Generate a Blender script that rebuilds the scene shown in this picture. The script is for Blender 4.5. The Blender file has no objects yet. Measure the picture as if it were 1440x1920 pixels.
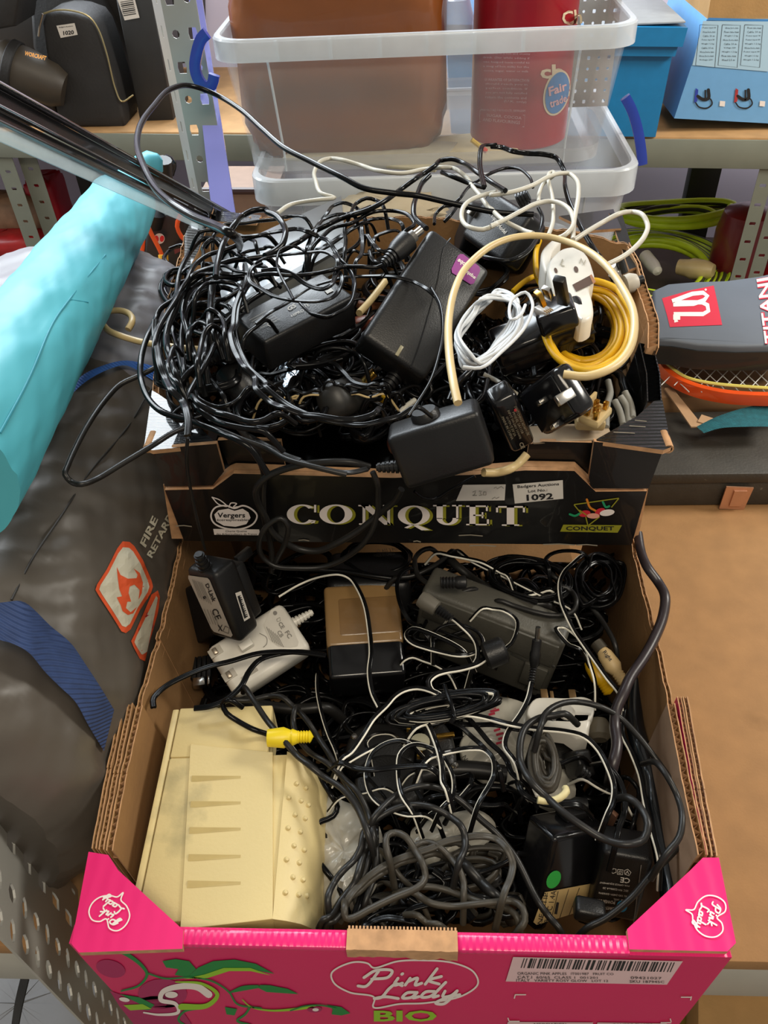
import bpy, bmesh, math, random
import numpy as np
from mathutils import Vector, Matrix
from mathutils.geometry import tessellate_polygon, delaunay_2d_cdt
from mathutils.bvhtree import BVHTree
from mathutils import noise as mnoise
rnd = random.Random(7)
SC = bpy.context.scene
COL = SC.collection
# ---------------------------------------------------------------- camera (1440 x 1920 frame, focal length 1500 px)
FOC = 1500.0
CAMP = Vector((0, 0, .70))
_dn = Vector((95, -1640, -1500)).normalized()          # world down seen in camera axes (right, up, back)
Zc = -_dn
Xc = Vector((1, .0086, .054)); Xc = (Xc - Zc * Xc.dot(Zc)).normalized()
Yc = Zc.cross(Xc)
ROT = Matrix((Xc, Yc, Zc))                               # camera axes -> world
cam = bpy.data.cameras.new('camera'); camo = bpy.data.objects.new('camera', cam); COL.objects.link(camo)
camo.matrix_world = Matrix.Translation(CAMP) @ ROT.to_4x4()
cam.sensor_fit = 'VERTICAL'; cam.sensor_height = 36; cam.lens = FOC / 1920 * 36
cam.clip_start = .02; SC.camera = camo
# ---------------------------------------------------------------- light
w = bpy.data.worlds.new('world'); SC.world = w; w.use_nodes = True
w.node_tree.nodes['Background'].inputs[0].default_value = (.93, .88, .80, 1)
w.node_tree.nodes['Background'].inputs[1].default_value = .32
def area(name, loc, target, sx, sy, power, col):
    l = bpy.data.lights.new(name, 'AREA'); l.shape = 'RECTANGLE'; l.size = sx; l.size_y = sy; l.energy = power; l.color = col
    o = bpy.data.objects.new(name, l); COL.objects.link(o); o.location = loc
    o.rotation_euler = (Vector(target) - Vector(loc)).to_track_quat('-Z', 'Y').to_euler(); return o
area('window_daylight', (-.75, 2.3, 1.75), (-.1, .6, .2), 1.5, 1.1, 85, (.86, .94, 1))
area('left_side_fill', (-1.7, 1.5, 1.25), (-.4, .6, .2), .9, .8, 34, (.88, .95, 1))  # added fill that whitens the roll and left side, no second window
area('rear_right_fill', (1.5, .9, 1.3), (.6, 1.55, -.05), .5, .5, 26, (1, .95, .85))  # added fill brightening the hose and rear wall, no lamp fitting
area('ceiling_tube', (.35, -.65, 2.1), (.1, .5, 0), 1.3, .4, 24, (1, .88, .70))
SC.view_settings.view_transform = 'Standard'; SC.view_settings.look = 'None'
SC.view_settings.exposure = .12; SC.view_settings.gamma = 1; SC.view_settings.use_curve_mapping = False
# ---------------------------------------------------------------- pixel -> place helpers
def ray(px, py):
    return ROT @ Vector(((px - 720) / FOC, (960 - py) / FOC, -1))
def P(px, py, z):
    d = ray(px, py); return CAMP + d * ((z - CAMP.z) / d.z)
def PY(px, py, y):
    d = ray(px, py); return CAMP + d * (y / d.y)
def PX(px, py, x):
    d = ray(px, py); return CAMP + d * (x / d.x)
def PD(px, py, k):
    return CAMP + ray(px, py) * k
def PP(px, py, pl):
    d = ray(px, py); return CAMP + d * ((pl[0] - CAMP).dot(pl[1]) / d.dot(pl[1]))
def px_of(v):
    c = ROT.inverted() @ (v - CAMP); return (720 + FOC * c.x / -c.z, 960 - FOC * c.y / -c.z)
# ---------------------------------------------------------------- materials
MATS = {}
def srgb(h):
    c = [int(h[i:i + 2], 16) / 255 for i in (0, 2, 4)]
    return [(x / 12.92 if x < .04045 else ((x + .055) / 1.055) ** 2.4) for x in c] + [1]
def mat(name, col, rough=.5, metal=0, noise=.06, scale=60, bump=0, bscale=200, spec=.5, alpha=1, coat=0, trans=0, emit=None, wave=None, blot=None):
    if name in MATS: return MATS[name]
    m = bpy.data.materials.new(name); m.use_nodes = True; nt = m.node_tree; b = nt.nodes['Principled BSDF']
    c = srgb(col)
    b.inputs['Roughness'].default_value = rough; b.inputs['Metallic'].default_value = metal
    b.inputs['Specular IOR Level'].default_value = spec; b.inputs['Alpha'].default_value = alpha
    b.inputs['Coat Weight'].default_value = coat; b.inputs['Transmission Weight'].default_value = trans
    tc = nt.nodes.new('ShaderNodeTexCoord')
    if noise:
        n = nt.nodes.new('ShaderNodeTexNoise'); n.inputs['Scale'].default_value = scale; n.inputs['Detail'].default_value = 4
        nt.links.new(tc.outputs['Object'], n.inputs['Vector'])
        r = nt.nodes.new('ShaderNodeValToRGB'); nt.links.new(n.outputs['Fac'], r.inputs['Fac'])
        r.color_ramp.elements[0].position = .3; r.color_ramp.elements[1].position = .7
        r.color_ramp.elements[0].color = [x * (1 - noise) for x in c[:3]] + [1]
        r.color_ramp.elements[1].color = [min(1, x * (1 + noise)) for x in c[:3]] + [1]
        out = r.outputs['Color']
        if blot:
            n2 = nt.nodes.new('ShaderNodeTexNoise'); n2.inputs['Scale'].default_value = blot[1]; n2.inputs['Detail'].default_value = 6
            nt.links.new(tc.outputs['Object'], n2.inputs['Vector'])
            r2 = nt.nodes.new('ShaderNodeValToRGB'); nt.links.new(n2.outputs['Fac'], r2.inputs['Fac'])
            r2.color_ramp.elements[0].position = blot[2]; r2.color_ramp.elements[1].position = blot[2] + .08
            mx = nt.nodes.new('ShaderNodeMix'); mx.data_type = 'RGBA'
            nt.links.new(r2.outputs['Color'], mx.inputs[0]); nt.links.new(out, mx.inputs[6]); mx.inputs[7].default_value = srgb(blot[0])
            out = mx.outputs[2]
        nt.links.new(out, b.inputs['Base Color'])
    else:
        b.inputs['Base Color'].default_value = c
    if bump:
        if wave:
            n = nt.nodes.new('ShaderNodeTexWave'); n.inputs['Scale'].default_value = wave[0]; n.inputs['Distortion'].default_value = wave[2]; n.bands_direction = wave[1]
            n.inputs['Detail Scale'].default_value = 2
            src = n.outputs['Fac']
        else:
            n = nt.nodes.new('ShaderNodeTexNoise'); n.inputs['Scale'].default_value = bscale; n.inputs['Detail'].default_value = 3; src = n.outputs['Fac']
        nt.links.new(tc.outputs['Object'], n.inputs['Vector'])
        bp = nt.nodes.new('ShaderNodeBump'); bp.inputs['Strength'].default_value = bump; bp.inputs['Distance'].default_value = .002
        nt.links.new(src, bp.inputs['Height']); nt.links.new(bp.outputs['Normal'], b.inputs['Normal'])
    MATS[name] = m; return m
M_BLK = mat('black_plastic', '161617', .38, spec=.42, bump=.12, bscale=900, noise=.15, scale=40)
M_BLKG = mat('black_gloss', '121214', .16, noise=.1)
M_CAB = mat('black_pvc', '0b0b0c', .22, spec=.2, noise=.15, scale=80)
M_CABG = mat('grey_black_pvc', '1c1b1a', .38, spec=.35, noise=.15, scale=50)
M_CABB = mat('brown_grey_pvc', '3a362f', .45, spec=.35, noise=.15, scale=50)
M_WST = mat('white_stripe', 'e4e0d2', .4)
M_WPL = mat('white_plastic', 'd6d2c8', .35, noise=.03)
M_WCAB = mat('white_pvc', 'b3afa2', .4, noise=.04)
M_CREAM = mat('cream_pvc', 'bfa878', .4, noise=.08, scale=30)
M_YEL = mat('yellow_pvc', 'd9a912', .4, noise=.06)
M_GOLD = mat('brass', 'c79a45', .25, metal=1)
M_SIL = mat('silver', 'c8c4bd', .22, metal=1)
M_PRW = mat('print_white', 'cfcac2', .6, noise=0)
M_PRG = mat('print_grey', '77736c', .6, noise=0)
M_PRK = mat('print_black', '17171a', .6, noise=0)
M_LAB = mat('label_silver', 'a19a90', .45, noise=.04)
M_KRAFT = mat('kraft_card', 'a5804f', .8, noise=.1, scale=25, bump=.2, bscale=300)
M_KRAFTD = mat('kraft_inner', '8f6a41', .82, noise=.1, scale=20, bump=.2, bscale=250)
M_EDGE = mat('card_edge', 'b48a63', .85, noise=.2, scale=120)
# ---------------------------------------------------------------- object helpers
def base_of(o):
    v = Vector((0, 0, 0))
    while o is not None: v += o.location; o = o.parent
    return v
def tag(o, label=None, cat=None, group=None, kind=None):
    if label: o['label'] = label
    if cat: o['category'] = cat
    if group: o['group'] = group
    if kind: o['kind'] = kind
    return o
def thing(name, label, cat, loc, group=None):
    o = bpy.data.objects.new(name, None); COL.objects.link(o); o.location = loc; o.empty_display_size = .02
    return tag(o, label, cat, group)
def mk(name, V, F, mats, parent=None, mi=None, smooth=38, label=None, cat=None, group=None, kind=None):
    me = bpy.data.meshes.new(name)
    if parent is None:
        a = np.array([tuple(v) for v in V]); org = Vector((a[:, 0].mean(), a[:, 1].mean(), a[:, 2].min()))
    else: org = base_of(parent)
    me.from_pydata([tuple(Vector(v) - org) for v in V], [], F)
    if not isinstance(mats, (list, tuple)): mats = [mats]
    for m in mats: me.materials.append(m)
    if mi: me.polygons.foreach_set('material_index', mi)
    if smooth:
        me.polygons.foreach_set('use_smooth', [True] * len(F)); me.update()
        me.set_sharp_from_angle(angle=math.radians(smooth))
    me.validate(); me.update()
    o = bpy.data.objects.new(name, me); COL.objects.link(o)
    if parent is None: o.location = org
    else: o.parent = parent
    return tag(o, label, cat, group, kind)
_boxc = {}
class MB:
    def __init__(s): s.V = []; s.F = []; s.M = []
    def add(s, V, F, mi=0, fr=None):
        k = len(s.V); s.V += [(fr @ Vector(v)) if fr is not None else Vector(v) for v in V]
        s.F += [tuple(i + k for i in f) for f in F]; s.M += ([mi] * len(F) if isinstance(mi, int) else list(mi)); return s
    def box(s, fr, x0, x1, y0, y1, z0, z1, bev=0, mi=0, seg=2):
        key = (round(x1 - x0, 5), round(y1 - y0, 5), round(z1 - z0, 5), bev, seg)
        if key not in _boxc:
            bm = bmesh.new(); bmesh.ops.create_cube(bm, size=1)
            bmesh.ops.scale(bm, vec=(x1 - x0, y1 - y0, z1 - z0), verts=bm.verts)
            if bev: bmesh.ops.bevel(bm, geom=bm.edges[:] , offset=min(bev, .49 * min(abs(x1 - x0), abs(y1 - y0), abs(z1 - z0))), segments=seg, profile=.5, affect='EDGES')
            bm.verts.index_update()
            _boxc[key] = ([v.co.copy() for v in bm.verts], [tuple(v.index for v in f.verts) for f in bm.faces]); bm.free()
        V, F = _boxc[key]; c = Vector(((x0 + x1) / 2, (y0 + y1) / 2, (z0 + z1) / 2))
        return s.add([v + c for v in V], F, mi, fr)
    def sweep(s, pts, prof, mi=0, closed=False, cap=True, rs=None, up=Vector((0, 0, 1))):
        n = len(pts); m = len(prof); pts = [Vector(p) for p in pts]
        T = []
        for i in range(n):
            a = pts[(i - 1) % n] if (closed or i > 0) else pts[0]; b = pts[(i + 1) % n] if (closed or i < n - 1) else pts[-1]
            t = b - a; T.append(t.normalized() if t.length > 1e-9 else (T[-1] if T else Vector((1, 0, 0))))
        N = T[0].cross(up)
        if N.length < .1: N = T[0].cross(Vector((1, 0, 0)))
        N.normalize(); V = []
        for i in range(n):
            N = (N - T[i] * N.dot(T[i])); N.normalize(); B = N.cross(T[i]); k = rs[i] if rs else 1
            V += [pts[i] + (N * u + B * v) * k for u, v in prof]
        F = []; MI = []
        for i in range(n if closed else n - 1):
            j = (i + 1) % n
            for q in range(m):
                r = (q + 1) % m
                F.append((i * m + q, i * m + r, j * m + r, j * m + q)); MI.append(mi[q] if isinstance(mi, (list, tuple)) else mi)
        if cap and not closed:
            F.append(tuple(range(m - 1, -1, -1))); F.append(tuple((n - 1) * m + q for q in range(m))); c = mi[0] if isinstance(mi, (list, tuple)) else mi; MI += [c, c]
        return s.add(V, F, MI)
    def tube(s, pts, r, n=8, mi=0, closed=False, rs=None):
        return s.sweep(pts, [(math.cos(2 * math.pi * q / n) * r, math.sin(2 * math.pi * q / n) * r) for q in range(n)], mi, closed, rs=rs)
    def prism(s, poly, z0, z1, fr=None, mi=0, bev=0, side=None):
        n = len(poly); tri = tessellate_polygon([[Vector((p[0], p[1], 0)) for p in poly]])
        ar = sum(poly[i][0] * poly[(i + 1) % n][1] - poly[(i + 1) % n][0] * poly[i][1] for i in range(n))
        if ar < 0: poly = poly[::-1]; tri = tessellate_polygon([[Vector((p[0], p[1], 0)) for p in poly]])
        if bev:
            q = []
            for i in range(n):
                a, b, c = Vector(poly[i - 1]), Vector(poly[i]), Vector(poly[(i + 1) % n])
                d1 = (b - a).normalized(); d2 = (c - b).normalized(); nn = Vector((-d1.y - d2.y, d1.x + d2.x))
                nn = nn.normalized() * bev if nn.length > 1e-6 else nn
                q.append(tuple(b + nn))
            rings = [(poly, z0), (poly, z1 - bev), ([tuple((Vector(a) * .3 + Vector(b) * .7)) for a, b in zip(q, poly)], z1 - bev * .3), (q, z1)]
        else: rings = [(poly, z0), (poly, z1)]
        V = []; F = []; MI = []
        for pl, z in rings: V += [(p[0], p[1], z) for p in pl]
        for k in range(len(rings) - 1):
            for i in range(n):
                j = (i + 1) % n; F.append((k * n + i, k * n + j, (k + 1) * n + j, (k + 1) * n + i)); MI.append(mi if side is None else side)
        L = (len(rings) - 1) * n
        for t in tri:
            t = tuple(t); a = [poly[i] for i in t]
            o = (a[1][0] - a[0][0]) * (a[2][1] - a[0][1]) - (a[2][0] - a[0][0]) * (a[1][1] - a[0][1])
            if o < 0: t = t[::-1]
            F.append(tuple(L + i for i in t)); F.append(t[::-1]); MI += [mi, mi]
        return s.add(V, F, MI, fr)
    def lathe(s, prof, fr=None, n=20, mi=0):
        V = []; F = []; m = len(prof)
        for k in range(n):
            a = 2 * math.pi * k / n; V += [(r * math.cos(a), r * math.sin(a), z) for r, z in prof]
        MI = []
        for k in range(n):
            j = (k + 1) % n
            for i in range(m - 1): F.append((k * m + i, j * m + i, j * m + i + 1, k * m + i + 1)); MI.append(mi[i] if isinstance(mi, (list, tuple)) else mi)
        if prof[0][0] > 1e-6: F.append(tuple(k * m for k in range(n))[::-1]); MI.append(MI[0])
        if prof[-1][0] > 1e-6: F.append(tuple(k * m + m - 1 for k in range(n))); MI.append(MI[m - 2])
        return s.add(V, F, MI, fr)
    def ngon(s, pts, th, mi=0, side=None, up=None):
        """flat polygon of world points given a thickness along its normal (downwards / away)"""
        pts = [Vector(p) for p in pts]
        nrm = Vector((0, 0, 0))
        for i in range(len(pts)):
            nrm += (pts[i] - pts[0]).cross(pts[(i + 1) % len(pts)] - pts[0])
        nrm.normalize(); ref = up or (CAMP - pts[0])
        if nrm.dot(ref) < 0: nrm = -nrm; pts = pts[::-1]
        ex = (pts[1] - pts[0]).normalized(); ey = nrm.cross(ex)
        fr = Matrix((ex, ey, nrm)).transposed().to_4x4(); fr.translation = pts[0]
        q = [((p - pts[0]).dot(ex), (p - pts[0]).dot(ey)) for p in pts]
        return s.prism(q, -th, 0, fr, mi, side=side)
    def make(s, name, mats, parent=None, **k):
        return mk(name, s.V, s.F, mats, parent, mi=s.M, **k)
# pose of a box from the places of its corners
SG = dict(A=(-1, -1, 1), B=(1, -1, 1), C=(1, 1, 1), D=(-1, 1, 1), E=(-1, -1, -1), F=(1, -1, -1), G=(1, 1, -1), H=(-1, 1, -1))
RN = np.array(ROT)   # camera -> world
def rodr(w):
    t = np.linalg.norm(w)
    if t < 1e-9: return np.eye(3)
    k = w / t; K = np.array([[0, -k[2], k[1]], [k[2], 0, -k[0]], [-k[1], k[0], 0]])
    return np.eye(3) + math.sin(t) * K + (1 - math.cos(t)) * K @ K
def pose(dims, cor, z0, wz=900, wd=45):
    names = list(cor); S = np.array([SG[k] for k in names], float); T = np.array([cor[k] for k in names], float)
    dims = np.array(dims); cx, cy = T.mean(0); c0 = np.array(P(cx, cy, z0)); rg = np.random.RandomState(1)
    def res(p, R0):
        R = rodr(p[:3]) @ R0; d = dims * np.exp(p[6:9]) / 2
        W = (S * d) @ R.T + p[3:6]; c = (W - np.array(CAMP)) @ RN
        u = 720 + FOC * c[:, 0] / -c[:, 2]; v = 960 - FOC * c[:, 1] / -c[:, 2]
        return np.concatenate([u - T[:, 0], v - T[:, 1], wd * p[6:9], [wz * (p[5] - z0)]])
    best = None
    for t in range(14):
        R0 = np.array(Matrix.Rotation(rg.uniform(-3.1, 3.1), 3, 'Z') @ Matrix.Rotation(rg.uniform(-.9, .9), 3, 'X') @ Matrix.Rotation(rg.uniform(-.9, .9), 3, 'Y'))
        p = np.concatenate([[0, 0, 0], c0, [0, 0, 0]]); lam = 1e-2; r = res(p, R0); e = r @ r
        for it in range(26):
            J = np.stack([(res(p + h, R0) - r) / 1e-5 for h in np.eye(9) * 1e-5], 1)
            A = J.T @ J; dp = -np.linalg.solve(A + lam * np.diag(np.diag(A) + 1e-9), J.T @ r)
            r2 = res(p + dp, R0); e2 = r2 @ r2
            if e2 < e: p = p + dp; r = r2; lam *= .3; done = e - e2 < 1e-3; e = e2
            else: lam *= 8; done = lam > 1e8
            if done: break
        if best is None or e < best[0]: best = (e, p, rodr(p[:3]) @ R0)
    e, p, R = best; M = Matrix(R.tolist()).to_4x4(); M.translation = Vector(p[3:6])
    return M, [float(x) for x in dims * np.exp(p[6:9])], e
def flat(A, B, D, z=.1, zs=None):
    """frame from three pixels: origin A, x towards B, y towards D (made square), z up out of the face"""
    zs = zs or (z, z, z); a, b, d = P(A[0], A[1], zs[0]), P(B[0], B[1], zs[1]), P(D[0], D[1], zs[2])
    ex = b - a; lx = ex.length; ex.normalize(); ey = d - a; ez = ex.cross(ey).normalized(); ey2 = ez.cross(ex); ly = ey.dot(ey2)
    M = Matrix((ex, ey2, ez)).transposed().to_4x4(); M.translation = a; return M, lx, ly
def look_frame(a, b):
    """frame at a with z along a->b"""
    z = (b - a).normalized(); x = z.cross(Vector((0, 0, 1)))
    if x.length < .05: x = Vector((1, 0, 0))
    x.normalize(); y = z.cross(x); M = Matrix((x, y, z)).transposed().to_4x4(); M.translation = a; return M, (b - a).length
def top_plane(M, dz): return (M @ Vector((0, 0, dz)), (M.to_3x3() @ Vector((0, 0, 1))).normalized())
# ---------------------------------------------------------------- print on surfaces
_txt = {}
def text_mesh(s, bold=0, res=2):
    k = (s, bold, res)
    if k not in _txt:
        c = bpy.data.curves.new('t', 'FONT'); c.body = s; c.size = 1; c.resolution_u = res; c.offset = bold; c.align_x = 'CENTER'; c.align_y = 'CENTER'
        o = bpy.data.objects.new('t', c); me = o.to_mesh()
        V = [(v.co.x, v.co.y) for v in me.vertices]; F = [tuple(p.vertices) for p in me.polygons]
        o.to_mesh_clear(); bpy.data.objects.remove(o); bpy.data.curves.remove(c)
        if V:
            xs = [v[0] for v in V]; ys = [v[1] for v in V]; mx, my = (min(xs) + max(xs)) / 2, (min(ys) + max(ys)) / 2
            w_, h_ = max(xs) - min(xs), max(ys) - min(ys); V = [((x - mx) / w_, (y - my) / h_) for x, y in V]
        _txt[k] = (V, F)
    return _txt[k]
def quadmap(q):
    """bilinear map: unit square (-.5..+.5, y up) on four corner places tl, tr, br, bl"""
    tl, tr, br, bl = [Vector(v) for v in q]
    return lambda x, y: (bl * (.5 - x) + br * (.5 + x)) * (.5 - y) + (tl * (.5 - x) + tr * (.5 + x)) * (.5 + y)
def rect(cx, cy, w_, h_, ang=0):
    a = math.radians(ang); u = Vector((math.cos(a), -math.sin(a))); v = Vector((-math.sin(a), -math.cos(a)))
    c = Vector((cx, cy)); return [c - u * w_ / 2 + v * h_ / 2, c + u * w_ / 2 + v * h_ / 2, c + u * w_ / 2 - v * h_ / 2, c - u * w_ / 2 - v * h_ / 2]
class Print:
    """flat print: shapes laid out over a face, dropped on a plane or on a mesh"""
    def __init__(s, surf, off=.0004): s.surf = surf; s.off = off; s.V = []; s.F = []; s.M = []
    def put(s, x, y, k=0):
        if isinstance(s.surf, BVHTree):
            d = ray(x, y).normalized(); h = s.surf.ray_cast(CAMP, d)
            if h[0] is None: return CAMP + d * 1.0
            return h[0] - d * (s.off + k * .0002)
        p = PP(x, y, s.surf); n = s.surf[1]
        if n.dot(CAMP - p) < 0: n = -n
        return p + n * (s.off + k * .0002)
    def text(s, t, q, mi=0, bold=0, k=1, res=2):
        V, F = text_mesh(t, bold, res); f = quadmap(q); b = len(s.V)
        s.V += [s.put(*f(x, y), k) for x, y in V]; s.F += [tuple(i + b for i in g) for g in F]; s.M += [mi] * len(F); return s
    def poly(s, pts, mi=0, k=0):
        if isinstance(s.surf, BVHTree) and max(p[0] for p in pts) - min(p[0] for p in pts) > 14:
            B = []
            for i, p in enumerate(pts):
                q = pts[(i + 1) % len(pts)]; m = max(1, int(math.hypot(q[0] - p[0], q[1] - p[1]) / 5)); B += [(p[0] + (q[0] - p[0]) * j / m, p[1] + (q[1] - p[1]) * j / m) for j in range(m)]
            nb = len(B); xs = [p[0] for p in B]; ys = [p[1] for p in B]
            I = [(x + .37, y + .41) for x in range(int(min(xs)), int(max(xs)) + 1, 6) for y in range(int(min(ys)), int(max(ys)) + 1, 6)]
            r = delaunay_2d_cdt([Vector(p) for p in B + I], [(i, (i + 1) % nb) for i in range(nb)], [], 1, 1e-4); b = len(s.V)
            s.V += [s.put(v.x, v.y, k * 3) for v in r[0]]; s.F += [tuple(i + b for i in f) for f in r[2]]; s.M += [mi] * len(r[2]); return s
        tri = tessellate_polygon([[Vector((p[0], p[1], 0)) for p in pts]]); b = len(s.V)
        s.V += [s.put(p[0], p[1], k) for p in pts]; s.F += [tuple(i + b for i in t) for t in tri]; s.M += [mi] * len(tri); return s
    def grid(s, q, nx, ny, mi=0, k=0):
        f = quadmap(q); b = len(s.V)
        for j in range(ny + 1):
            for i in range(nx + 1): s.V.append(s.put(*f(i / nx - .5, j / ny - .5), k))
        for j in range(ny):
            for i in range(nx):
                a = b + j * (nx + 1) + i; s.F.append((a, a + 1, a + nx + 2, a + nx + 1)); s.M.append(mi)
        return s
    def line(s, pts, w_, mi=0, k=1, closed=False, smooth=0, ws=None):
        s.n_ = getattr(s, 'n_', 0) + 1; k = k + (s.n_ % 4) * .5
        if smooth: 
            pts = spline([Vector((p[0], p[1], 0)) for p in pts], smooth, closed)
        P2 = [Vector((p[0], p[1])) for p in pts]; n = len(P2)
        wd = lambda i: (w_ if ws is None else w_ * (ws[0] + (ws[1] - ws[0]) * i / max(1, n - 1))) / 2
        if not smooth:
            b = len(s.V)
            for i in range(n):
                a = P2[(i - 1) % n] if closed or i else P2[0]; c = P2[(i + 1) % n] if closed or i < n - 1 else P2[-1]
                t = (c - a); t = t.normalized() if t.length > 0 else Vector((1, 0)); nn = Vector((-t.y, t.x)) * wd(i)
                s.V += [s.put(*(P2[i] + nn), k), s.put(*(P2[i] - nn), k)]
            for i in range(n if closed else n - 1):
                j = (i + 1) % n; s.F.append((b + 2 * i, b + 2 * i + 1, b + 2 * j + 1, b + 2 * j)); s.M.append(mi)
            return s
        vs = []; fs = []
        for i in range(n if closed else n - 1):
            j = (i + 1) % n; t = P2[j] - P2[i]
            if t.length < .05: continue
            nn = Vector((-t.y, t.x)).normalized(); b = len(vs)
            vs += [P2[i] - nn * wd(i), P2[j] - nn * wd(j), P2[j] + nn * wd(j), P2[i] + nn * wd(i)]; fs.append([b, b + 1, b + 2, b + 3])
        for i in range(n):
            r = wd(i) * .98; b = len(vs)
            if r > .2: vs += [Vector((P2[i].x + r * math.cos(a), P2[i].y + r * math.sin(a))) for a in [math.pi / 4 * q + .1 for q in range(8)]]; fs.append(list(range(b, b + 8)))
        r = delaunay_2d_cdt(vs, [], fs, 0, 1e-3); b = len(s.V)
        T = [f for f, o in zip(r[2], r[5]) if len(o)]
        s.V += [s.put(v.x, v.y, k) for v in r[0]]; s.F += [tuple(i + b for i in f) for f in T]; s.M += [mi] * len(T)
        return s
    def disc(s, cx, cy, rx, ry=None, ang=0, mi=0, k=0, n=20):
        ry = ry or rx; a = math.radians(ang)
        return s.poly([(cx + rx * math.cos(t) * math.cos(a) + ry * math.sin(t) * math.sin(a), cy - rx * math.cos(t) * math.sin(a) + ry * math.sin(t) * math.cos(a)) for t in [2 * math.pi * i / n for i in range(n)]], mi, k)
    def bars(s, q, n, mi=0, seed=1, k=1):
        f = quadmap(q); r = random.Random(seed); x = -.5
        ws = [r.choice((1, 1, 2, 3)) for _ in range(2 * n)]; t = sum(ws)
        for i, w_ in enumerate(ws):
            d = w_ / t
            if i % 2 == 0: s.poly([tuple(f(x, -.5)), tuple(f(x + d, -.5)), tuple(f(x + d, .5)), tuple(f(x, .5))], mi, k)
            x += d
        return s
    def make(s, name, mats, parent, **kw):
        return mk(name, s.V, s.F, mats, parent, mi=s.M, smooth=0, **kw)
def spline(pts, step=.005, closed=False, k=None):
    pts = [Vector(p) for p in pts]; n = len(pts); out = []
    if n < 3 and not closed:
        m = max(2, int((pts[1] - pts[0]).length / step)); return [pts[0].lerp(pts[1], i / m) for i in range(m + 1)]
    for i in range(n if closed else n - 1):
        p1, p2 = pts[i], pts[(i + 1) % n]
        p0 = pts[(i - 1) % n] if (closed or i) else p1 * 2 - p2
        p3 = pts[(i + 2) % n] if (closed or i < n - 2) else p2 * 2 - p1
        m = max(1, int(math.ceil((p2 - p1).length / step)))
        d0 = max((p1 - p0).length, 1e-6) ** .5; d1 = max((p2 - p1).length, 1e-6) ** .5; d2 = max((p3 - p2).length, 1e-6) ** .5
        m1 = ((p1 - p0) / d0 - (p2 - p0) / (d0 + d1) + (p2 - p1) / d1) * d1; m2 = ((p2 - p1) / d1 - (p3 - p1) / (d1 + d2) + (p3 - p2) / d2) * d1
        for j in range(m):
            t = j / m; t2 = t * t; t3 = t2 * t
            out.append(p1 * (2 * t3 - 3 * t2 + 1) + m1 * (t3 - 2 * t2 + t) + p2 * (3 * t2 - 2 * t3) + m2 * (t3 - t2))
    if not closed: out.append(pts[-1])
    return out
def circ(r, n=8): return [(math.cos(2 * math.pi * q / n) * r, math.sin(2 * math.pi * q / n) * r) for q in range(n)]
def cable(pts, z, r, m=M_CAB, o=None, tw=0, ms=None, name='cable', label=None, cat='cable', group=None, parent=None, closed=False, step=.005, tuck=0, wob=.002, y=None, ymin=None):
    """pts in picture places (optionally crop origin and scale o), z one height or one per point"""
    n = len(pts); W = []; yq = y
    for i, p in enumerate(pts):
        x, y = p[0], p[1]
        if o: x, y = o[0] + x / o[2], o[1] + y / o[2]
        zz = p[2] if len(p) > 2 else (z if not isinstance(z, (list, tuple)) else z[0] + (z[1] - z[0]) * i / (n - 1))
        if yq is not None: W.append(PY(x, y, yq - .0015 * math.sin(i * 1.7))); continue
        W.append(P(x, y, zz + (wob * math.sin(i * 2.1 + x * .05) if len(p) < 3 else 0)))
    if tuck and not closed:
        d = (W[0] - W[1]).normalized() * .012; W.insert(0, W[0] + d + Vector((0, 0, -tuck)))
        d = (W[-1] - W[-2]).normalized() * .012; W.append(W[-1] + d + Vector((0, 0, -tuck)))
    if ymin: W = [Vector((v.x, max(v.y, ymin), v.z)) for v in W]
    S = spline(W, step if not tw else step * .8, closed); b = MB()
    if tw:
        r *= .76
        prof = []; mi = []
        for c_, sg in ((-1, -1), (1, 1)):
            for q in range(7):
                a = math.radians(-130 + 260 * q / 6) if sg > 0 else math.radians(50 + 260 * q / 6)
                prof.append((c_ * r * .9 + r * math.cos(a), r * math.sin(a)))
        prof = prof[7:] + prof[:7]
        mi = [0] * 14
        if ms:
            for q in (1, 2, 3, 4): mi[q] = 1
        b.sweep(S, prof, mi, closed)
    else: b.tube(S, r, 8, closed=closed)
    return b.make(name, [m, ms] if ms else m, parent, label=label, cat=None if parent else cat, group=group, smooth=75)
def coil(c, z, rx, ry, ang, turns, r, m, jit=.12, label=None, group=None, name='coiled_cable', cat='cable', seed=0, tw=0, ms=None, spread=0, rise=.004, parent=None, step=.006):
    rr = random.Random(seed); pts = []; n = int(turns * 10); a = math.radians(ang); ph = rr.uniform(0, 6)
    for i in range(n + 1):
        t = 2 * math.pi * i / 10 + ph; k = (1 + jit * math.sin(i * .61 + seed) + rr.uniform(-jit, jit) * .35) * (1 - spread * abs(((i / 10 * .618) % 1)))
        x = rx * k * math.cos(t); y = ry * k * math.sin(t)
        pts.append((c[0] + x * math.cos(a) + y * math.sin(a) + rr.uniform(-1, 1) * rx * jit * .3, c[1] - x * math.sin(a) + y * math.cos(a), z + rise * math.sin(i * .37 + seed) + rr.uniform(-.001, .001)))
    return cable(pts, z, r, m, tw=tw, ms=ms, name=name, label=label, cat=cat, group=group, parent=parent, step=step)
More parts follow.
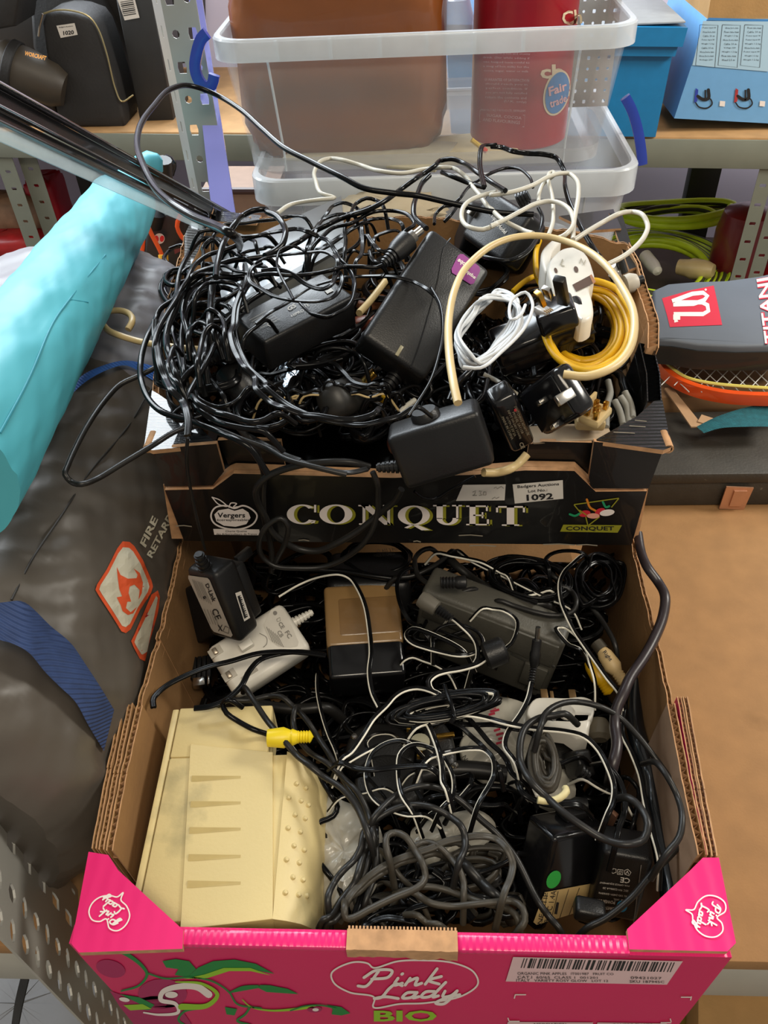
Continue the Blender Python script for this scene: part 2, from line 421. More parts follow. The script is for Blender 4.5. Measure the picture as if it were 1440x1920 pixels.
# ================================================================ the room and the racks
M_WALL = mat('lavender_paint', 'd2cde6', .8, noise=.04, scale=3)
M_FLOOR = mat('floor_concrete', '6f6a62', .8, noise=.15, scale=6)
M_RACK = mat('grey_green_enamel', '75786c', .42, noise=.06, scale=20)
M_RACKL = mat('light_grey_steel', 'a9a8a2', .35, noise=.08, scale=12, metal=.35)
M_HARD = mat('hardboard', '9c7449', .75, noise=.09, scale=35, bump=.15, bscale=400, blot=('7d5b35', 7, .66))
M_WOOD = mat('chipboard', 'ab8457', .75, noise=.12, scale=30, blot=('6e5334', 5, .6))
mk('wall_back', [(-1.8, 2.15, -.9), (1.8, 2.15, -.9), (1.8, 2.15, .95), (-1.8, 2.15, .95), (-1.8, 2.2, -.9), (1.8, 2.2, -.9), (1.8, 2.2, .95), (-1.8, 2.2, .95)],
   [(0, 1, 2, 3), (5, 4, 7, 6), (3, 2, 6, 7), (0, 4, 5, 1), (1, 5, 6, 2), (4, 0, 3, 7)], M_WALL, kind='structure')
mk('floor', [(-2.2, -.8, -.9), (2.2, -.8, -.9), (2.2, 2.3, -.9), (-2.2, 2.3, -.9), (-2.2, -.8, -.92), (2.2, -.8, -.92), (2.2, 2.3, -.92), (-2.2, 2.3, -.92)],
   [(0, 1, 2, 3), (7, 6, 5, 4), (0, 4, 5, 1), (1, 5, 6, 2), (2, 6, 7, 3), (3, 7, 4, 0)], M_FLOOR, kind='structure')
M_POST = mat('post_grey', 'aaa8a1', .38, noise=.06, scale=8, metal=.25)
I4 = Matrix.Identity(4)
def perf(mb, fr, w_, L, pitch, cols, hw, hl, th=.0016, alt=True, diamond=False, y0=0):
    """steel strip with real holes: frame x across, y along, z out"""
    n = int((L - y0) / pitch); cw = w_ / cols
    for j in range(n + 1):
        yb = y0 + j * pitch; yt = min(L, yb + pitch)
        if yt - yb < pitch * .9:
            mb.box(fr, 0, w_, yb, yt, -th, 0); continue
        for i in range(cols):
            xb = i * cw; cx = xb + cw / 2; cy = (yb + yt) / 2; R = []; H = []
            rd = alt and (i + j) % 2
            for q in range(8):
                a = math.pi / 4 * q; c_, s_ = round(math.cos(a) * 1.5), round(math.sin(a) * 1.5)
                c_, s_ = max(-1, min(1, c_)), max(-1, min(1, s_))
                R.append((cx + c_ * cw / 2, cy + s_ * (yt - yb) / 2))
                if rd: H.append((cx + math.cos(a) * hw * .42, cy + math.sin(a) * hw * .42))
                elif diamond: H.append((cx + math.cos(a) * hw / 2, cy + math.sin(a) * hl / 2))
                else: H.append((cx + c_ * hw / 2 * (.8 if s_ and c_ else 1), cy + s_ * hl / 2 * (1 if s_ and c_ else 1)))
            V = [(x, y, 0) for x, y in R] + [(x, y, 0) for x, y in H] + [(x, y, -th) for x, y in R] + [(x, y, -th) for x, y in H]; F = []
            for q in range(8):
                k = (q + 1) % 8
                F += [(q, k, 8 + k, 8 + q), (16 + k, 16 + q, 24 + q, 24 + k), (8 + q, 8 + k, 24 + k, 24 + q), (16 + q, 16 + k, k, q)]
            mb.add(V, F, 0, fr)
def vframe(a, b, z0):
    """vertical strip between two ground places, facing the camera"""
    a = Vector((a.x, a.y, z0)); b = Vector((b.x, b.y, z0)); ex = (b - a).normalized(); ey = Vector((0, 0, 1)); ez = ex.cross(ey)
    M = Matrix((ex, ey, ez)).transposed().to_4x4(); M.translation = a; return M, (b - a).length
# main rack: hardboard shelf, front beam, perforated posts
rack = thing('shelving_rack', 'grey slotted-angle shelving rack whose hardboard shelf carries the boxes', 'shelving', (0, .25, 0))
MB().box(I4, -.9, .95, .235, 1.2, -.018, 0, .001).make('shelf_board', M_HARD, rack)
b = MB().box(I4, -.9, .95, .24, .244, -.098, -.018, .001); b.box(I4, -.9, .95, .244, .275, -.098, -.095, .001); b.make('front_beam', mat('beam_grey', 'b1aea3', .45, noise=.1, scale=10), rack)
MB().box(I4, -.9, .95, 1.2, 1.204, -.05, 0, .001).make('rear_beam', M_RACK, rack)
g = [P(0, 1473, .18), P(0, 1508, .18), P(0, 1622, .18), P(0, 1763, .18)]
b = MB(); fr, w_ = vframe(g[0], g[1], -.45); perf(b, fr, w_, 1.2, .032, 1, .004, .009, alt=False)
b.make('post_lip', M_POST, rack, smooth=25)
b = MB(); fr, w_ = vframe(g[1], g[2], -.45); perf(b, fr, w_, 1.2, .0325, 1, .0115, .016, alt=False, y0=.012); b.make('post_flange', M_POST, rack, smooth=25)
b = MB(); fr, w_ = vframe(g[2], g[3], -.45); perf(b, fr, w_, 1.2, .024, 2, .016, .0095, diamond=True); b.make('post_face', M_POST, rack, smooth=25)
# rear left post of the same rack
yA = 1.02
a0, a1 = PY(372, 360, yA), PY(429, 360, yA)
b = MB(); fr, w_ = vframe(a0, a1, -.3); perf(b, fr, w_, 1.1, .034, 2, .0105, .012); b.make('rear_post_face', M_RACKL, rack, smooth=25)
a2 = PY(352, 330, yA + .03)
b = MB(); fr, w_ = vframe(Vector((a2.x, a2.y, 0)), a0, -.3); perf(b, fr, w_, 1.1, .034, 1, .006, .012, alt=False); b.make('rear_post_flange', M_RACKL, rack, smooth=25)
strip = MB(); pts = [(395, 400, .93, .33), (345, 0, 1.16, .56)]
q0, q1 = PY(397, 398, .955), PY(441, 398, .955); q3, q2 = PY(352, -20, 1.12), PY(376, -20, 1.12)
MB().ngon([q0, q1, q2, q3], .003).make('plastic_edge_strip', mat('lavender_acrylic', '8a8fdc', .12, noise=.05, scale=8, coat=.5), None, label='shiny lavender-blue plastic strip leaning against the perforated post', cat='strip')
# rack behind, along the wall
YR = 1.5
zs = PY(1300, 257, YR).z
rR, rL = P(1300, 257, zs), P(270, 247, zs); ex = (rR - rL).normalized(); ey = Vector((0, 0, 1)).cross(ex)
RK = Matrix((ex, ey, Vector((0, 0, 1)))).transposed().to_4x4(); RK.translation = Vector((rR.x, rR.y, 0))
RKP = lambda px, py, dy=0: PP(px, py, (rR + ey * dy, -ey))
back = thing('rear_shelving_rack', 'grey-green shelving rack along the wall behind everything', 'shelving', (0, YR, -.15))
MB().box(RK, -2.0, .9, 0, .47, zs - .012, zs, .001).make('shelf_board', M_WOOD, back)
MB().box(RK, -2.0, .9, -.004, 0, zs - .052, zs - .003, .001).box(RK, -2.0, .9, 0, .03, zs - .052, zs - .049).make('front_beam', M_RACK, back)
MB().box(RK, -2.0, .9, -.1, .5, -.2, -.18, .001).make('lower_board', mat('dark_chipboard', '4c4038', .85, noise=.2, scale=15), back)
for (xa, xb, yy, dy) in ((2, 34, 330, 0), (45, 79, 330, .02), (1405, 1433, 390, 0), (1440, 1468, 390, .02)):
    p0, p1 = RKP(xa, yy, dy), RKP(xb, yy, dy); b = MB(); fr, w_ = vframe(p0, p1, -.9); perf(b, fr, w_, .9 + zs, .035, 1, .012, .006, alt=False); b.make('upright', M_RACK, back, smooth=25)
p0, p1 = PY(1288, 360, 1.95), PY(1344, 360, 1.95)
MB().box(I4, p0.x, p1.x, 1.95, 1.98, -.18, zs - .013, .002).make('wall_bracket', mat('dark_green_steel', '23261f', .5), back)
p0, p1 = PY(150, 360, 1.9), PY(185, 360, 1.9)
MB().box(I4, p0.x, p1.x, 1.9, 1.93, -.18, zs - .013, .002).make('wall_bracket', MATS['dark_green_steel'], back)
# ================================================================ open boxes
def board(mb, t0, t1, b1, b0, th, mo=0, mi_=1, me=2, flute=.0065, jag=0, seed=3):
    """corrugated panel: outer face t0 t1 b1 b0, inner face offset by vector th; liners mo / mi_, fluted edge me"""
    t0, t1, b1, b0 = map(Vector, (t0, t1, b1, b0)); th = Vector(th); r = random.Random(seed); L = (t1 - t0).length
    n = max(2, int(L / flute)); top = []; 
    for i in range(n + 1):
        s = i / n; p = t0.lerp(t1, s); q = b0.lerp(b1, s); d = r.uniform(-jag, jag); top.append((p + Vector((0, 0, d)), q))
    e = th.normalized() * .0009
    for off, m_ in ((Vector((0, 0, 0)), mo), (th - e, mi_)):
        V = []; F = []; MI = []
        for p, q in top: V += [p + off, q + off, p + off + e, q + off + e]
        for i in range(n):
            a = 4 * i; c = a + 4
            F += [(a, c, c + 1, a + 1), (a + 2, a + 3, c + 3, c + 2), (a, a + 2, c + 2, c)]; MI += [m_ if m_ == mo and off.length == 0 else m_, m_, me]
        F += [(0, 1, 3, 2), (4 * n, 4 * n + 2, 4 * n + 3, 4 * n + 1)]; MI += [me, me]
        mb.add(V, F, MI)
    V = []; F = []; dep = .012; k = 0; dn = (b0 - t0).normalized()
    m2 = n * 2
    for i in range(m2 + 1):
        s = i / m2; p = t0.lerp(t1, s) + (e if i % 2 else th - e) + Vector((0, 0, -.0004)); V += [p, p + dn * dep]
    for i in range(m2): F.append((2 * i, 2 * i + 2, 2 * i + 3, 2 * i + 1))
    mb.add(V, F, me)
    # ledge under the flutes so that nothing shows through
    mb.add([t0 + dn * dep, t1 + dn * dep, t1 + th + dn * dep, t0 + th + dn * dep], [(0, 1, 2, 3)], me)
    return mb
M_PINK = mat('pink_print', 'e01b6e', .32, noise=.03, scale=10, bump=.25, wave=(75, 'X', .6), coat=.3)
M_PINKF = mat('pink_flap', 'e01b6e', .36, noise=.03, scale=10, bump=.12, wave=(28, 'X', 1.5), coat=.25)
M_PINKD = mat('pink_face', 'd0215f', .42, noise=.03, scale=10)
M_GRN = mat('print_green', '0f7f38', .5, noise=0); M_LIM = mat('print_lime', '8fc024', .5, noise=0)
M_MAG = mat('print_magenta', 'a31c58', .5, noise=0); M_WH = mat('print_offwhite', 'e6dcd6', .5, noise=0)
YF = .178
pb = thing('pink_fruit_box', 'bright pink cardboard apple box at the front, full of adapters and leads', 'box', (0, YF, 0))
zf = PY(750, 1782, YF).z                                      # top fold of the front panel
fl, frr = PY(140, 1782, YF), PY(1376, 1790, YF)
FP = (Vector((0, YF, 0)), Vector((0, -1, 0)))
b = MB(); xl, xr = fl.x, frr.x
b.add([(xl, YF, zf), (xr, YF, zf), (xr - .006, YF, .002), (xl + .006, YF, .002), (xl, YF + .011, zf), (xr, YF + .011, zf), (xr - .006, YF + .011, .002), (xl + .006, YF + .011, .002)],
      [(0, 3, 2, 1), (4, 5, 6, 7), (0, 1, 5, 4), (2, 3, 7, 6), (0, 4, 7, 3), (1, 2, 6, 5)], [0, 1, 2, 1, 1, 1])
b.make('front_panel', [M_PINKD, M_KRAFTD, M_PINK], pb)
yr = P(750, 1748, zf + .003).y
for xa, xb in ((338, 655), (856, 1180)):
    p0 = P(xa, 1765, zf + .003); p1 = P(xb, 1765, zf + .003); MB().box(I4, p0.x, p1.x, YF - .0005, yr, zf - .004, zf + .003, .002, 0).make('top_roll', [M_PINK], pb)
b = MB(); p0, p1 = P(650, 1765, zf + .003), P(858, 1765, zf + .003); r_ = random.Random(5); V = []; n = 26
for i in range(n + 1):
    x = p0.x + (p1.x - p0.x) * i / n; V += [(x, yr + .001, zf + .0045), (x, YF - .0015, zf + .0045 - r_.uniform(0, .0012)), (x, YF - .0018, zf - .006 - (.004 if i > 14 else 0) * r_.random() - r_.uniform(0, .002))]
b.add(V, [f for i in range(n) for f in ((3 * i, 3 * i + 1, 3 * i + 4, 3 * i + 3), (3 * i + 1, 3 * i + 2, 3 * i + 5, 3 * i + 4))])
for i in range(30):                                           # exposed flutes
    x = p0.x + (p1.x - p0.x) * (i + .5) / 30; b.box(I4, x - .0006, x + .0006, yr - .001, yr + .003, zf - .002, zf + .004)
b.make('torn_hand_hold', M_EDGE, pb, label='torn bare brown hand hold')
def gusset(pts, z, mats, name, parent, th=.005):
    return MB().ngon([P(x, y, zz) for x, y, zz in pts], th, 0, side=1).make(name, mats, parent)
ZC = zf + .004
gl = gusset([(166, 1597, ZC), (203, 1603, ZC), (222, 1632, ZC), (344, 1744, ZC), (342, 1779, ZC), (148, 1786, ZC), (134, 1770, ZC)], 0, [M_PINKF, M_EDGE], 'corner_flap', pb)
gr = gusset([(1348, 1608, ZC), (1318, 1608, ZC), (1294, 1632, ZC), (1176, 1742, ZC), (1180, 1780, ZC), (1364, 1784, ZC), (1380, 1768, ZC)], 0, [M_PINKF, M_EDGE], 'corner_flap', pb)
CPL = (Vector((0, 0, ZC)), Vector((0, 0, 1)))
def heart(pr, c, rx, ry, ang, w_, mi=0, k=1):
    pts = [(0, .52), (.22, .82), (.6, .95), (.95, .7), (1.05, .2), (.85, -.3), (.45, -.62), (.12, -.75), (-.02, -1.1), (-.12, -.72), (-.55, -.6), (-.95, -.25), (-1.02, .3), (-.8, .75), (-.4, .85)]
    a = math.radians(ang); pr.line([(c[0] + x * rx * math.cos(a) - y * ry * math.sin(a), c[1] - x * rx * math.sin(a) - y * ry * math.cos(a)) for x, y in pts], w_, mi, k, closed=True, smooth=3)
SCR = dict(P=[[(.1, .55), (.35, .95), (.75, .9), (.7, .55), (.3, .45)], [(.42, .9), (.2, .05), (0, .08)]], i=[[(.1, .45), (.05, .05), (.25, .15)], [(.16, .68), (.18, .72)]],
           n=[[(.05, .05), (.12, .45)], [(.08, .25), (.3, .45), (.3, .05), (.45, .15)]], k=[[(.05, .05), (.2, .95)], [(.38, .5), (.1, .28), (.4, .05)]],
           L=[[(.6, .85), (.4, .98), (.28, .7), (.2, .15), (.02, .08), (.3, .18), (.7, .05)]], a=[[(.35, .42), (.1, .4), (.05, .1), (.3, .12), (.38, .42), (.35, .08), (.5, .15)]],
           d=[[(.35, .42), (.1, .4), (.05, .1), (.3, .12), (.52, .98)], [(.4, .42), (.38, .08), (.52, .15)]], y=[[(.08, .45), (.1, .1), (.32, .15), (.42, .45), (.25, -.35), (.0, -.3), (.2, 0), (.55, .2)]])
def script_word(pr, word, q, w_, mi=0, k=1):
    f = quadmap(q); wid = dict(P=.85, i=.28, n=.5, k=.48, L=.75, a=.52, d=.55, y=.55); tot = sum(wid[c] for c in word); x = 0
    for c in word:
        for st in SCR[c]:
            pr.line([tuple(f((x + u + v * .12) / tot - .52, v - .5))[:2] for u, v in st], w_, mi, k, smooth=2)
        x += wid[c]
def logo(surf, c, s, ang, w_, parent):
    pr = Print(surf, .0006); heart(pr, c, s, s, ang, w_, 0)
    a = math.radians(ang); u = Vector((math.cos(a), -math.sin(a))); v = Vector((-math.sin(a), -math.cos(a))); C = Vector(c)
    for wd, du, dv, ww in (('Pink', -.1, .36, 1.2), ('Lady', .12, -.2, 1.25)):
        o = C + u * du * s + v * dv * s; h = s * .52
        script_word(pr, wd, [o - u * ww * s / 2 + v * h / 2, o + u * ww * s / 2 + v * h / 2, o + u * ww * s / 2 - v * h / 2, o - u * ww * s / 2 - v * h / 2], w_ * 1.15, 0)
    pr.make('logo_print', [M_WH], parent)
logo(CPL, (210, 1708), 36, 148, 2.6, pb); logo(CPL, (1325, 1717), 37, -103, 2.6, pb)
pr = Print(FP, .0005)
# main logo
pr.line([(622, 1822), (660, 1802), (690, 1804), (700, 1812), (745, 1800), (790, 1798), (850, 1803), (888, 1820), (896, 1842), (868, 1864), (800, 1878), (750, 1880), (700, 1886), (702, 1868), (655, 1858), (626, 1840)], 3.2, 0, closed=True, smooth=4)
script_word(pr, 'Pink', [(672, 1816), (836, 1812), (832, 1844), (674, 1848)], 5.4, 0)
script_word(pr, 'Lady', [(712, 1842), (870, 1838), (862, 1868), (702, 1872)], 5.4, 0)
pr.text('BIO', rect(760, 1903, 118, 21, 0), 2, bold=.03)
pr.make('logo_print', [M_WH, M_GRN, M_LIM], pb)
def swirl(pr, pts, w_, mi, ws=None, k=1): pr.line(pts, w_, mi, k, smooth=4, ws=ws)
pr = Print(FP, .0005)
pr.disc(208, 1815, 28, 16, -15, 2, 0); pr.disc(305, 1862, 46, 28, 0, 2, 0); pr.poly([(206, 1856), (250, 1872), (320, 1860), (360, 1920), (252, 1920), (224, 1885)], 2, 0)
swirl(pr, [(205, 1772), (240, 1788), (268, 1810), (276, 1825), (262, 1845), (228, 1856)], 9, 0, (1, .3)); swirl(pr, [(276, 1822), (310, 1832), (360, 1830), (400, 1838), (430, 1858), (445, 1880), (490, 1888)], 3, 0)
pr.poly([(305, 1800), (330, 1796), (355, 1800), (368, 1815), (352, 1830), (328, 1826), (335, 1815), (312, 1812)], 0, 1)
pr.poly([(350, 1832), (372, 1812), (400, 1800), (440, 1797), (480, 1805), (515, 1824), (470, 1815), (430, 1815), (390, 1828)], 0, 1)
pr.poly([(345, 1833), (390, 1831), (430, 1818), (470, 1818), (508, 1826), (470, 1812), (420, 1812), (385, 1824)], 1, 2)
pr.line([(330, 1838), (380, 1842), (408, 1862), (390, 1882), (340, 1885)], 12, 1, 1, smooth=4, ws=(.2, 1)); swirl(pr, [(392, 1862), (370, 1848), (330, 1848), (305, 1858), (302, 1872), (330, 1880), (335, 1895), (300, 1900), (270, 1896)], 7, 3, (2, .4), 2)
pr.disc(322, 1862, 12, 6, 0, 3, 3); pr.disc(234, 1871, 10, 4, -10, 3, 3)
pr.poly([(225, 1862), (262, 1868), (290, 1882), (280, 1892), (240, 1890), (262, 1880)], 0, 1); pr.poly([(232, 1882), (268, 1880), (285, 1889), (245, 1892)], 1, 2)
pr.line([(433, 1858), (455, 1848), (500, 1846)], 3, 0, 1, smooth=4); pr.poly([(480, 1848), (505, 1845), (540, 1852), (560, 1862), (530, 1860), (500, 1858)], 0, 1)
swirl(pr, [(455, 1872), (470, 1885), (505, 1892), (550, 1890), (590, 1884)], 6, 1, (.3, 1)); swirl(pr, [(545, 1892), (570, 1884), (600, 1882), (630, 1888)], 2.5, 0)
pr.disc(590, 1890, 14, 6, 0, 2, 2); pr.disc(592, 1890, 6, 3, 0, 3, 3); pr.poly([(612, 1882), (640, 1886), (657, 1898), (640, 1902), (622, 1900), (624, 1890)], 0, 1)
swirl(pr, [(470, 1885), (460, 1900), (445, 1912), (470, 1920)], 4, 0); swirl(pr, [(375, 1888), (345, 1895), (335, 1910), (350, 1922)], 4, 0); pr.poly([(422, 1886), (445, 1890), (440, 1902), (425, 1900)], 0, 1)
pr.make('swirl_print', [M_GRN, M_LIM, M_MAG, M_WH], pb)
pr = Print(FP, .0007)
pr.grid([(962, 1792), (1280, 1800), (1250, 1844), (948, 1838)], 2, 1, 0)
pr.bars([(982, 1794), (1270, 1802), (1262, 1820), (976, 1812)], 48, 1, 4)
for i, (t, x0, x1, y) in enumerate((('ORGANIC PINK APPLES   IT001987   FRUIT CO', 970, 1150, 1822), ('CAT.I  60/65  CLASS 1  001201', 970, 1120, 1829), ('ITALY   VARIETY ROSY GLOW   LOT 12', 968, 1140, 1835), ('09421027', 1182, 1240, 1830), ('SKU 187945C', 1180, 1245, 1837))):
    pr.text(t, [(x0, y - 2.6), (x1, y - 1), (x1, y + 3), (x0, y + 2.4)], 1, k=2)
pr.make('shipping_label', [mat('pale_label', 'd9b9bb', .6, noise=.02), M_PRK], pb)
pr = Print(FP, .0007)
for x, y, sx, sy in ((966, 1862, 1, 1), (1296, 1866, -1, 1), (954, 1912, 1, -1), (1258, 1914, -1, -1)):
    pr.line([(x + 20 * sx, y), (x, y)], 2, 0); pr.line([(x, y - .8), (x - 2, y + 7 * sy)], 2, 0)
pr.make('corner_marks', [M_WH], pb, kind='stuff')
pr = Print(FP, .0007); pr.grid([(952, 1914), (1112, 1915), (1110, 1921), (950, 1921)], 1, 1, 0); pr.grid([(1120, 1915), (1250, 1917), (1248, 1923), (1118, 1921)], 1, 1, 0)
pr.text('ASSOCIATION', rect(1030, 1918, 62, 5), 1, k=2); pr.text('CALIBRE EN MM', rect(1185, 1919, 74, 5), 1, k=2)
pr.make('lower_label', [MATS['pale_label'], M_PRK], pb)
# side walls: tall folded ends at the front, thinner wall behind
zs1, zs2, zt = ZC + .0, .176, .0
def wall_px(name, pts, zt_, zb, inn, th, parent, mats, flute=.0065, jag=.0006, lean=.02, seed=1):
    """wall whose top outer edge follows picture points at height zt_, standing on zb; inn: +1 inner side towards +x"""
    b = MB()
    for i in range(len(pts) - 1):
        z_0 = zt_ if not isinstance(zt_, (list, tuple)) else zt_[i]; z_1 = zt_ if not isinstance(zt_, (list, tuple)) else zt_[i + 1]
        t0, t1 = P(*pts[i], z_0), P(*pts[i + 1], z_1)
        b0 = Vector((t0.x + inn * lean, t0.y, zb)); b1 = Vector((t1.x + inn * lean, t1.y, zb))
        board(b, t0, t1, b1, b0, Vector((inn * th, 0, 0)), flute=flute, jag=jag, seed=seed + i)
    return b.make(name, mats, parent, smooth=20)
WM = [M_KRAFT, M_KRAFTD, M_EDGE]
wall_px('side_wall', [(171, 1590), (200, 1440), (226, 1318)], ZC, .004, 1, .0035, pb, WM, lean=.012)
wall_px('side_wall', [(184, 1592), (212, 1450), (240, 1318)], ZC - .001, .004, 1, .004, pb, WM, lean=.012, flute=.004)
wall_px('side_wall', [(198, 1594), (226, 1450), (256, 1322)], ZC - .002, .004, 1, .005, pb, WM, lean=.012, flute=.005)
wall_px('side_wall', [(256, 1322), (292, 1200), (318, 1100), (337, 1006), (352, 930), (368, 860)], ZC - .006, .004, 1, .004, pb, WM, lean=.016, jag=.002)
wall_px('side_wall', [(1346, 1604), (1322, 1480), (1290, 1306)], ZC, .004, -1, .004, pb, [mat('rough_pinkish_card', 'b58d74', .8, noise=.1), M_KRAFTD, M_EDGE], lean=.012, flute=.004)
wall_px('side_wall', [(1336, 1602), (1310, 1480), (1278, 1306)], ZC - .001, .004, -1, .0035, pb, [MATS['rough_pinkish_card'], M_PINKD, M_EDGE], lean=.012, flute=.004)
wall_px('side_wall', [(1326, 1602), (1300, 1490), (1266, 1318)], ZC - .002, .004, -1, .006, pb, [M_KRAFT, mat('pale_card', 'a98a70', .8, noise=.06), M_EDGE], lean=.012, flute=.0055)
wall_px('side_wall', [(1262, 1318), (1236, 1200), (1210, 1100), (1188, 1004), (1170, 930), (1150, 850)], ZC - .006, .004, -1, .004, pb, WM, lean=.014, jag=.002)
xa, xb = P(368, 860, ZC).x, P(1150, 850, ZC).x
MB().box(I4, xa, xb, .762, .768, .004, .16).make('rear_wall', M_KRAFT, pb)
MB().box(I4, xl + .006, xr - .006, YF + .011, .765, .0015, .0045).make('base', M_KRAFTD, pb)
# ---- black box standing on the back of the pink one
M_BK = mat('black_print_card', '0c0c0d', .33, noise=.2, scale=15, coat=.25)
M_BKG = mat('black_gloss_card', '101113', .22, noise=.15, scale=12, bump=.35, wave=(70, 'Y', .8), coat=.6)
YB = .505
FB = (Vector((0, YB, 0)), Vector((0, -1, 0)))
bb = thing('black_fruit_box', 'black cardboard fruit box with gold-shadowed lettering, overflowing with leads', 'box', (0, YB, .185))
def pan(mb, pts, y, th, m=0, side=1): return mb.ngon([PY(px, py, y) for px, py in pts], th, m, side, up=Vector((0, -1, 0)))
def ribbon(mb, pts, mapper, off, m):
    """paper-thick torn card edge following an outline"""
    for i in range(len(pts) - 1):
        a, c = mapper(*pts[i]), mapper(*pts[i + 1]); mb.add([a, c, c + off, a + off], [(0, 1, 2, 3)], m)
zb0 = PY(765, 1018, YB).z
b = MB(); pan(b, [(345, 1014), (309, 919), (399, 917), (438, 888), (740, 896), (800, 893), (893, 890), (985, 882), (1077, 883), (1117, 922), (1213, 921), (1184, 1022)], YB, .005)
b.make('front_panel', [M_BK, M_EDGE], bb)
b = MB(); pan(b, [(322, 1010), (306, 909), (397, 906), (430, 882), (440, 878), (745, 890), (890, 882), (985, 874), (1080, 876), (1120, 914), (1216, 913), (1196, 1010)], YB + .0055, .007, 1, 1)
b.make('inner_front_ply', [M_BK, M_EDGE], bb)
b = MB(); pan(b, [(309, 912), (399, 910), (420, 884), (406, 832), (285, 842)], YB + .0005, .004); b.make('corner_post', [M_BK, M_EDGE], bb); b = MB(); pan(b, [(1216, 916), (1108, 916), (1104, 896), (1114, 828), (1244, 842)], YB + .0005, .004)
b.make('corner_post', [M_BK, M_EDGE], bb)
b = MB(); pan(b, [(434, 884), (408, 826), (448, 823), (527, 828), (536, 885)], YB + .014, .004); b.make('front_tab', [M_BK, M_EDGE], bb)
b = MB(); pan(b, [(984, 884), (992, 833), (1018, 828), (1110, 830), (1104, 892)], YB + .014, .004); b.make('front_tab', [M_BK, M_EDGE], bb)
ZT = PY(300, 840, YB).z
b = MB().ngon([P(270, 838, ZT), P(285, 844, ZT), P(406, 832, ZT), (P(345, 772, ZT)), P(296, 738, ZT), P(285, 732, ZT)], .004, 0, 1); b.make('corner_flap', [M_BKG, M_EDGE], bb)
b = MB().ngon([P(1259, 838, ZT), P(1244, 844, ZT), P(1114, 826, ZT), P(1195, 780, ZT), P(1226, 752, ZT), P(1242, 750, ZT)], .004, 0, 1); b.make('corner_flap', [M_BKG, M_EDGE], bb)
# rolled open corner tubes
for (px, py), s in (((279, 838), 1), ((1252, 838), -1)):
    fr, _ = look_frame(P(px, py, ZT - .003) + Vector((0, -.003, 0)), P(px, py, ZT - .003) + Vector((0, .02, 0)))
    b = MB(); b.lathe([(.0028, 0), (.0042, 0), (.0042, .02), (.0028, .02), (.0028, 0)], fr, 10); b.make('rolled_corner', M_EDGE, bb)
BW = [M_BKG, M_KRAFTD, M_EDGE]
def bwall(name, pts, inn, th, mats, zb=.205, lean=.02, **k):
    b = MB()
    for i in range(len(pts) - 1):
        t0, t1 = P(*pts[i]), P(*pts[i + 1])
        board(b, t0, t1, Vector((t1.x + inn * lean, t1.y, zb)), Vector((t0.x + inn * lean, t0.y, zb)), Vector((inn * th, 0, 0)), **k)
    return b.make(name, mats, bb, smooth=20)
bwall('side_wall', [(1241, 752, ZT), (1238, 700, .312), (1224, 642, .318)], -1, .012, [M_BKG, M_BK, M_BKG])
bwall('side_wall', [(1236, 650, .322), (1236, 600, .33), (1222, 560, .336), (1208, 522, .34)], -1, .010, [M_BKG, M_KRAFTD, M_EDGE], jag=.002)
bwall('side_wall', [(1212, 530, .338), (1200, 490, .345), (1180, 455, .35)], -1, .004, [M_BKG, M_KRAFTD, M_EDGE], jag=.001)
bwall('side_wall', [(285, 735, ZT), (292, 660, .315), (306, 590, .322), (326, 512, .335), (346, 440, .345), (375, 397, .35)], 1, .006, BW, jag=.002)
# top roll on the left and the glossy rear left flap
b = MB().ngon([P(346, 440, .352), P(375, 396, .352), P(402, 398, .352), P(372, 470, .345), P(345, 520, .338)], .003, 0, 1)
b.ngon([P(372, 400, .352), P(378, 394, .352), P(490, 402, .354), P(480, 418, .352), P(395, 415, .352)], .003, 0, 1); b.make('rear_flap', [M_BKG, M_EDGE], bb)
t0, t1 = P(392, 404, .352), P(560, 410, .352); t2, t3 = P(1080, 432, .352), P(1182, 458, .35); m_ = P(800, 405, .35)
b = MB()
for a, c in ((t0, t1), (t1, m_), (m_, t2), (t2, t3)):
    board(b, a, c, Vector((c.x, c.y - .01, .205)), Vector((a.x, a.y - .01, .205)), Vector((0, -.004, 0)), mo=0, mi_=1, me=2, jag=.0015)
b.make('rear_wall', [M_BKG, M_KRAFTD, M_EDGE], bb, smooth=20)
b = MB().ngon([P(1142, 398, .352), P(1166, 396, .352), P(1196, 500, .342), P(1180, 505, .342)], .003, 0, 1); b.ngon([P(1048, 405, .35), P(1150, 392, .35), P(1165, 428, .35), P(1105, 432, .35)], .003, 0, 1)
b.make('rear_flap', [M_BK, M_EDGE], bb)
MB().box(I4, P(345, 1014, zb0).x + .004, P(1184, 1022, zb0).x - .004, YB + .006, .84, zb0 + .001, zb0 + .008, .001).make('base', M_BK, bb)
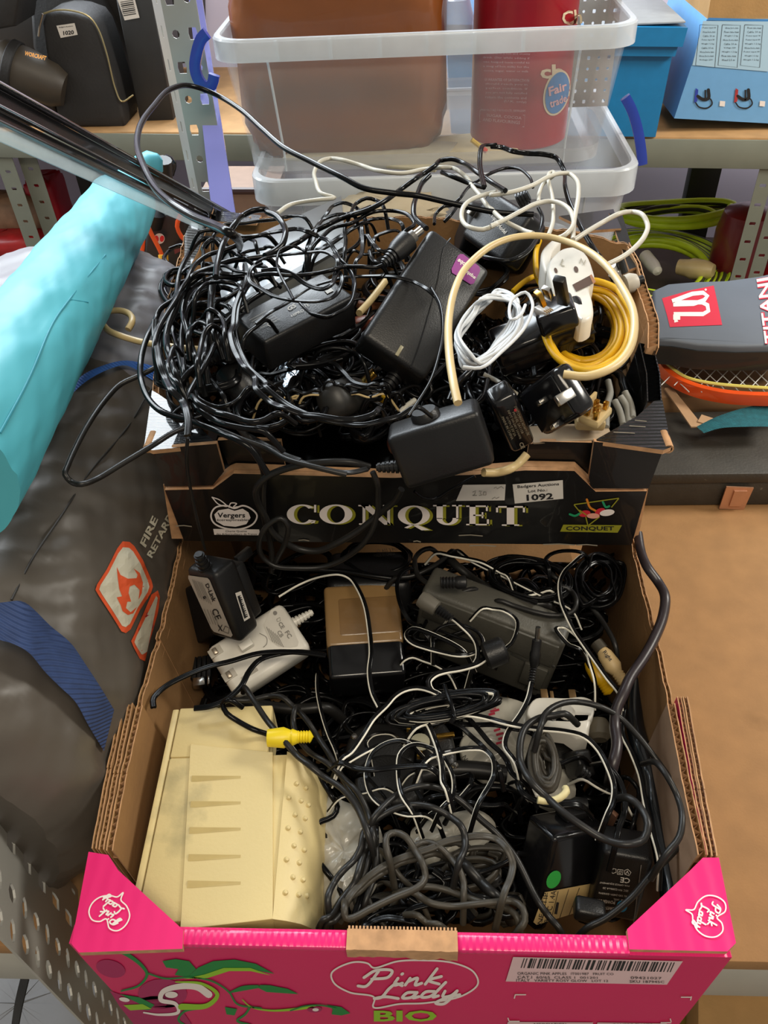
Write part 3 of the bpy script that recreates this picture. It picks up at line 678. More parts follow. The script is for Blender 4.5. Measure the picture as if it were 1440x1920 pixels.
# print on the front
M_GOLDP = mat('print_gold', '8d8a22', .5, noise=0); M_RED = mat('print_red', 'c42434', .5, noise=0)
pr = Print(FB, .0005)
def serif(pr, ch, q, mi, k):
    f = quadmap(q); W_ = Vector((q[1][0] - q[0][0], q[1][1] - q[0][1])).length; H_ = Vector((q[3][0] - q[0][0], q[3][1] - q[0][1])).length
    def quad(x0, y0, x1, y1, x2, y2, x3, y3): pr.poly([tuple(f(a - .5, b - .5)) for a, b in ((x0, y0), (x1, y1), (x2, y2), (x3, y3))], mi, k)
    def bar(x0, x1, y0, y1): quad(x0, y0, x1, y0, x1, y1, x0, y1)
    def ring(a0, a1, cx=.5, cy=.5, rx=.5, ry=.5, tx=.23, ty=.07, n=28):
        A = [math.radians(a0 + (a1 - a0) * i / n) for i in range(n + 1)]
        for i in range(n):
            p = [(cx + r1 * math.cos(a), cy + r2 * math.sin(a)) for a, (r1, r2) in ((A[i], (rx, ry)), (A[i + 1], (rx, ry)), (A[i + 1], (rx - tx, ry - ty)), (A[i], (rx - tx, ry - ty)))]
            pr.poly([tuple(f(x - .5, y - .5)) for x, y in p], mi, k)
    if ch in 'OQ': ring(0, 360)
    if ch == 'Q': quad(.42, .04, .62, .02, 1.0, -.24, .74, -.26); quad(.42, .04, .5, .0, .3, -.16, .2, -.12)
    if ch == 'C': ring(42, 322); bar(.88, .95, .6, .98); quad(.80, .14, .93, .2, .9, .06, .78, .04)
    if ch == 'N': bar(.12, .2, 0, 1); bar(.82, .9, 0, 1); quad(.06, 1, .32, 1, .92, 0, .74, 0); bar(0, .3, .93, 1); bar(.02, .32, 0, .07); bar(.7, 1.02, .93, 1)
    if ch == 'U': bar(.12, .34, .3, 1); bar(.8, .88, .3, 1); ring(180, 360, .5, .34, .38, .36, .2, .09); bar(0, .46, .93, 1); bar(.66, 1, .93, 1)
    if ch == 'E': bar(.14, .4, 0, 1); bar(0, .9, .93, 1); bar(0, .96, 0, .07); bar(.3, .7, .47, .54); bar(.84, .92, .72, 1); bar(.88, .97, 0, .3); bar(.66, .73, .36, .66)
    if ch == 'T': bar(.37, .63, 0, 1); bar(0, 1, .92, 1); bar(0, .07, .68, 1); bar(.93, 1, .68, 1); bar(.2, .8, 0, .07)
for ch, (x, w_, cy) in zip('CONQUET', ((538, 58, 963), (599, 62, 963), (672, 66, 964), (746, 60, 965), (812, 54, 964), (874, 44, 965), (930, 54, 966))):
    serif(pr, ch, rect(x + w_ / 2 + 6, cy + 1.5, w_, 37), 1, 0); serif(pr, ch, rect(x + w_ / 2, cy, w_, 37), 0, 2)
pr.make('title_print', [M_WH, M_GOLDP], bb)
pr = Print(FB, .0005)                                         # apple badge
pr.line([(398, 958), (405, 950), (425, 947), (440, 952), (455, 947), (470, 952), (482, 965), (476, 980), (455, 990), (425, 990), (402, 980), (396, 968)], 3, 0, closed=True, smooth=4)
pr.poly([(402, 964), (410, 956), (428, 953), (440, 957), (455, 953), (466, 960), (470, 970), (462, 982), (442, 987), (420, 985), (406, 977)], 0, 0)
pr.line([(398, 931), (412, 936), (426, 948), (410, 944), (398, 931)], 2, 0, smooth=3); pr.line([(430, 950), (433, 942), (444, 943), (438, 949), (452, 948)], 2, 0, smooth=3)
pr.text('Vergers', rect(434, 966, 52, 12), 1, k=2, bold=.02); pr.text('écoresponsables', rect(437, 974, 60, 6), 1, k=2)
pr.grid([(400, 991), (486, 992), (488, 1003), (402, 1002)], 1, 1, 0); pr.text('Charte Qualité', rect(443, 995, 40, 4), 1, k=2); pr.text('des Arboriculteurs de France', rect(444, 1000, 76, 3.6), 1, k=2)
pr.make('apple_badge', [M_WH, M_PRK], bb)
pr = Print(FB, .0005)
pr.poly([(1056, 983), (1166, 984), (1158, 998), (1050, 996)], 0, 0); pr.text('CONQUET', rect(1106, 990, 90, 9), 3, k=2, bold=.02)
for a, c in (((1076, 945), (1160, 933)), ((1160, 933), (1146, 950)), ((1076, 945), (1090, 962)), ((1098, 968), (1102, 984)), ((1124, 968), (1104, 983)), ((1086, 955), (1100, 965))): pr.line([a, c], 2, 0)
pr.disc(1096, 962, 11, 6, 10, 1, 1); pr.disc(1112, 966, 12, 5, 0, 4, 2); pr.disc(1138, 960, 14, 6, 8, 2, 2); pr.disc(1125, 958, 10, 6, 20, 1, 1)
pr.line([(1100, 935), (1106, 950), (1116, 956)], 4, 5, smooth=3); pr.line([(1130, 940), (1136, 950), (1142, 948)], 4, 6, smooth=3); pr.line([(1068, 963), (1078, 966), (1086, 962)], 4, 6, smooth=3)
pr.make('crest_print', [M_GOLDP, M_RED, M_WH, M_PRK, mat('print_salmon', 'dd9a86', .5, noise=0), mat('print_orange', 'c97a22', .5, noise=0), mat('print_teal', '1d8c5c', .5, noise=0)], bb)
def sticker(name, corners, surf, texts, parent, m=M_PRW, **k):
    pr = Print(surf, k.get('off', .0008)); pr.grid(corners, 2, 1, 0)
    for t, q, bo in texts: pr.text(t, q, 1, bold=bo, k=2)
    return pr.make(name, [m, M_PRK], parent)
sticker('lot_sticker', [(961, 907), (1055, 899), (1056, 934), (965, 943)], FB, [('Badgers Auctions', rect(1009, 909, 78, 7, 4), .01), ('Lot No.:', rect(1008, 918, 36, 5, 4), .01), ('1092', rect(1012, 930, 50, 12, 4), .03)], bb)
pr = Print(FB, .0008); pr.grid([(868, 908), (948, 907), (946, 937), (855, 938)], 2, 1, 0)
for s in ([(886, 921), (892, 918), (890, 925), (886, 927), (894, 927)], [(898, 919), (903, 919), (900, 923), (904, 926), (898, 927)], [(907, 920), (906, 926), (911, 926), (911, 920), (907, 920)], [(926, 914), (930, 911), (932, 915), (940, 910), (944, 914)], [(922, 934), (928, 930), (930, 933), (936, 930)]): pr.line(s, 1, 1, 2)
pr.make('handwritten_sticker', [M_PRW, M_PRG], bb)
# pale scuffs along the bottom of the front
pr = Print(FB, .0004)
for x, y, l in ((860, 1003, 45), (775, 1014, 14), (330, 985, 30), (1018, 1020, 60), (1080, 1021, 40), (560, 1012, 20), (880, 1022, 50)): pr.line([(x, y), (x + l * .5, y - 1), (x + l, y + 1)], 2, 0)
pr.make('scuffs', [mat('scuff', '8c8474', .8)], bb, kind='stuff')
pr = Print((Vector((0, 0, ZT)), Vector((0, 0, 1))), .0006)
for x, y, l in ((1180, 800, 30), (1150, 812, 40), (1190, 790, 22)): pr.line([(x, y), (x + l, y + 2)], 1.2, 0)
pr.make('scuffs', [MATS['scuff']], bb, kind='stuff')
# ================================================================ left side: tent bag, teal roll, channel
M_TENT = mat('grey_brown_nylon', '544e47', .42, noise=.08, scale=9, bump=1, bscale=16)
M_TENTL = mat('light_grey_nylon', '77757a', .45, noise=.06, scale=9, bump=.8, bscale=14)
def vnoise(x, y, s=0):
    return (math.sin(x * 3.1 + y * 5.3 + s) + math.sin(x * 7.7 - y * 4.1 + 2 * s) * .5 + math.sin(x * 13.3 + y * 11.9 + s * 3) * .3) / 1.8
NA, NL = 150, 190
V = []; y0, y1 = .25, .98; 
for j in range(NL + 1):
    t = j / NL; y = y0 + (y1 - y0) * t
    e = 1 - max(0, (t - .80) / .20) ** 2.2 * .42 - max(0, (.06 - t) / .06) ** 2 * .18
    for i in range(NA):
        a = 2 * math.pi * i / NA; c_, s_ = math.cos(a), math.sin(a)
        rx = .186 * e; rz = .158 * e
        k = 1 + .018 * vnoise(a * 2, t * 9) + .008 * vnoise(a * 6 + 1, t * 26, 2)
        k -= .02 * math.exp(-((a - 1.05) / .06) ** 2) - .012 * math.exp(-((math.sin(t * 46 + a * 3)) / .3) ** 2) * math.exp(-((a - 1.05) / .3) ** 2)
        q_ = Vector((c_ * .19, y, s_ * .16)); k += .010 * (.3 - abs(mnoise.noise(Vector((q_.x * 16 + y * 6, y * 11, q_.z * 16))))) + .004 * (.3 - abs(mnoise.noise(q_ * 42)))
        V.append(Vector((-.42 + rx * k * (abs(c_) ** .85) * (1 if c_ > 0 else -1), y, .163 + rz * k * (abs(s_) ** .85) * (1 if s_ > 0 else -1))))
F = []; MI = []
for j in range(NL):
    for i in range(NA):
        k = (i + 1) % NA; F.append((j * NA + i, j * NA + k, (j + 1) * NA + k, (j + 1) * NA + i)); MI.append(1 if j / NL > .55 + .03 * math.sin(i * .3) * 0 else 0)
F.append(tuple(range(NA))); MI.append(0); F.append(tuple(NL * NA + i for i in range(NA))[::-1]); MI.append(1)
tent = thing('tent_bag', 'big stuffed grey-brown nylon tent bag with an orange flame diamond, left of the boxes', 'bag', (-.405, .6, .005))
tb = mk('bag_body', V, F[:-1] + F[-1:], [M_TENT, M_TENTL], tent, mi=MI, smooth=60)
TB = BVHTree.FromPolygons([v for v in V], F)
def on_tent(px, py, off=.002):
    d = ray(px, py).normalized(); h = TB.ray_cast(CAMP, d); return (h[0] if h[0] else CAMP + d * .7) - d * off
pr = Print(TB, .0020); O = mat('print_flame', 'd9552b', .55, noise=0); W2 = mat('print_bone', 'c9c4b0', .55, noise=0)
def rdiamond(c, k): return [(c[0] + (x - c[0]) * k, c[1] + (y - c[1]) * k) for x, y in [(230, 1015), (243, 1016), (252, 1024), (268, 1050), (284, 1088), (287, 1100), (283, 1112), (262, 1145), (245, 1180), (236, 1187), (228, 1184), (212, 1158), (186, 1118), (179, 1106), (182, 1096), (200, 1068), (220, 1028)]]
pr.poly(rdiamond((234, 1100), 1), 0, 0); pr.poly(rdiamond((234, 1101), .87), 1, 1)
fl_ = [(219, 1063), (226, 1078), (240, 1085), (256, 1084), (258, 1078), (251, 1066), (262, 1074), (268, 1092), (266, 1112), (260, 1124), (262, 1106), (252, 1096), (243, 1100), (241, 1112), (246, 1128), (239, 1128), (236, 1140), (245, 1148), (257, 1138), (250, 1150), (240, 1153), (230, 1146), (226, 1134), (219, 1120), (229, 1118), (224, 1105), (221, 1085)]
pr.poly(fl_, 0, 2)
pr.poly([(296, 1107), (300, 1120), (296, 1150), (280, 1205), (272, 1240), (262, 1235), (250, 1212), (246, 1202), (252, 1190), (284, 1115)], 0, 0)
pr.poly([(293, 1117), (296, 1122), (276, 1222), (266, 1228), (256, 1212), (252, 1204), (256, 1193)], 1, 1)
for x, y, r in ((266, 1183, 6), (277, 1155, 5), (286, 1138, 4), (284, 1174, 4), (270, 1210, 5)): pr.disc(x, y, r, r * 1.3, 0, 2, 2)
pr.text('FIRE', [(262, 1018), (286, 966), (297, 974), (273, 1027)], 1, bold=.03, k=1); pr.text('RETARDANT', [(275, 1040), (340, 912), (350, 922), (285, 1047)], 1, bold=.03, k=1)
pr.make('flame_print', [O, W2, mat('print_red_dark', 'a52c2e', .55, noise=0)], tent)
# seams
for pts in ([(325, 700), (290, 722), (240, 800), (165, 890), (120, 960), (60, 1050), (22, 1125)], [(0, 572), (40, 540), (70, 505), (78, 482)]):
    b = MB(); b.tube(spline([on_tent(x, y, .0005) for x, y in pts], .006), .0009, 6); b.make('seam', mat('dark_thread', '2a2622', .7), tent)
# wide blue webbing over the bag
M_WEB = mat('blue_webbing', '2f4472', .75, noise=.12, scale=90, bump=.7, wave=(160, 'DIAGONAL', 0))
def band(name, L_, R_, offs, parent, m, th=.0018, surf=None, sub=3, z=None, **k):
    f = (lambda p, o: on_tent(p[0], p[1], o)) if z is None else (lambda p, o: P(p[0], p[1], z + o))
    a = spline([f(p, o) for p, o in zip(L_, offs)], .006); c = spline([f(p, o) for p, o in zip(R_, offs)], .006); n = 40
    g_ = lambda s, t: s[min(len(s) - 1, int(t * (len(s) - 1)))].lerp(s[min(len(s) - 1, int(t * (len(s) - 1)) + 1)], t * (len(s) - 1) - int(t * (len(s) - 1)))
    V = []; F = []
    for i in range(n + 1):
        p, q = g_(a, i / n), g_(c, i / n); nn = (CAMP - p).normalized() * th; mid = p.lerp(q, .5) + nn * .8
        V += [p + nn, mid + nn * .3, q + nn, q, p]
    for i in range(n):
        for q in range(5): r = (q + 1) % 5; F.append((5 * i + q, 5 * i + r, 5 * i + 5 + r, 5 * i + 5 + q))
    F += [(0, 1, 2, 3, 4), tuple(5 * n + q for q in (4, 3, 2, 1, 0))]
    return mk(name, V, F, m, parent, smooth=50, **k)
band('webbing_strap', [(-30, 1130), (0, 1130), (42, 1127), (64, 1143), (93, 1172), (134, 1207), (160, 1245), (185, 1283), (214, 1331)], [(-30, 1196), (0, 1200), (25, 1207), (54, 1223), (83, 1258), (112, 1287), (141, 1315), (166, 1360), (195, 1408)], [.03, .03, .03, .028, .02, .015, .012, .008, .004], tent, M_WEB)
band('webbing_loop', [(-30, 1150), (0, 1156), (30, 1156), (48, 1168), (56, 1190)], [(-30, 1190), (0, 1190), (24, 1190), (40, 1200), (52, 1222)], [.022, .02, .018, .016, .014], tent, M_WEB)
band('webbing_strap', [(104, 765), (130, 727), (160, 700), (200, 683), (240, 676), (295, 688)], [(108, 778), (136, 738), (166, 712), (205, 692), (240, 686), (290, 715)], [.008, .012, .016, .016, .012, .004], tent, mat('bright_blue_webbing', '2b5fae', .7, bump=.5, wave=(160, 'DIAGONAL', 0)))
# teal roll
M_TEAL = mat('teal_nylon', '48a0ae', .5, noise=.05, scale=8, bump=.3, bscale=18)
A_ = PD(-115, 905, .47); B_ = PD(238, 372, 1.03); ax = (B_ - A_); Lr = ax.length
fr, _ = look_frame(A_, B_); V = []; F = []; n = 72; m = 170
for j in range(m + 1):
    t = j / m; rr = .045 * (1 - .12 * t) * (1 - max(0, (t - .955) / .045) ** 2 * .55)
    for i in range(n):
        a = 2 * math.pi * i / n; k = 1 + .018 * vnoise(a * 1.5, t * 9, 1) + .05 * (.3 - abs(mnoise.noise(Vector((math.cos(a) * 1.6, math.sin(a) * 1.6, t * 6))))) + .02 * (.3 - abs(mnoise.noise(Vector((math.cos(a) * 4, math.sin(a) * 4, t * 22))))) + (.03 * math.sin(a * 5 + t * 60) * max(0, (t - .9) / .1))
        V.append(fr @ Vector((rr * k * math.cos(a), rr * k * math.sin(a), Lr * t + .008 * math.sin(a * 2) * (t > .99))))
for j in range(m):
    for i in range(n): k = (i + 1) % n; F.append((j * n + i, j * n + k, (j + 1) * n + k, (j + 1) * n + i))
F += [tuple(range(n))[::-1], tuple(m * n + i for i in range(n))]
tr = thing('teal_cloth_roll', 'long teal cloth roll lying slanted across the grey tent bag', 'roll', A_)
mk('cloth_tube', V, F, M_TEAL, tr, smooth=70)
TR = BVHTree.FromPolygons(V, F)
def on_roll(px, py):
    d = ray(px, py).normalized(); h = TR.ray_cast(CAMP, d); return (h[0] if h[0] else CAMP + d * .7) - d * .0003
b = MB(); b.tube(spline([on_roll(x, y) for x, y in ((198, 478), (130, 562), (100, 605), (52, 715), (0, 812))], .006), .0008, 6); b.make('seam', mat('teal_thread', '1f7f90', .7), tr)
b = MB(); b.tube(spline([on_roll(x, y) for x, y in ((130, 562), (165, 567))], .006), .0007, 6); b.make('seam', MATS['teal_thread'], tr)
c_ = PD(284, 305, 1.22); b = MB(); f2, _ = look_frame(c_ + Vector((-.05, -.02, -.03)), c_ + Vector((.012, 0, .006)))
b.lathe([(.0, 0), (.022, 0), (.022, .05), (.018, .068), (.006, .078), (0, .078)], f2, 14); b.make('tied_end', M_TEAL, tr)
# shiny black and silver channel
A_ = PD(-60, 128, .45); B_ = PD(432, 402, .95); fr, Lc = look_frame(A_, B_)
zax = (B_ - A_).normalized(); dn_ = (PD(-60, 200, .45) - A_); dn_ = (dn_ - zax * dn_.dot(zax)).normalized(); nn = zax.cross(dn_)
if nn.dot(CAMP - A_) < 0: nn = -nn
fr = Matrix((dn_, nn, zax)).transposed().to_4x4(); fr.translation = A_
ch = thing('metal_channel', 'long shiny black and chrome channel slanting down from the top left', 'channel', A_)
b = MB(); b.box(fr, 0, .0018, -.001, .006, 0, Lc, .0005); b.box(fr, .0125, .0135, -.001, .004, 0, Lc, .0003); b.make('chrome_edge', mat('chrome', 'b9b9ba', .12, metal=1, noise=.04), ch)
b = MB(); b.box(fr, .0018, .0125, -.002, -.001, 0, Lc); b.make('black_channel', mat('channel_black', '201f20', .25, coat=.3), ch)
b = MB(); b.box(fr, .0135, .0205, -.004, -.0025, 0, Lc); b.box(fr, .0195, .021, -.004, .0, 0, Lc, .0004); b.make('grey_flange', mat('channel_grey', '6f6d6c', .14, metal=.85, noise=.06), ch)
b = MB(); b.box(fr, .0205, .031, -.005, -.0035, 0, Lc * .93, .0006); b.make('clear_flange', mat('clear_plastic_strip', 'c9dbe2', .12, alpha=.45, coat=.4), ch)
# ================================================================ clear bins and what they hold
M_CLR = mat('clear_bin', 'd8dce0', .22, noise=.03, scale=12, alpha=.13, coat=.2)
M_CLR3 = mat('milky_bin', 'ccd0d4', .25, noise=.03, scale=12, alpha=.38, coat=.2)
M_CLR2 = mat('clear_bin_rim', 'dbe2e8', .22, noise=.03, alpha=.52, coat=.2)
def rr_(cx, cy, w_, d, r, n=6):
    out = []
    for qx, qy, a0_ in ((1, 1, 0), (-1, 1, 90), (-1, -1, 180), (1, -1, 270)):
        for i in range(n + 1):
            a = math.radians(a0_ + 90 * i / n); out.append((cx + qx * (w_ / 2 - r) + r * math.cos(a), cy + qy * (d / 2 - r) + r * math.sin(a)))
    return out
def loft(mb, rings, mi=0, cap0=False, cap1=False):
    m = len(rings[0][0]); V = []; F = []
    for pl, z in rings: V += [(x, y, z) for x, y in pl]
    for k in range(len(rings) - 1):
        for i in range(m): j = (i + 1) % m; F.append((k * m + i, k * m + j, (k + 1) * m + j, (k + 1) * m + i))
    if cap0: F.append(tuple(range(m))[::-1])
    if cap1: F.append(tuple((len(rings) - 1) * m + i for i in range(m)))
    return mb.add(V, F, mi)
def bin_(yf, l, r_, ytop, ybot, D, lip, sink, rib, name, label, zfix=None, taper=.022):
    pl, prr = PY(l, ytop, yf), PY(r_, ytop, yf); zt_ = (pl.z + prr.z) / 2; zb_ = PY((l + r_) / 2, ybot, yf + taper).z if zfix is None else zfix
    W_ = prr.x - pl.x; cx = (pl.x + prr.x) / 2; cy = yf + D / 2; t = thing(name, label, 'box', (cx, cy, zb_))
    def ring(z, k, e=0): return (rr_(cx, cy, W_ - 2 * k - 2 * e, D - 2 * k - 2 * e, .035 - e), z)
    b = MB(); tp = .008
    loft(b, [ring(zb_, taper + .008), ring(zb_ + .006, taper), ring(zt_ - lip, tp), ring(zt_ - .002, tp - .002), ring(zt_ - .002, tp, .001), ring(zt_ - lip, tp + .001, .001), ring(zb_ + .007, taper, .0015), ring(zb_ + .002, taper + .008, .0015)], cap0=True)
    b.make('tub', M_CLR if zfix is None else M_CLR3, t, smooth=40)
    if zfix is None: b = MB(); loft(b, [ring(zb_ - .0005, taper + .007), ring(zb_ + .006, taper - .001), ring(zb_ + .022, taper - .0015)]); b.make('foot_band', M_CLR3, t, smooth=40)
    b = MB(); loft(b, [ring(zt_ - lip, 0), ring(zt_ - .002, 0), ring(zt_, .0015), ring(zt_, tp - .001), ring(zt_ - .003, tp - .001), ring(zt_ - .003, .0025), ring(zt_ - lip, .0025), ring(zt_ - lip, 0)]); b.make('rim', M_CLR2, t, smooth=40)
    for px in rib:
        x = PY(px, ytop + 20, yf).x; b = MB(); b.box(I4, x - .0018, x + .0018, yf + .001, yf + tp, zt_ - lip, zt_ - .002, .0008); b.make('rib', M_CLR2, t)
    # moulded corner columns and foot
    for sx in (-1, 1):
        x = cx + sx * (W_ / 2 - .062); b = MB(); b.sweep([(x, yf + tp + .0005, zt_ - lip), (x - sx * .004, yf + taper, zb_ + .03), (x - sx * .004, yf + taper, zb_ + .006)], circ(.0016, 6)); b.make('corner_ridge', M_CLR2, t)
    return t, cx, cy, W_, zt_, zb_
_, ucx, ucy, uW, uzt, uzb = bin_(.97, 384, 1206, 62, 322, .36, .022, 0, (516, 618, 712, 800, 890, 982), 'storage_bin', 'clear plastic storage bin on top, holding a brown pouch and a red tin')
bin_(.955, 462, 1206, 330, 500, .36, .03, 0, (), 'storage_bin', 'clear plastic storage bin underneath, mostly hidden behind the black box', zfix=.15)
# stand-in carton that carries the lower bin
M_BLUEH = mat('blue_handle', '2541a8', .3, coat=.3)
for pts, z_, lab in (([(388, 62), (378, 72), (369, 100), (366, 128), (374, 152), (386, 163), (398, 158), (402, 140)], .47, 'bright blue clip handle at the left end of the upper clear bin'), ([(1172, 182), (1184, 205), (1196, 245), (1203, 290), (1204, 308)], .36, 'deep blue clip handle at the right end of the clear bins')):
    S = spline([PY(x, y, .985 if z_ > .4 else 1.08) for x, y in pts], .006)
    b = MB(); b.sweep(S, [(-.003, -.006), (.003, -.006), (.004, 0), (.003, .006), (-.003, .006), (-.004, 0)]); b.make('clip_handle', M_BLUEH, None, label=lab, cat='handle')
# brown pouch
def blob(name, label, cat, c, sx, sy, sz, e, m, wr=.03, n=40, parent=None, seed=0):
    V = []; F = []; R_ = n // 2
    for j in range(R_ + 1):
        ph = -math.pi / 2 + math.pi * j / R_
        for i in range(n):
            a = 2 * math.pi * i / n; f = lambda u, q: (abs(u) ** q) * (1 if u >= 0 else -1)
            k = 1 + wr * vnoise(a * 2.2, ph * 3, seed) + wr * .4 * vnoise(a * 7, ph * 9, seed + 4)
            V.append(Vector((c[0] + sx * k * f(math.cos(ph), e) * f(math.cos(a), e), c[1] + sy * k * f(math.cos(ph), e) * f(math.sin(a), e), c[2] + sz * k * f(math.sin(ph), e))))
    for j in range(R_):
        for i in range(n): k = (i + 1) % n; F.append((j * n + i, j * n + k, (j + 1) * n + k, (j + 1) * n + i))
    return mk(name, V, F, m, parent, label=label, cat=None if parent else cat, smooth=80)
pc = PY(645, 150, 1.10); M_LEA = mat('brown_vinyl', '7a4319', .3, noise=.12, scale=9, bump=.5, bscale=30, coat=.3)
bag = thing('brown_pouch', 'shiny brown vinyl pouch standing in the upper clear bin', 'pouch', (pc.x, pc.y, uzb + .01))
blob('pouch_body', None, None, (pc.x, 1.12, uzb + .105), .128, .085, .115, .42, M_LEA, .022, 56, bag)
b = MB(); b.tube(spline([Vector((pc.x + .129 * math.cos(a), 1.12 + .09 * math.sin(a) * 0 - .0, uzb + .105 + .116 * math.sin(a))) for a in [math.radians(x) for x in range(20, 165, 12)]], .01), .0025, 6); b.make('piping', mat('tan_piping', '8a5222', .5), bag)
# red tin
c0, c1 = PY(895, 20, 1.03), PY(1104, 20, 1.03); rt = (c1.x - c0.x) / 2; cxr = (c0.x + c1.x) / 2
fr = Matrix.Translation((cxr, 1.03 + rt + .01, uzb + .004)); tin = thing('cocoa_tin', 'tall red cocoa tin standing in the upper clear bin', 'tin', fr.translation)
hz = .19
b = MB(); b.lathe([(rt - .002, 0), (rt, .002), (rt, hz), (rt + .0015, hz + .002), (rt, hz + .005), (rt - .003, hz + .005), (rt - .004, .003), (0, .003)], fr, 48, [0, 0, 1, 1, 1, 1, 1]); b.make('can', [mat('red_tin', '9c1224', .35, coat=.3), M_SIL], tin)
TN = BVHTree.FromPolygons([fr @ Vector((rt * math.cos(a), rt * math.sin(a), z)) for z in (0, hz) for a in [math.pi * 2 * i / 72 for i in range(72)]], [(i, (i + 1) % 72, 72 + (i + 1) % 72, 72 + i) for i in range(72)])
pr = Print(TN, .0008); r_ = random.Random(4)
for i, (t, x0, x1) in enumerate((('delicious chocolate is', 905, 995), ('the secret of a rich and creamy', 905, 994), ('drink. (Stir while adding if', 905, 993), ('one heaped teaspoonful to', 906, 993), ('a mug of hot milk) for the', 906, 992), ('cocoa, sugar, water or milk', 907, 991), ('', 0, 0), ('GUARANTEE OF SATISFACTION', 908, 992), ('should reach you in', 910, 989), ('perfect condition. If', 911, 989), ('you are not fully satisfied', 910, 988), ('return the contents and', 910, 987), ('(U.K. only)', 945, 987), ('', 0, 0), ('MANUFACTURED FOR FOODS LTD., BIRMINGHAM', 902, 985))):
    if t: y = 92 + i * 8.2; pr.text(t, [(x0, y - 3), (x1, y - 1), (x1, y + 4), (x0, y + 2)], 0, res=1)
pr.line([(900, 206), (984, 216), (983, 238), (899, 228), (900, 206)], 1, 0, smooth=0); pr.text('SUGAR, COCOA', rect(945, 219, 66, 6, -5), 0); pr.text('AND FLAVOURINGS', rect(940, 227, 70, 6, -5), 0)
pr.text('ch', [(1012, 122), (1056, 120), (1056, 146), (1014, 148)], 1, bold=.03)
pr.text('Ch', [(1052, 22), (1090, 16), (1092, 44), (1056, 48)], 1, bold=.02)
pr.disc(1044, 174, 24, 44, -14, 1, 0, 28); pr.disc(1045, 174, 21, 40, -14, 2, 1, 28)
pr.text('Fair', [(1028, 164), (1062, 152), (1064, 168), (1030, 181)], 0, bold=.03, k=7); pr.text('trade', [(1030, 188), (1062, 176), (1063, 190), (1032, 203)], 0, bold=.02, k=7)
pr.make('tin_print', [mat('print_tinpink', 'c79aa0', .5, noise=0), mat('print_cream', 'c9b79a', .5, noise=0), mat('print_tinblue', '2f6ea6', .5, noise=0)], tin)
# grater, envelopes and odds in the bin
pg = PY(1108, 110, 1.1); b = MB(); fr = Matrix.Translation((pg.x - .03, 1.12, uzb + .01)); 
V0 = []; perf(b, Matrix(((1, 0, 0, pg.x - .03), (0, 0, -1, 1.12), (0, 1, 0, uzb + .03), (0, 0, 0, 1))), .062, .16, .0125, 5, .004, .004, alt=True)
b.make('grater', M_SIL, None, label='small perforated metal sheet beside the red tin in the clear bin', cat='grater')
b = MB(); 
for i, (px, w_, z_, m_, nm, lab) in enumerate(((870, .13, .012, 'c2b58f', 'envelope', 'crumpled cream envelope lying on the floor of the clear bin'), (690, .2, .007, 'a9a38d', 'paper_bag', 'flat grey-beige paper bag under the brown pouch'))):
    c = PY(px, 260, 1.01); MB().box(Matrix.Translation((c.x, 1.05, uzb + .004 + i * .001)) @ Matrix.Rotation(.2 - i * .5, 4, 'Z'), -w_ / 2, w_ / 2, -.05, .05, 0, .004, .0015).make(nm, mat(nm, m_, .7, noise=.1), None, label=lab, cat=nm.split('_')[0])
b = MB(); a_, c_ = PY(884, 262, 1.0), PY(912, 284, 1.0); b.tube([a_, a_.lerp(c_, .6)], .0028, 8, 0); b.tube([a_.lerp(c_, .6), c_], .003, 8, 1); b.make('small_lamp', [mat('amber', 'd7b23a', .3), mat('red_tip', 'd23c1c', .3)], None, label='tiny yellow and red neon tester in the clear bin', cat='tester')
b = MB(); a_, c_ = PY(838, 20, 1.12), PY(868, 0, 1.16); b.lathe([(.0, 0), (.02, 0), (.022, .03), (.016, .05), (0, .055)], Matrix.Translation((a_.x + .012, 1.14, uzt - .05)), 18); b.make('glass_stopper', M_CLR2, None, label='clear glass stopper between the pouch and the red tin', cat='stopper')
# ================================================================ on the rack behind: right
M_BLB = mat('blue_plastic', '1672a6', .35, noise=.05); YR1 = 1.505
t = thing('blue_file_box', 'teal-blue plastic file box with a lid, behind and right of the clear bins', 'box', (PY(1040, 257, YR1).x, YR1, zs))
def vquad(mb, tl, tr_, br, bl, y, d, mi=0):
    """upright slab from its front outline at depth y, reaching back d"""
    pts = [PY(p[0], p[1], y) for p in (tl, tr_, br, bl)]; V = pts + [p + Vector((0, d, 0)) for p in pts]
    return mb.add(V, [(0, 3, 2, 1), (4, 5, 6, 7), (0, 1, 5, 4), (1, 2, 6, 5), (2, 3, 7, 6), (3, 0, 4, 7)], mi)
b = MB(); vquad(b, (838, 92), (1262, 96), (1229, 257), (846, 250), YR1, .2); b.make('tub', M_BLB, t)
b = MB(); vquad(b, (832, 80), (1272, 84), (1266, 106), (834, 102), YR1 - .012, .23); b.make('collar', M_BLB, t)
b = MB(); vquad(b, (826, 46), (1290, 52), (1280, 88), (830, 84), YR1 - .02, .24); b.make('lid', M_BLB, t)
b = MB(); z_ = PY(1200, 48, YR1 - .02).z; x0, x1 = PY(840, 40, YR1).x, PY(1282, 40, YR1).x; b.box(I4, x0, x1, YR1 - .012, YR1 + .2, z_ - .001, z_ + .002, .001); b.make('lid_inset', mat('dusty_grey', '8b8f92', .5), t)
t = thing('printed_carton', 'light blue printed carton showing two small hand pumps', 'carton', (PY(1300, 230, 1.52).x, 1.52, zs))
YC = 1.52; PLC = (Vector((0, YC, 0)), Vector((0, -1, 0)))
b = MB(); vquad(b, (1325, 36), (1530, 36), (1530, 236), (1264, 222), YC, .25); b.make('carton_body', mat('blue_print_card', '6aa0cf', .5, noise=.03), t)
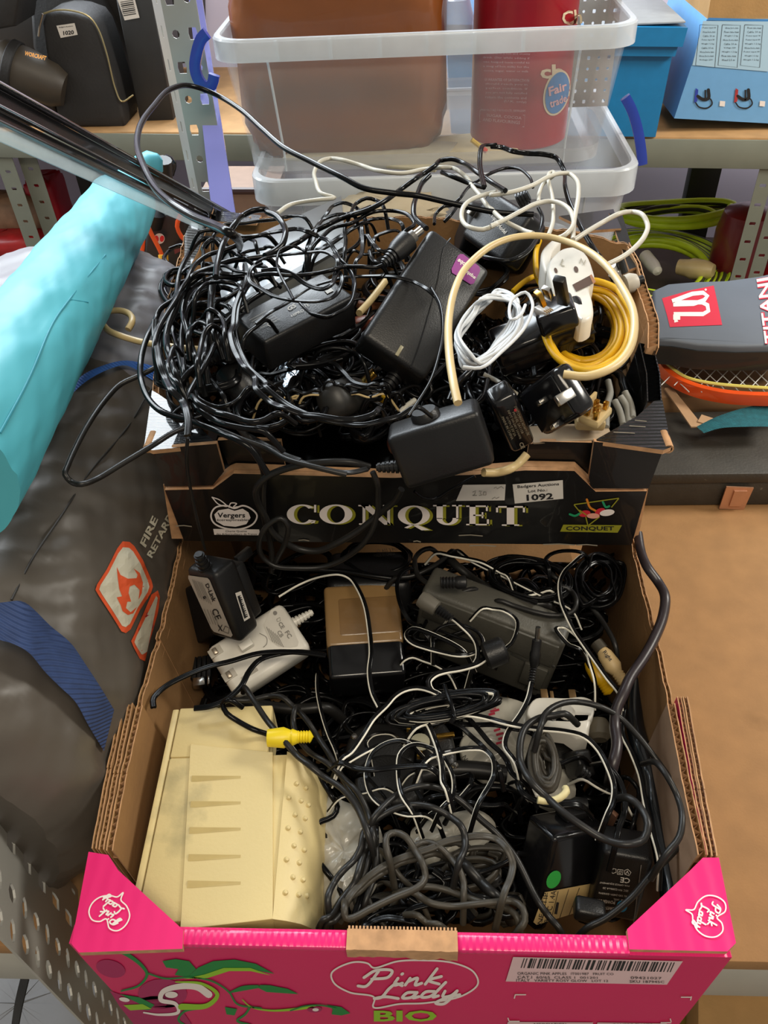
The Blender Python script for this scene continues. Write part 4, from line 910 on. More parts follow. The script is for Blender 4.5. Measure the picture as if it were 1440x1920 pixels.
b = MB(); vquad(b, (1342, -60), (1530, -60), (1530, 38), (1326, 38), YC + .002, .2); b.make('carton_flap', M_KRAFT, t)
pr = Print(PLC, .001); pr.grid([(1318, 39), (1440, 40), (1440, 134), (1298, 122)], 2, 2, 0)
pr.grid([(1328, 33), (1440, 36), (1440, 40), (1326, 38)], 1, 1, 2)
r_ = random.Random(8)
for cx_ in (1330, 1372, 1414):
    pr.line([(cx_ - 18, 46), (cx_ + 16, 47), (cx_ + 10, 126), (cx_ - 26, 122), (cx_ - 18, 46)], .8, 1)
    for i in range(9): pr.text(r_.choice(('Flow rate max', 'Power input W', 'Head 2.5 m', 'Hose bore mm', 'Weight 1.2 kg', 'Cable 10 m', 'Voltage 230')), rect(cx_ - i * .8, 52 + i * 7.5, 22 + r_.random() * 8, 3.6), 1, res=1, k=2)
for cx_, col in ((1310, 3), (1385, 4)):
    pr.poly([(cx_ - 6, 165), (cx_ - 1, 168), (cx_ - 3, 190), (cx_ - 9, 192)], col, 1); pr.line([(cx_ - 6, 192), (cx_, 200), (cx_ + 16, 202), (cx_ + 25, 194), (cx_ + 20, 184), (cx_ + 8, 188)], 2.6, 1, 1, smooth=3); pr.line([(cx_ - 2, 180), (cx_ + 8, 186), (cx_ + 18, 184), (cx_ + 18, 168)], 6, 1, 1, smooth=3); pr.line([(cx_ + 12, 168), (cx_ + 12, 188)], 3, 1, 2); pr.grid(rect(cx_ + 44, 194, 10, 10, -6), 1, 1, 5, 1)
pr.make('carton_print', [mat('pale_blue_print', 'a3c2d6', .5, noise=0), M_PRK, mat('mid_blue_print', '3b7dbb', .5, noise=0), mat('print_royal', '2b3fa0', .5), mat('print_brick', 'a33436', .5), M_WH], t)
# hose coils, dark red drum
M_HOSE = mat('lime_hose', 'c6e02a', .35, noise=.08, scale=30); M_HS = mat('hose_stripe', '33331c', .4)
def hose(c, z, rx, ry, turns, ang, seed, lab, dz=.012):
    rr2 = random.Random(seed); pts = []
    cc = P(c[0], c[1], z); n = turns * 14; a0_ = math.radians(ang)
    for i in range(n + 1):
        a = 2 * math.pi * i / 14; k = 1 - .36 * ((i / 14) % 5) / 5 + rr2.uniform(-.015, .015); pts.append(cc + Vector((rx * k * math.cos(a), ry * k * math.sin(a), dz * (i / 14 // 5) + .004 * math.sin(i))))
    b = MB(); prof = circ(.0085, 12); b.sweep(spline(pts, .02), prof, [1 if q in (2, 3) else 0 for q in range(12)]); return b.make('hose_coil', [M_HOSE, M_HS], None, label=lab, cat='hose', smooth=75)
hose((1225, 508), -.12, .165, .19, 10, 0, 3, 'lime green hose with a dark stripe, coiled low behind the racket cover')
hose((1265, 405), -.05, .13, .05, 6, 0, 5, 'lime green hose coil lying flat at the back, below the shelf beam', dz=.014)
c = P(1272, 500, -.1); fr, _ = look_frame(c, c + Vector((.07, -.05, .01))); b = MB(); b.lathe([(0, 0), (.016, 0), (.018, .02), (.022, .03), (.02, .06), (.014, .075), (0, .075)], fr, 16); b.make('hose_connector', M_CREAM, None, label='cream hose connector lying inside the lime coil', cat='connector')
c = P(1210, 480, -.1); fr, _ = look_frame(c, c + Vector((.01, -.07, .0))); b = MB(); b.lathe([(0, 0), (.014, 0), (.014, .05), (.01, .075), (0, .08)], fr, 14); b.make('hose_connector', M_WPL, None, label='white hose connector beside the black box rear corner', cat='connector')
c = PY(1392, 450, 1.66); b = MB(); b.lathe([(0, -.18), (.055, -.18), (.058, .02), (.05, .06), (.02, .075), (0, .075)], Matrix.Translation((c.x, c.y, c.z)), 24); b.make('extinguisher_body', mat('dark_red', '6e1016', .35, coat=.3), None, label='dark red metal cylinder behind the right upright', cat='cylinder')
c = PY(1470, 520, 1.66); b = MB(); b.lathe([(0, -.18), (.045, -.18), (.048, .02), (.03, .06), (0, .075)], Matrix.Translation((c.x, c.y, c.z)), 24); b.make('red_can', mat('bright_red', 'b3161b', .35), None, label='bright red can at the right edge behind the upright', cat='can')
# kraft carton behind the racket, racket, cover, case
c0 = P(1225, 800, .06); c1 = P(1225, 640, .10)
t = thing('kraft_carton', 'flat brown carton under the racket, right of the black fruit box', 'carton', (c0.x + .15, .9, 0))
pa, pb_ = P(1236, 800, .075), P(1520, 800, .075); pcx, pd_ = P(1520, 560, .075), P(1225, 560, .075)
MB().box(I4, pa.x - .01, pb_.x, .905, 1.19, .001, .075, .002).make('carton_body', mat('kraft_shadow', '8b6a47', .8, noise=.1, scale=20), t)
b = MB().ngon([P(1258, 724, .084), P(1320, 800, .080), P(1296, 800, .080), P(1246, 728, .084)], .002, 0); b.ngon([P(1316, 776, .084), P(1352, 790, .08), P(1345, 802, .08), P(1308, 790, .082)], .002, 0); b.make('packing_tape', mat('tan_tape', 'b08f6e', .35), t)
band('teal_strap', [(1306, 800), (1340, 783), (1390, 766), (1460, 752)], [(1320, 812), (1350, 803), (1400, 800), (1460, 800)], [.0, .004, .006, .004], None, mat('teal_webbing', '17606a', .8, noise=.2, scale=150, bump=.6, wave=(180, 'DIAGONAL', 0)), z=.082, label='teal woven strap lying on the brown carton under the racket', cat='strap')
zk = PY(1300, 906, .768).z
t = thing('black_case', 'dusty black hard case with a copper latch on the shelf', 'case', (.45, .83, 0))
pa, pb_ = PY(1190, 906, .768), PY(1560, 906, .768)
MB().box(I4, pa.x - .06, pb_.x, .768, .895, zk, zk + .001).box(I4, pa.x - .06, pb_.x, .7705, .893, .0015, zk + .001, .002).make('case_body', mat('dusty_black_vinyl', '37332d', .6, noise=.15, scale=40, bump=.25, bscale=300, blot=('6a6458', 90, .72)), t)
MB().box(I4, pa.x - .06, pb_.x, .766, .898, zk + .0005, zk + .016, .003).make('case_lid', MATS['dusty_black_vinyl'], t)
M_COP = mat('copper_latch', 'c9987a', .35, metal=.5); LP = lambda x, y: PY(x, y, .764)
b = MB(); 
for q, th in (([(1362, 912), (1413, 914), (1394, 955), (1348, 953)], .001), ([(1376, 918), (1400, 918), (1388, 946), (1366, 946)], .0035)):
    b.ngon([LP(*p) + Vector((0, -th, 0)) for p in q], .001 + th, 0, up=Vector((0, -1, 0)))
b.make('latch', M_COP, t)
# racket
ZR = .10
t = thing('squash_racket', 'orange-framed racket with white strings, half under its grey cover', 'racket', P(1400, 700, ZR))
S = spline([P(x, y, ZR) for x, y in ((1230, 600), (1228, 640), (1234, 668), (1242, 692), (1262, 712), (1300, 730), (1350, 742), (1400, 747), (1460, 748), (1560, 742))], .006)
b = MB(); b.sweep(S, [(-.004, -.008), (.004, -.008), (.005, 0), (.004, .008), (-.004, .008), (-.005, 0)]); b.make('frame', mat('orange_frame', 'e0501a', .3, coat=.5), t)
S = spline([P(x, y, ZR + .009) for x, y in ((1246, 678), (1262, 692), (1288, 708), (1330, 718), (1400, 725), (1460, 728), (1560, 724))], .006)
b = MB(); b.tube(S, .0022, 6); b.make('bumper', mat('pale_yellow', 'ddd06a', .4), t)
b = MB()
for i in range(14):
    x = 1252 + i * 24; b.tube([P(x - 60, 640, ZR + .004), P(x + 40, 735 + i * .3, ZR + .003)], .0007, 5); b.tube([P(x + 70, 640, ZR + .005), P(x - 12, 722 + i * .6, ZR + .004)], .0007, 5)
b.make('strings', mat('string_white', 'cfcfca', .4), t, kind='stuff')
M_CV = mat('grey_cover_cloth', '5b616a', .55, noise=.06, scale=14, bump=.25, bscale=25)
CV = [(1224, 548), (1252, 536), (1300, 532), (1360, 530), (1420, 522), (1520, 500), (1540, 640), (1440, 652), (1380, 653), (1310, 650), (1262, 642), (1232, 640), (1226, 600)]
t = thing('racket_cover', 'grey racket cover with a red square badge, lying on the racket', 'cover', P(1340, 600, .125))
ZV = .152; fr, _, _ = flat((1226, 640), (1440, 652), (1226, 560), ZV); fi = fr.inverted()
b = MB(); q = [fi @ P(x, y, ZV) for x, y in CV]; b.prism([(v.x, v.y) for v in q], -.006, .004, fr, 0, bev=.004); b.make('cover_face', M_CV, t, smooth=60)
b = MB(); b.prism([(v.x * 1.01 - .001, v.y * 1.0 - .002) for v in q], -.032, -.0055, fr, 0, bev=0); b.make('cover_gusset', mat('black_gusset', '1d1c1b', .5, coat=.2), t)
PLV = (fr @ Vector((0, 0, .004)), Vector((0, 0, 1)))
pr = Print(PLV, .0006); pr.poly([(1241, 560), (1290, 546), (1338, 536), (1346, 572), (1354, 610), (1300, 612), (1256, 614), (1250, 590)], 0, 0)
pr.line([(1268, 605), (1264, 590), (1318, 590), (1328, 584), (1326, 573), (1316, 568), (1262, 568)], 8, 1, 1); pr.line([(1262, 572), (1300, 571), (1320, 564), (1326, 556), (1318, 550), (1298, 552), (1260, 566)], 8, 1, 1); pr.line([(1262, 596), (1275, 596)], 10, 1, 1); pr.disc(1323, 544, 2, 2, 0, 1, 1)
pr.text('TITANI', [(1434, 646), (1418, 524), (1441, 520), (1460, 646)], 2, bold=.06, k=1); pr.text('TITANI', [(1434, 645), (1418, 525), (1440, 521), (1458, 645)], 1, bold=.015, k=2)
pr.make('cover_badge', [mat('badge_red', 'c3233a', .5, noise=0), M_WH, mat('badge_red2', 'c3233a', .5, noise=0)], t)
# ================================================================ on the rack behind: left
M_NY = mat('black_nylon', '201f1f', .65, noise=.15, scale=30, bump=.25, bscale=200)
YL = P(170, 239, zs).y
def upright(name, outline, y, d, m, parent, bev=.004, label=None, cat=None):
    q = [PY(a, c, y) for a, c in outline]; org = q[0]; fr = Matrix(((1, 0, 0, org.x), (0, 0, -1, y), (0, 1, 0, org.z), (0, 0, 0, 1)))
    b = MB(); b.prism([(v.x - org.x, v.z - org.z) for v in q], -d, 0, fr, 0, bev=bev); return b.make(name, m, parent, smooth=50, label=label, cat=cat)
t = thing('black_pouch', 'upright black zipped pouch with lot number 1020', 'pouch', PY(170, 240, YL))
upright('pouch_body', [(84, 26), (78, 44), (84, 90), (96, 170), (108, 225), (118, 238), (234, 241), (232, 215), (215, 150), (196, 90), (182, 52), (168, 34), (140, 24), (110, 20)], YL, .10, M_NY, t, .008)
b = MB(); b.tube(spline([PY(x, y, YL - .001) for x, y in ((80, 26), (105, 19), (140, 21), (168, 32), (184, 54), (200, 100), (216, 165), (228, 190), (250, 178))], .008), .0016, 6); b.make('zip', mat('zip_gold', 'a99c74', .35, metal=.7), t)
b = MB(); b.tube([PY(80, 26, YL - .008), PY(74, 50, YL - .01), PY(72, 68, YL - .01)], .002, 6); b.make('zip_puller', M_SIL, t)
sticker('lot_sticker', [(106, 48), (140, 43), (146, 65), (114, 71)], (Vector((0, YL - .0, 0)), Vector((0, -1, 0))), [('Badgers Auctions', rect(124, 50, 26, 3, 6), .01), ('1020', rect(129, 61, 20, 8, 6), .03)], t)
t = thing('black_storage_case', 'tall black case with a barcode sticker beside the perforated post', 'case', PY(290, 232, YL + .03))
upright('case_body', [(212, -30), (280, -30), (327, 234), (264, 236)], YL + .03, .14, mat('case_black', '232425', .5, noise=.1), t, .003)
PLB = (Vector((0, YL + .03, 0)), Vector((0, -1, 0))); pr = Print(PLB, .0012); pr.grid([(220, -2), (252, -6), (262, 33), (234, 38)], 1, 1, 0)
for i in range(8): pr.line([(226 + i * .8, 4 + i * 3.6), (250 + i * .8, 0 + i * 3.6)], 1.2 + (i % 3) * .5, 1, 1)
pr.make('barcode_sticker', [M_PRW, M_PRK], t)
upright('black_bag', [(52, -30), (140, -30), (232, 150), (238, 200), (120, 215), (60, 90)], YL + .1, .12, M_NY, None, .01, label='larger black bag standing behind the lot 1020 pouch', cat='bag')
a_, c_ = PY(6, 118, YL), PY(104, 160, YL); fr, Lh = look_frame(a_, c_); upright('dark_backdrop', [(-80, -90), (345, -90), (352, 120), (-60, 150)], 1.9, .2, mat('backdrop_dark_brown', '1c1a19', .6), None, .01, label='added dark backdrop at the back of the left shelf', cat='case')  # dark slab added as backdrop so the pale wall does not show
upright('tool_base', [(-60, 150), (96, 158), (112, 236), (-60, 240)], YL + .02, .12, mat('tool_dark', '1e1b17', .5), None, .01, label='dark tool body under the handle with orange lettering', cat='tool')
t = thing('battery_torch', 'fat black and brown tool handle with orange lettering at the top left', 'tool', a_)
b = MB(); b.lathe([(0, -.02), (.03, -.02), (.043, 0), (.045, Lh * .4), (.04, Lh), (.03, Lh + .02), (0, Lh + .02)], fr, 24); b.make('handle', mat('brown_black_rubber', '3a332a', .5), t)
b = MB(); b.lathe([(.046, .01), (.048, .012), (.048, .026), (.046, .028)], fr, 24); b.make('strap', M_NY, t)
b = MB(); b.lathe([(0, -.05), (.02, -.05), (.026, -.02), (.03, -.018)], fr, 20); b.make('head', M_SIL, t)
pr = Print((a_ + Vector((0, -.052, .01)), Vector((0, -.75, .66))), .001); pr.text('WORCRAFT', [(48, 96), (88, 106), (86, 114), (46, 104)], 0, bold=.03); pr.make('lettering', [mat('print_amber', 'd08a1e', .5)], t)
upright('black_bag', [(-40, -40), (40, -40), (28, 50), (-40, 62)], YL - .04, .1, M_NY, None, .006, label='black bag filling the top left corner above the tool', cat='bag')
# below the rear shelf on the left
def lump(name, lab, cat, px, py, y, sx, sy, sz, m, e=.6, seed=0): return blob(name, lab, cat, PY(px, py, y), sx, sy, sz, e, m, .06, 24, None, seed)
lump('red_crate', 'bright red plastic crate corner behind the left uprights', 'crate', 96, 385, 1.9, .035, .05, .07, mat('red_plastic', 'b0182a', .4), .3)
lump('food_pack', 'crinkled beige packet low on the left behind the uprights', 'packet', 30, 400, 1.86, .09, .05, .05, mat('beige_pack', '8d6f58', .5, noise=.35, scale=30), .7, 2)
lump('red_packet', 'red packet lying under the beige packet at far left', 'packet', 20, 455, 1.8, .09, .05, .03, mat('red_pack', 'a01e20', .4, noise=.3, scale=20), .6, 3)
t = thing('black_power_tool', 'black power tool with a red and white round badge behind the tent bag', 'tool', PY(300, 480, 1.3))
upright('tool_body', [(282, 405), (345, 400), (352, 440), (346, 500), (270, 505), (272, 450)], 1.34, .08, mat('tool_black', '252323', .45, noise=.1), t, .006)
b = MB(); b.tube([PY(306, 300, 1.34), PY(312, 400, 1.36)], .014, 12); b.tube([PY(286, 395, 1.34), PY(280, 420, 1.34)], .022, 14); b.make('tool_shaft', M_BLK, t)
b = MB(); b.tube(spline([PY(300, 318, 1.4), PY(312, 298, 1.4), PY(322, 306, 1.4), PY(318, 326, 1.4)], .006), .008, 10); b.make('tool_hook', M_BLKG, t)
pr = Print((Vector((0, 1.33, 0)), Vector((0, -1, 0))), .001); pr.disc(299, 447, 10, 10, 0, 0, 0); pr.disc(294, 447, 4, 6, 10, 1, 1); pr.disc(304, 447, 4, 6, -10, 1, 1); pr.grid([(326, 464), (345, 456), (344, 468), (328, 476)], 1, 1, 2, 0); pr.make('badge', [M_PRW, mat('badge_red3', 'c8242c', .4), mat('badge_maroon', '6e2c30', .5)], t)
M_ORC = mat('orange_pvc', 'd9511c', .4)
for i, pts in enumerate(([(258, 388), (262, 430), (250, 470), (240, 500)], [(266, 384), (280, 430), (300, 470), (312, 500)], [(262, 400), (268, 450), (262, 500)], [(236, 470), (270, 482), (310, 500)], [(234, 480), (262, 490), (300, 505)], [(250, 400), (246, 440), (254, 500)], [(238, 462), (252, 476), (285, 492)], [(340, 400), (332, 425), (346, 450), (356, 452)])):
    b = MB(); b.tube(spline([PY(x, y, 1.25 + .01 * i) for x, y in pts], .01), .0038, 8); b.make('orange_cable', M_ORC, None, label='orange cable hanging behind the tent bag below the teal roll', cat='cable', group='orange cables behind the tent bag')
b = MB(); b.tube([PY(306, 478, 1.22), PY(310, 540, 1.2)], .008, 10); b.make('yellow_grip', mat('yellow_grip', 'd8a02a', .4), None, label='short yellow grip end beside the orange cables', cat='grip')
t = thing('brown_case', 'brown leather-look case behind the black box at left of the bins', 'case', PY(450, 400, 1.3))
b = MB(); vquad(b, (380, 352), (520, 352), (520, 460), (380, 460), 1.33, .1); b.make('case_body', mat('tan_case', '8f7563', .5, noise=.06), t)
b = MB(); b.tube([PY(380, 358, 1.325), PY(520, 358, 1.325)], .006, 8); b.make('case_trim', mat('maroon_trim', '3d2422', .4), t)
# low things under the front of the shelf
lump('grey_bag', 'crumpled grey fabric bag on the floor, lower left corner', 'bag', 60, 1905, .42, .16, .12, .07, mat('grey_fabric', '7f7f80', .7, noise=.1, scale=10, bump=.3, bscale=20), .6, 5)
b = MB(); b.sweep(spline([PY(48, 1830, .36), PY(36, 1880, .34), PY(26, 1940, .33)], .01), [(-.008, -.001), (.008, -.001), (.008, .001), (-.008, .001)]); b.make('black_strap', M_NY, None, label='black strap over the grey fabric bag at lower left', cat='strap')
MB().box(I4, -.3, .9, .1, 1.15, -.40, -.385, .001).make('lower_shelf_board', M_WOOD, rack)
pc_ = P(1420, 1900, -.26); t = MB(); t.box(Matrix.Translation((pc_.x + .05, pc_.y + .03, -.384)) @ Matrix.Rotation(-.25, 4, 'Z'), -.1, .14, -.1, .12, 0, .125, .003); t.make('brown_carton', M_KRAFT, None, label='brown carton on the shelf below, lower right corner', cat='carton')
pc_ = P(1285, 1905, -.33); blob('olive_bag', 'olive plastic bag beside the brown carton on the lower shelf', 'bag', (pc_.x, pc_.y + .02, -.35), .07, .08, .034, .6, mat('olive_film', '8a7630', .3, noise=.3, scale=20, coat=.3), .08, 24)
# ================================================================ adapters and plugs
def adapter(name, label, dims, cor, z0, bev=.004, m=M_BLK, cat='adapter', seam=0, group=None, wd=45):
    M, d, e = pose(dims, cor, z0, wd=wd)
    t = thing(name, label, cat, M @ Vector((0, 0, -d[2] / 2)), group)
    b = MB(); b.box(M, -d[0] / 2, d[0] / 2, -d[1] / 2, d[1] / 2, -d[2] / 2, d[2] / 2, bev, 0, 3); b.make('housing', m, t)
    if seam:
        b = MB(); s = d[2] * (seam - .5)
        x, y = d[0] / 2 + .0002, d[1] / 2 + .0002; b.box(M, -x, x, -y, y, s - .0004, s + .0004); b.make('seam_line', mat('seam_dark', '070708', .6), t)
    if e > 60: print('POSE', name, round(e), [round(v, 3) for v in d])
    return M, d, t
def relief(parent, a, b_, r0=.0045, r1=.0025, m=M_BLK, n=6, name='strain_relief'):
    fr, L = look_frame(a, b_); pr_ = [(0, 0)]
    for i in range(n):
        r = r0 + (r1 - r0) * i / n; z = L * i / n; pr_ += [(r, z), (r, z + L / n * .6), (r * .72, z + L / n * .65), (r * .72, z + L / n * .98)]
    pr_.append((0, L)); b = MB(); b.lathe(pr_, fr, 12); return b.make(name, m, parent)
def pin(parent, M, x, y, z, w_, d_, h, m=M_GOLD, name='pin', sleeve=0):
    b = MB(); b.box(M, x - w_ / 2, x + w_ / 2, y - d_ / 2, y + d_ / 2, z, z + h, .0008, 0)
    o = b.make(name, m, parent)
    if sleeve:
        b = MB(); b.box(M, x - w_ / 2 - .0003, x + w_ / 2 + .0003, y - d_ / 2 - .0003, y + d_ / 2 + .0003, z, z + h * sleeve, .0006, 0); b.make('pin_sleeve', M_BLK, parent)
    return o
def face(M, d, s=1): return top_plane(M, d[2] / 2 * s)
def sideplane(M, d, ax, s):
    v = Vector((0, 0, 0)); v[ax] = s * d[ax] / 2; n_ = Vector((0, 0, 0)); n_[ax] = s; return (M @ v, (M.to_3x3() @ n_).normalized())
def plugtop(name, label, c, z, ang, m, size=.052, tilt=0, group=None, flip=False):
    """UK plug lying pins up: rounded body, three pins, frame x across, y to the earth pin"""
    M = Matrix.Translation(P(c[0], c[1], z)) @ Matrix.Rotation(math.radians(ang), 4, 'Z') @ Matrix.Rotation(math.radians(tilt), 4, 'X')
    t = thing(name, label, 'plug', M.translation, group); s = size / .052
    out = [(-.025, -.012), (-.014, -.026), (.014, -.026), (.025, -.012), (.025, .006), (.016, .022), (.008, .027), (-.008, .027), (-.016, .022), (-.025, .006)]
    b = MB(); b.prism([tuple(v)[:2] for v in spline([Vector((x * s, y * s, 0)) for x, y in out], .006, True)], -.02 * s, 0, M, 0, bev=.003); b.make('plug_body', m, t, smooth=50)
    return M, t, s
# --- upper box
M, d, t = adapter('laptop_adapter', 'black laptop power brick with faint GS marking under coiled leads, upper box', (.11, .055, .033), dict(A=(496, 638), B=(665, 558), C=(600, 503), D=(447, 600), E=(500, 697), F=(671, 612)), .375, .003)
pl = face(M, d); pr = Print(pl, .0005)
pr.text('GS', rect(547, 577, 17, 8, 30), 1, bold=.03); pr.text('HIPRO', rect(558, 588, 26, 5, 26), 1); pr.text('VTE', rect(572, 575, 16, 6, 26), 1)
pr.line([(503, 606), (509, 603), (513, 608), (508, 613), (502, 611), (503, 606)], 1.2, 1)
for i in range(6): pr.line([(468 + i * 4, 602 + i * 3), (500 + i * 5, 584 + i * 3)], 1, 0)
pr.grid([(607, 545), (618, 539), (626, 546), (614, 552)], 1, 1, 1, 1); pr.make('rating_print', [M_PRG, mat('print_dimwhite', 'a8a49c', .5, noise=0)], t)
M, d, t = adapter('power_adapter', 'large black power adapter with a small purple sticker in the middle of the upper box', (.066, .12, .034), dict(A=(680, 627), B=(792, 712), C=(915, 508), D=(812, 420), E=(664, 655), F=(780, 742)), .375, .005)
pl = face(M, d); pr = Print(pl, .0006)
pr.poly([(862, 477), (868, 477), (898, 500), (900, 508), (888, 532), (882, 534), (847, 512), (846, 505), (858, 480)], 0, 0); pr.text('adapt', [(893, 519), (874, 504), (869, 511), (888, 526)], 1, bold=.03); pr.text('scope', [(880, 499), (860, 485), (855, 492), (875, 506)], 1, bold=.03)
pr.make('purple_sticker', [mat('print_purple', '8b2f86', .4, noise=0), M_WH], t)
b = MB(); S = spline([PP(x, y, pl) for x, y in ((845, 447), (832, 465), (822, 520), (806, 580), (788, 640), (770, 690))], .006); b.tube(S, .0007, 6); b.make('seam_line', M_BLKG, t)
b = MB(); b.box(M, -d[0] * .02, d[0] * .03, -d[1] / 2 + .002, -d[1] / 2 + .012, d[2] / 2, d[2] / 2 + .0015, .0005); b.make('latch_nub', mat('nub_grey', '8b8468', .4), t)
relief(t, PD(741, 706, .66) , PD(715, 740, .655), .007, .005, M_BLK, 5)
M, d, t = adapter('wall_adapter', 'matt black wall adapter hanging over the front edge of the upper box', (.08, .048, .03), dict(A=(760, 926), B=(934, 868), C=(899, 774), D=(718, 822), G=(886, 744), H=(734, 788)), .335, .005)
b = MB(); f2 = Matrix.Translation((0, 0, 0)); b.lathe([(0, -.002), (.011, -.002), (.011, .004), (.009, .007), (0, .007)], M @ Matrix.Translation((-.004, d[1] / 2 - .001, -.002)) @ Matrix.Rotation(-math.pi / 2, 4, 'X'), 18); b.make('round_boss', M_BLK, t)
relief(t, M @ Vector((-d[0] / 2 + .001, -d[1] * .22, -.003)), M @ Vector((-d[0] / 2 - .019, -d[1] * .12, -.004)), .006, .0035, M_BLK, 6)
# uk adapter with plug face (right of the front adapter)
M, d, t = adapter('plug_adapter', 'black plug adapter showing its pins and a printed rating panel, beside the hanging wall adapter', (.052, .058, .02), dict(A=(1016, 822), B=(1088, 775), C=(1038, 697), D=(968, 742)), .35, .006, M_BLKG)
for x, y, pxy in ((-.011, -.010, 0), (.011, -.010, 0)): pass
pl = face(M, d)
def at_face(px, py, M, d):
    v = M.inverted() @ PP(px, py, face(M, d)); return v.x, v.y
for px, py in ((1024, 748), (1050, 792)): x, y = at_face(px, py, M, d); pin(t, M, x, y, d[2] / 2 - .001, .0055, .004, .010, M_SIL, sleeve=.55)
x, y = at_face(1072, 736, M, d); b = MB(); b.box(M, x - .002, x + .002, y - .004, y + .004, d[2] / 2 - .001, d[2] / 2 + .016, .0008); b.make('pin', M_SIL, t)
b = MB(); b.box(M, -d[0] * .42, d[0] * .42, -d[1] * .40, d[1] * .42, d[2] / 2 - .0005, d[2] / 2 + .0012, .001); b.make('plug_face', M_BLKG, t)
M2, d2, _e = pose((.024, .062, .022), dict(A=(968, 852), B=(1003, 834), C=(968, 738), D=(925, 762)), .335)
b = MB(); b.box(M2, -d2[0] / 2, d2[0] / 2, -d2[1] / 2, d2[1] / 2, -d2[2] / 2, d2[2] / 2, .005, 0, 3); b.make('cable_housing', M_BLKG, t)
pr = Print(face(M2, d2), .0006)
for i, (s, w_) in enumerate((('SWITCHING ADAPTOR', 60), ('MODEL SA115B', 44), ('INPUT 100-240V 50/60Hz', 58), ('OUTPUT 5V 2A', 40), ('MADE IN CHINA', 46))):
    pr.text(s, rect(977 - i * 6.5, 788 + i * 3.4, w_, 4.6, -66), 0, res=1)
pr.text('CE', rect(978, 834, 12, 8, -66), 0, bold=.03); pr.disc(966, 768, 3, 3, 0, 1); pr.text('V', rect(990, 812, 5, 5, -66), 0)
pr.make('rating_print', [mat('print_tan', '8f8672', .5, noise=0), M_RED], t)
# adapter under the white coil
M, d, t = adapter('plug_adapter', 'black adapter with its pins up, under the bundled white network lead', (.085, .036, .032), dict(A=(930, 664), B=(1114, 596), C=(1086, 548), D=(905, 615), E=(950, 712), F=(1118, 645)), .35, .005, M_BLKG, seam=.45)
M2, d2, _e = pose((.032, .036, .018), dict(A=(1005, 600), B=(1078, 574), C=(1068, 542), D=(998, 566)), .383)
b = MB(); b.box(M2, -d2[0] / 2, d2[0] / 2, -d2[1] / 2, d2[1] / 2, -d2[2] / 2, d2[2] / 2, .004, 0, 3); b.make('plug_base', M_BLKG, t)
a_, c_ = PD(1057, 568, .615), PD(1048, 522, .585); b = MB(); fr, L_ = look_frame(a_, c_); b.box(fr, -.0045, .0045, -.003, .003, 0, L_, .0012); b.make('earth_pin', M_BLK, t)
for (px, py), (qx, qy) in (((1018, 572), (1008, 548)), ((1030, 560), (1024, 540))): a_, c_ = PD(px, py, .61), PD(qx, qy, .6); fr, L_ = look_frame(a_, c_); b = MB(); b.box(fr, -.0035, .0035, -.002, .002, 0, L_, .0006); b.make('pin', M_GOLD if px == 1018 else M_SIL, t)
# white uk plug
pl_ = thing('uk_plug', 'scuffed white three-pin plug marked L and N, on the yellow network coil', 'plug', P(1070, 510, .36))
fr, _, _ = flat((1030, 560), (1110, 560), (1030, 470), .375); fi = fr.inverted()
q = [fi @ P(x, y, .375) for x, y in ((1030, 520), (1026, 498), (1038, 478), (1058, 464), (1082, 462), (1100, 476), (1112, 502), (1115, 520), (1106, 538), (1112, 566), (1110, 592), (1090, 600), (1060, 560), (1040, 545))]
b = MB(); b.prism([(v.x, v.y) for v in spline(q, .004, True)], -.02, 0, fr, 0, bev=.003); b.make('plug_body', M_WPL, pl_, smooth=50)
b = MB(); q = [fi @ P(x, y, .36) for x, y in ((1012, 502), (1018, 484), (1042, 466), (1050, 470), (1034, 492), (1030, 520), (1022, 532))]; b.prism([(v.x, v.y) for v in spline(q, .004, True)], -.03, -.004, fr, 0, bev=.002); b.make('plug_side', M_WPL, pl_, smooth=50)
pr = Print((P(1070, 510, .375), Vector((0, 0, 1))), .0006); pr.text('L', rect(1056, 494, 9, 12, -20), 0); pr.text('N', rect(1092, 492, 10, 10, -20), 0); pr.disc(1080, 506, 4, 6, 20, 1); pr.disc(1042, 508, 3, 5, 20, 1)
pr.poly([(1073, 535), (1105, 518), (1114, 532), (1080, 548)], 1, 0); pr.poly([(1105, 518), (1109, 516), (1117, 530), (1112, 534)], 2, 1); pr.make('plug_marks', [mat('mark_grey', '9b9584', .6), mat('slot_brown', '4a3222', .5), mat('pin_copper', '9b6a4a', .4)], pl_)
# big two-piece adapter behind (prints For ... 220V)
M, d, t = adapter('wall_adapter', 'dull black wall adapter with white lettering behind the purple-sticker adapter', (.07, .06, .03), dict(A=(862, 440), B=(938, 492), C=(1000, 405), D=(915, 352)), .372, .006)
pr = Print(face(M, d), .0006); pr.text('Input 220V', [(912, 390), (935, 413), (931, 419), (908, 396)], 0, bold=.02); pr.text('For Model', [(928, 409), (952, 434), (947, 440), (923, 415)], 0, bold=.02); pr.make('lettering', [M_PRW], t)
x, y = at_face(888, 398, M, d); pin(t, M, x, y, d[2] / 2, .006, .009, .006, M_SIL)
relief(t, PD(972, 378, .74), PD(992, 366, .735), .008, .006, M_BLK, 4)
M, d, t = adapter('power_adapter', 'black adapter body with a moulded seam, under the cream cable arch at the back', (.09, .06, .04), dict(A=(846, 500), B=(985, 520), C=(1012, 455), D=(880, 430)), .34, .006, seam=0)
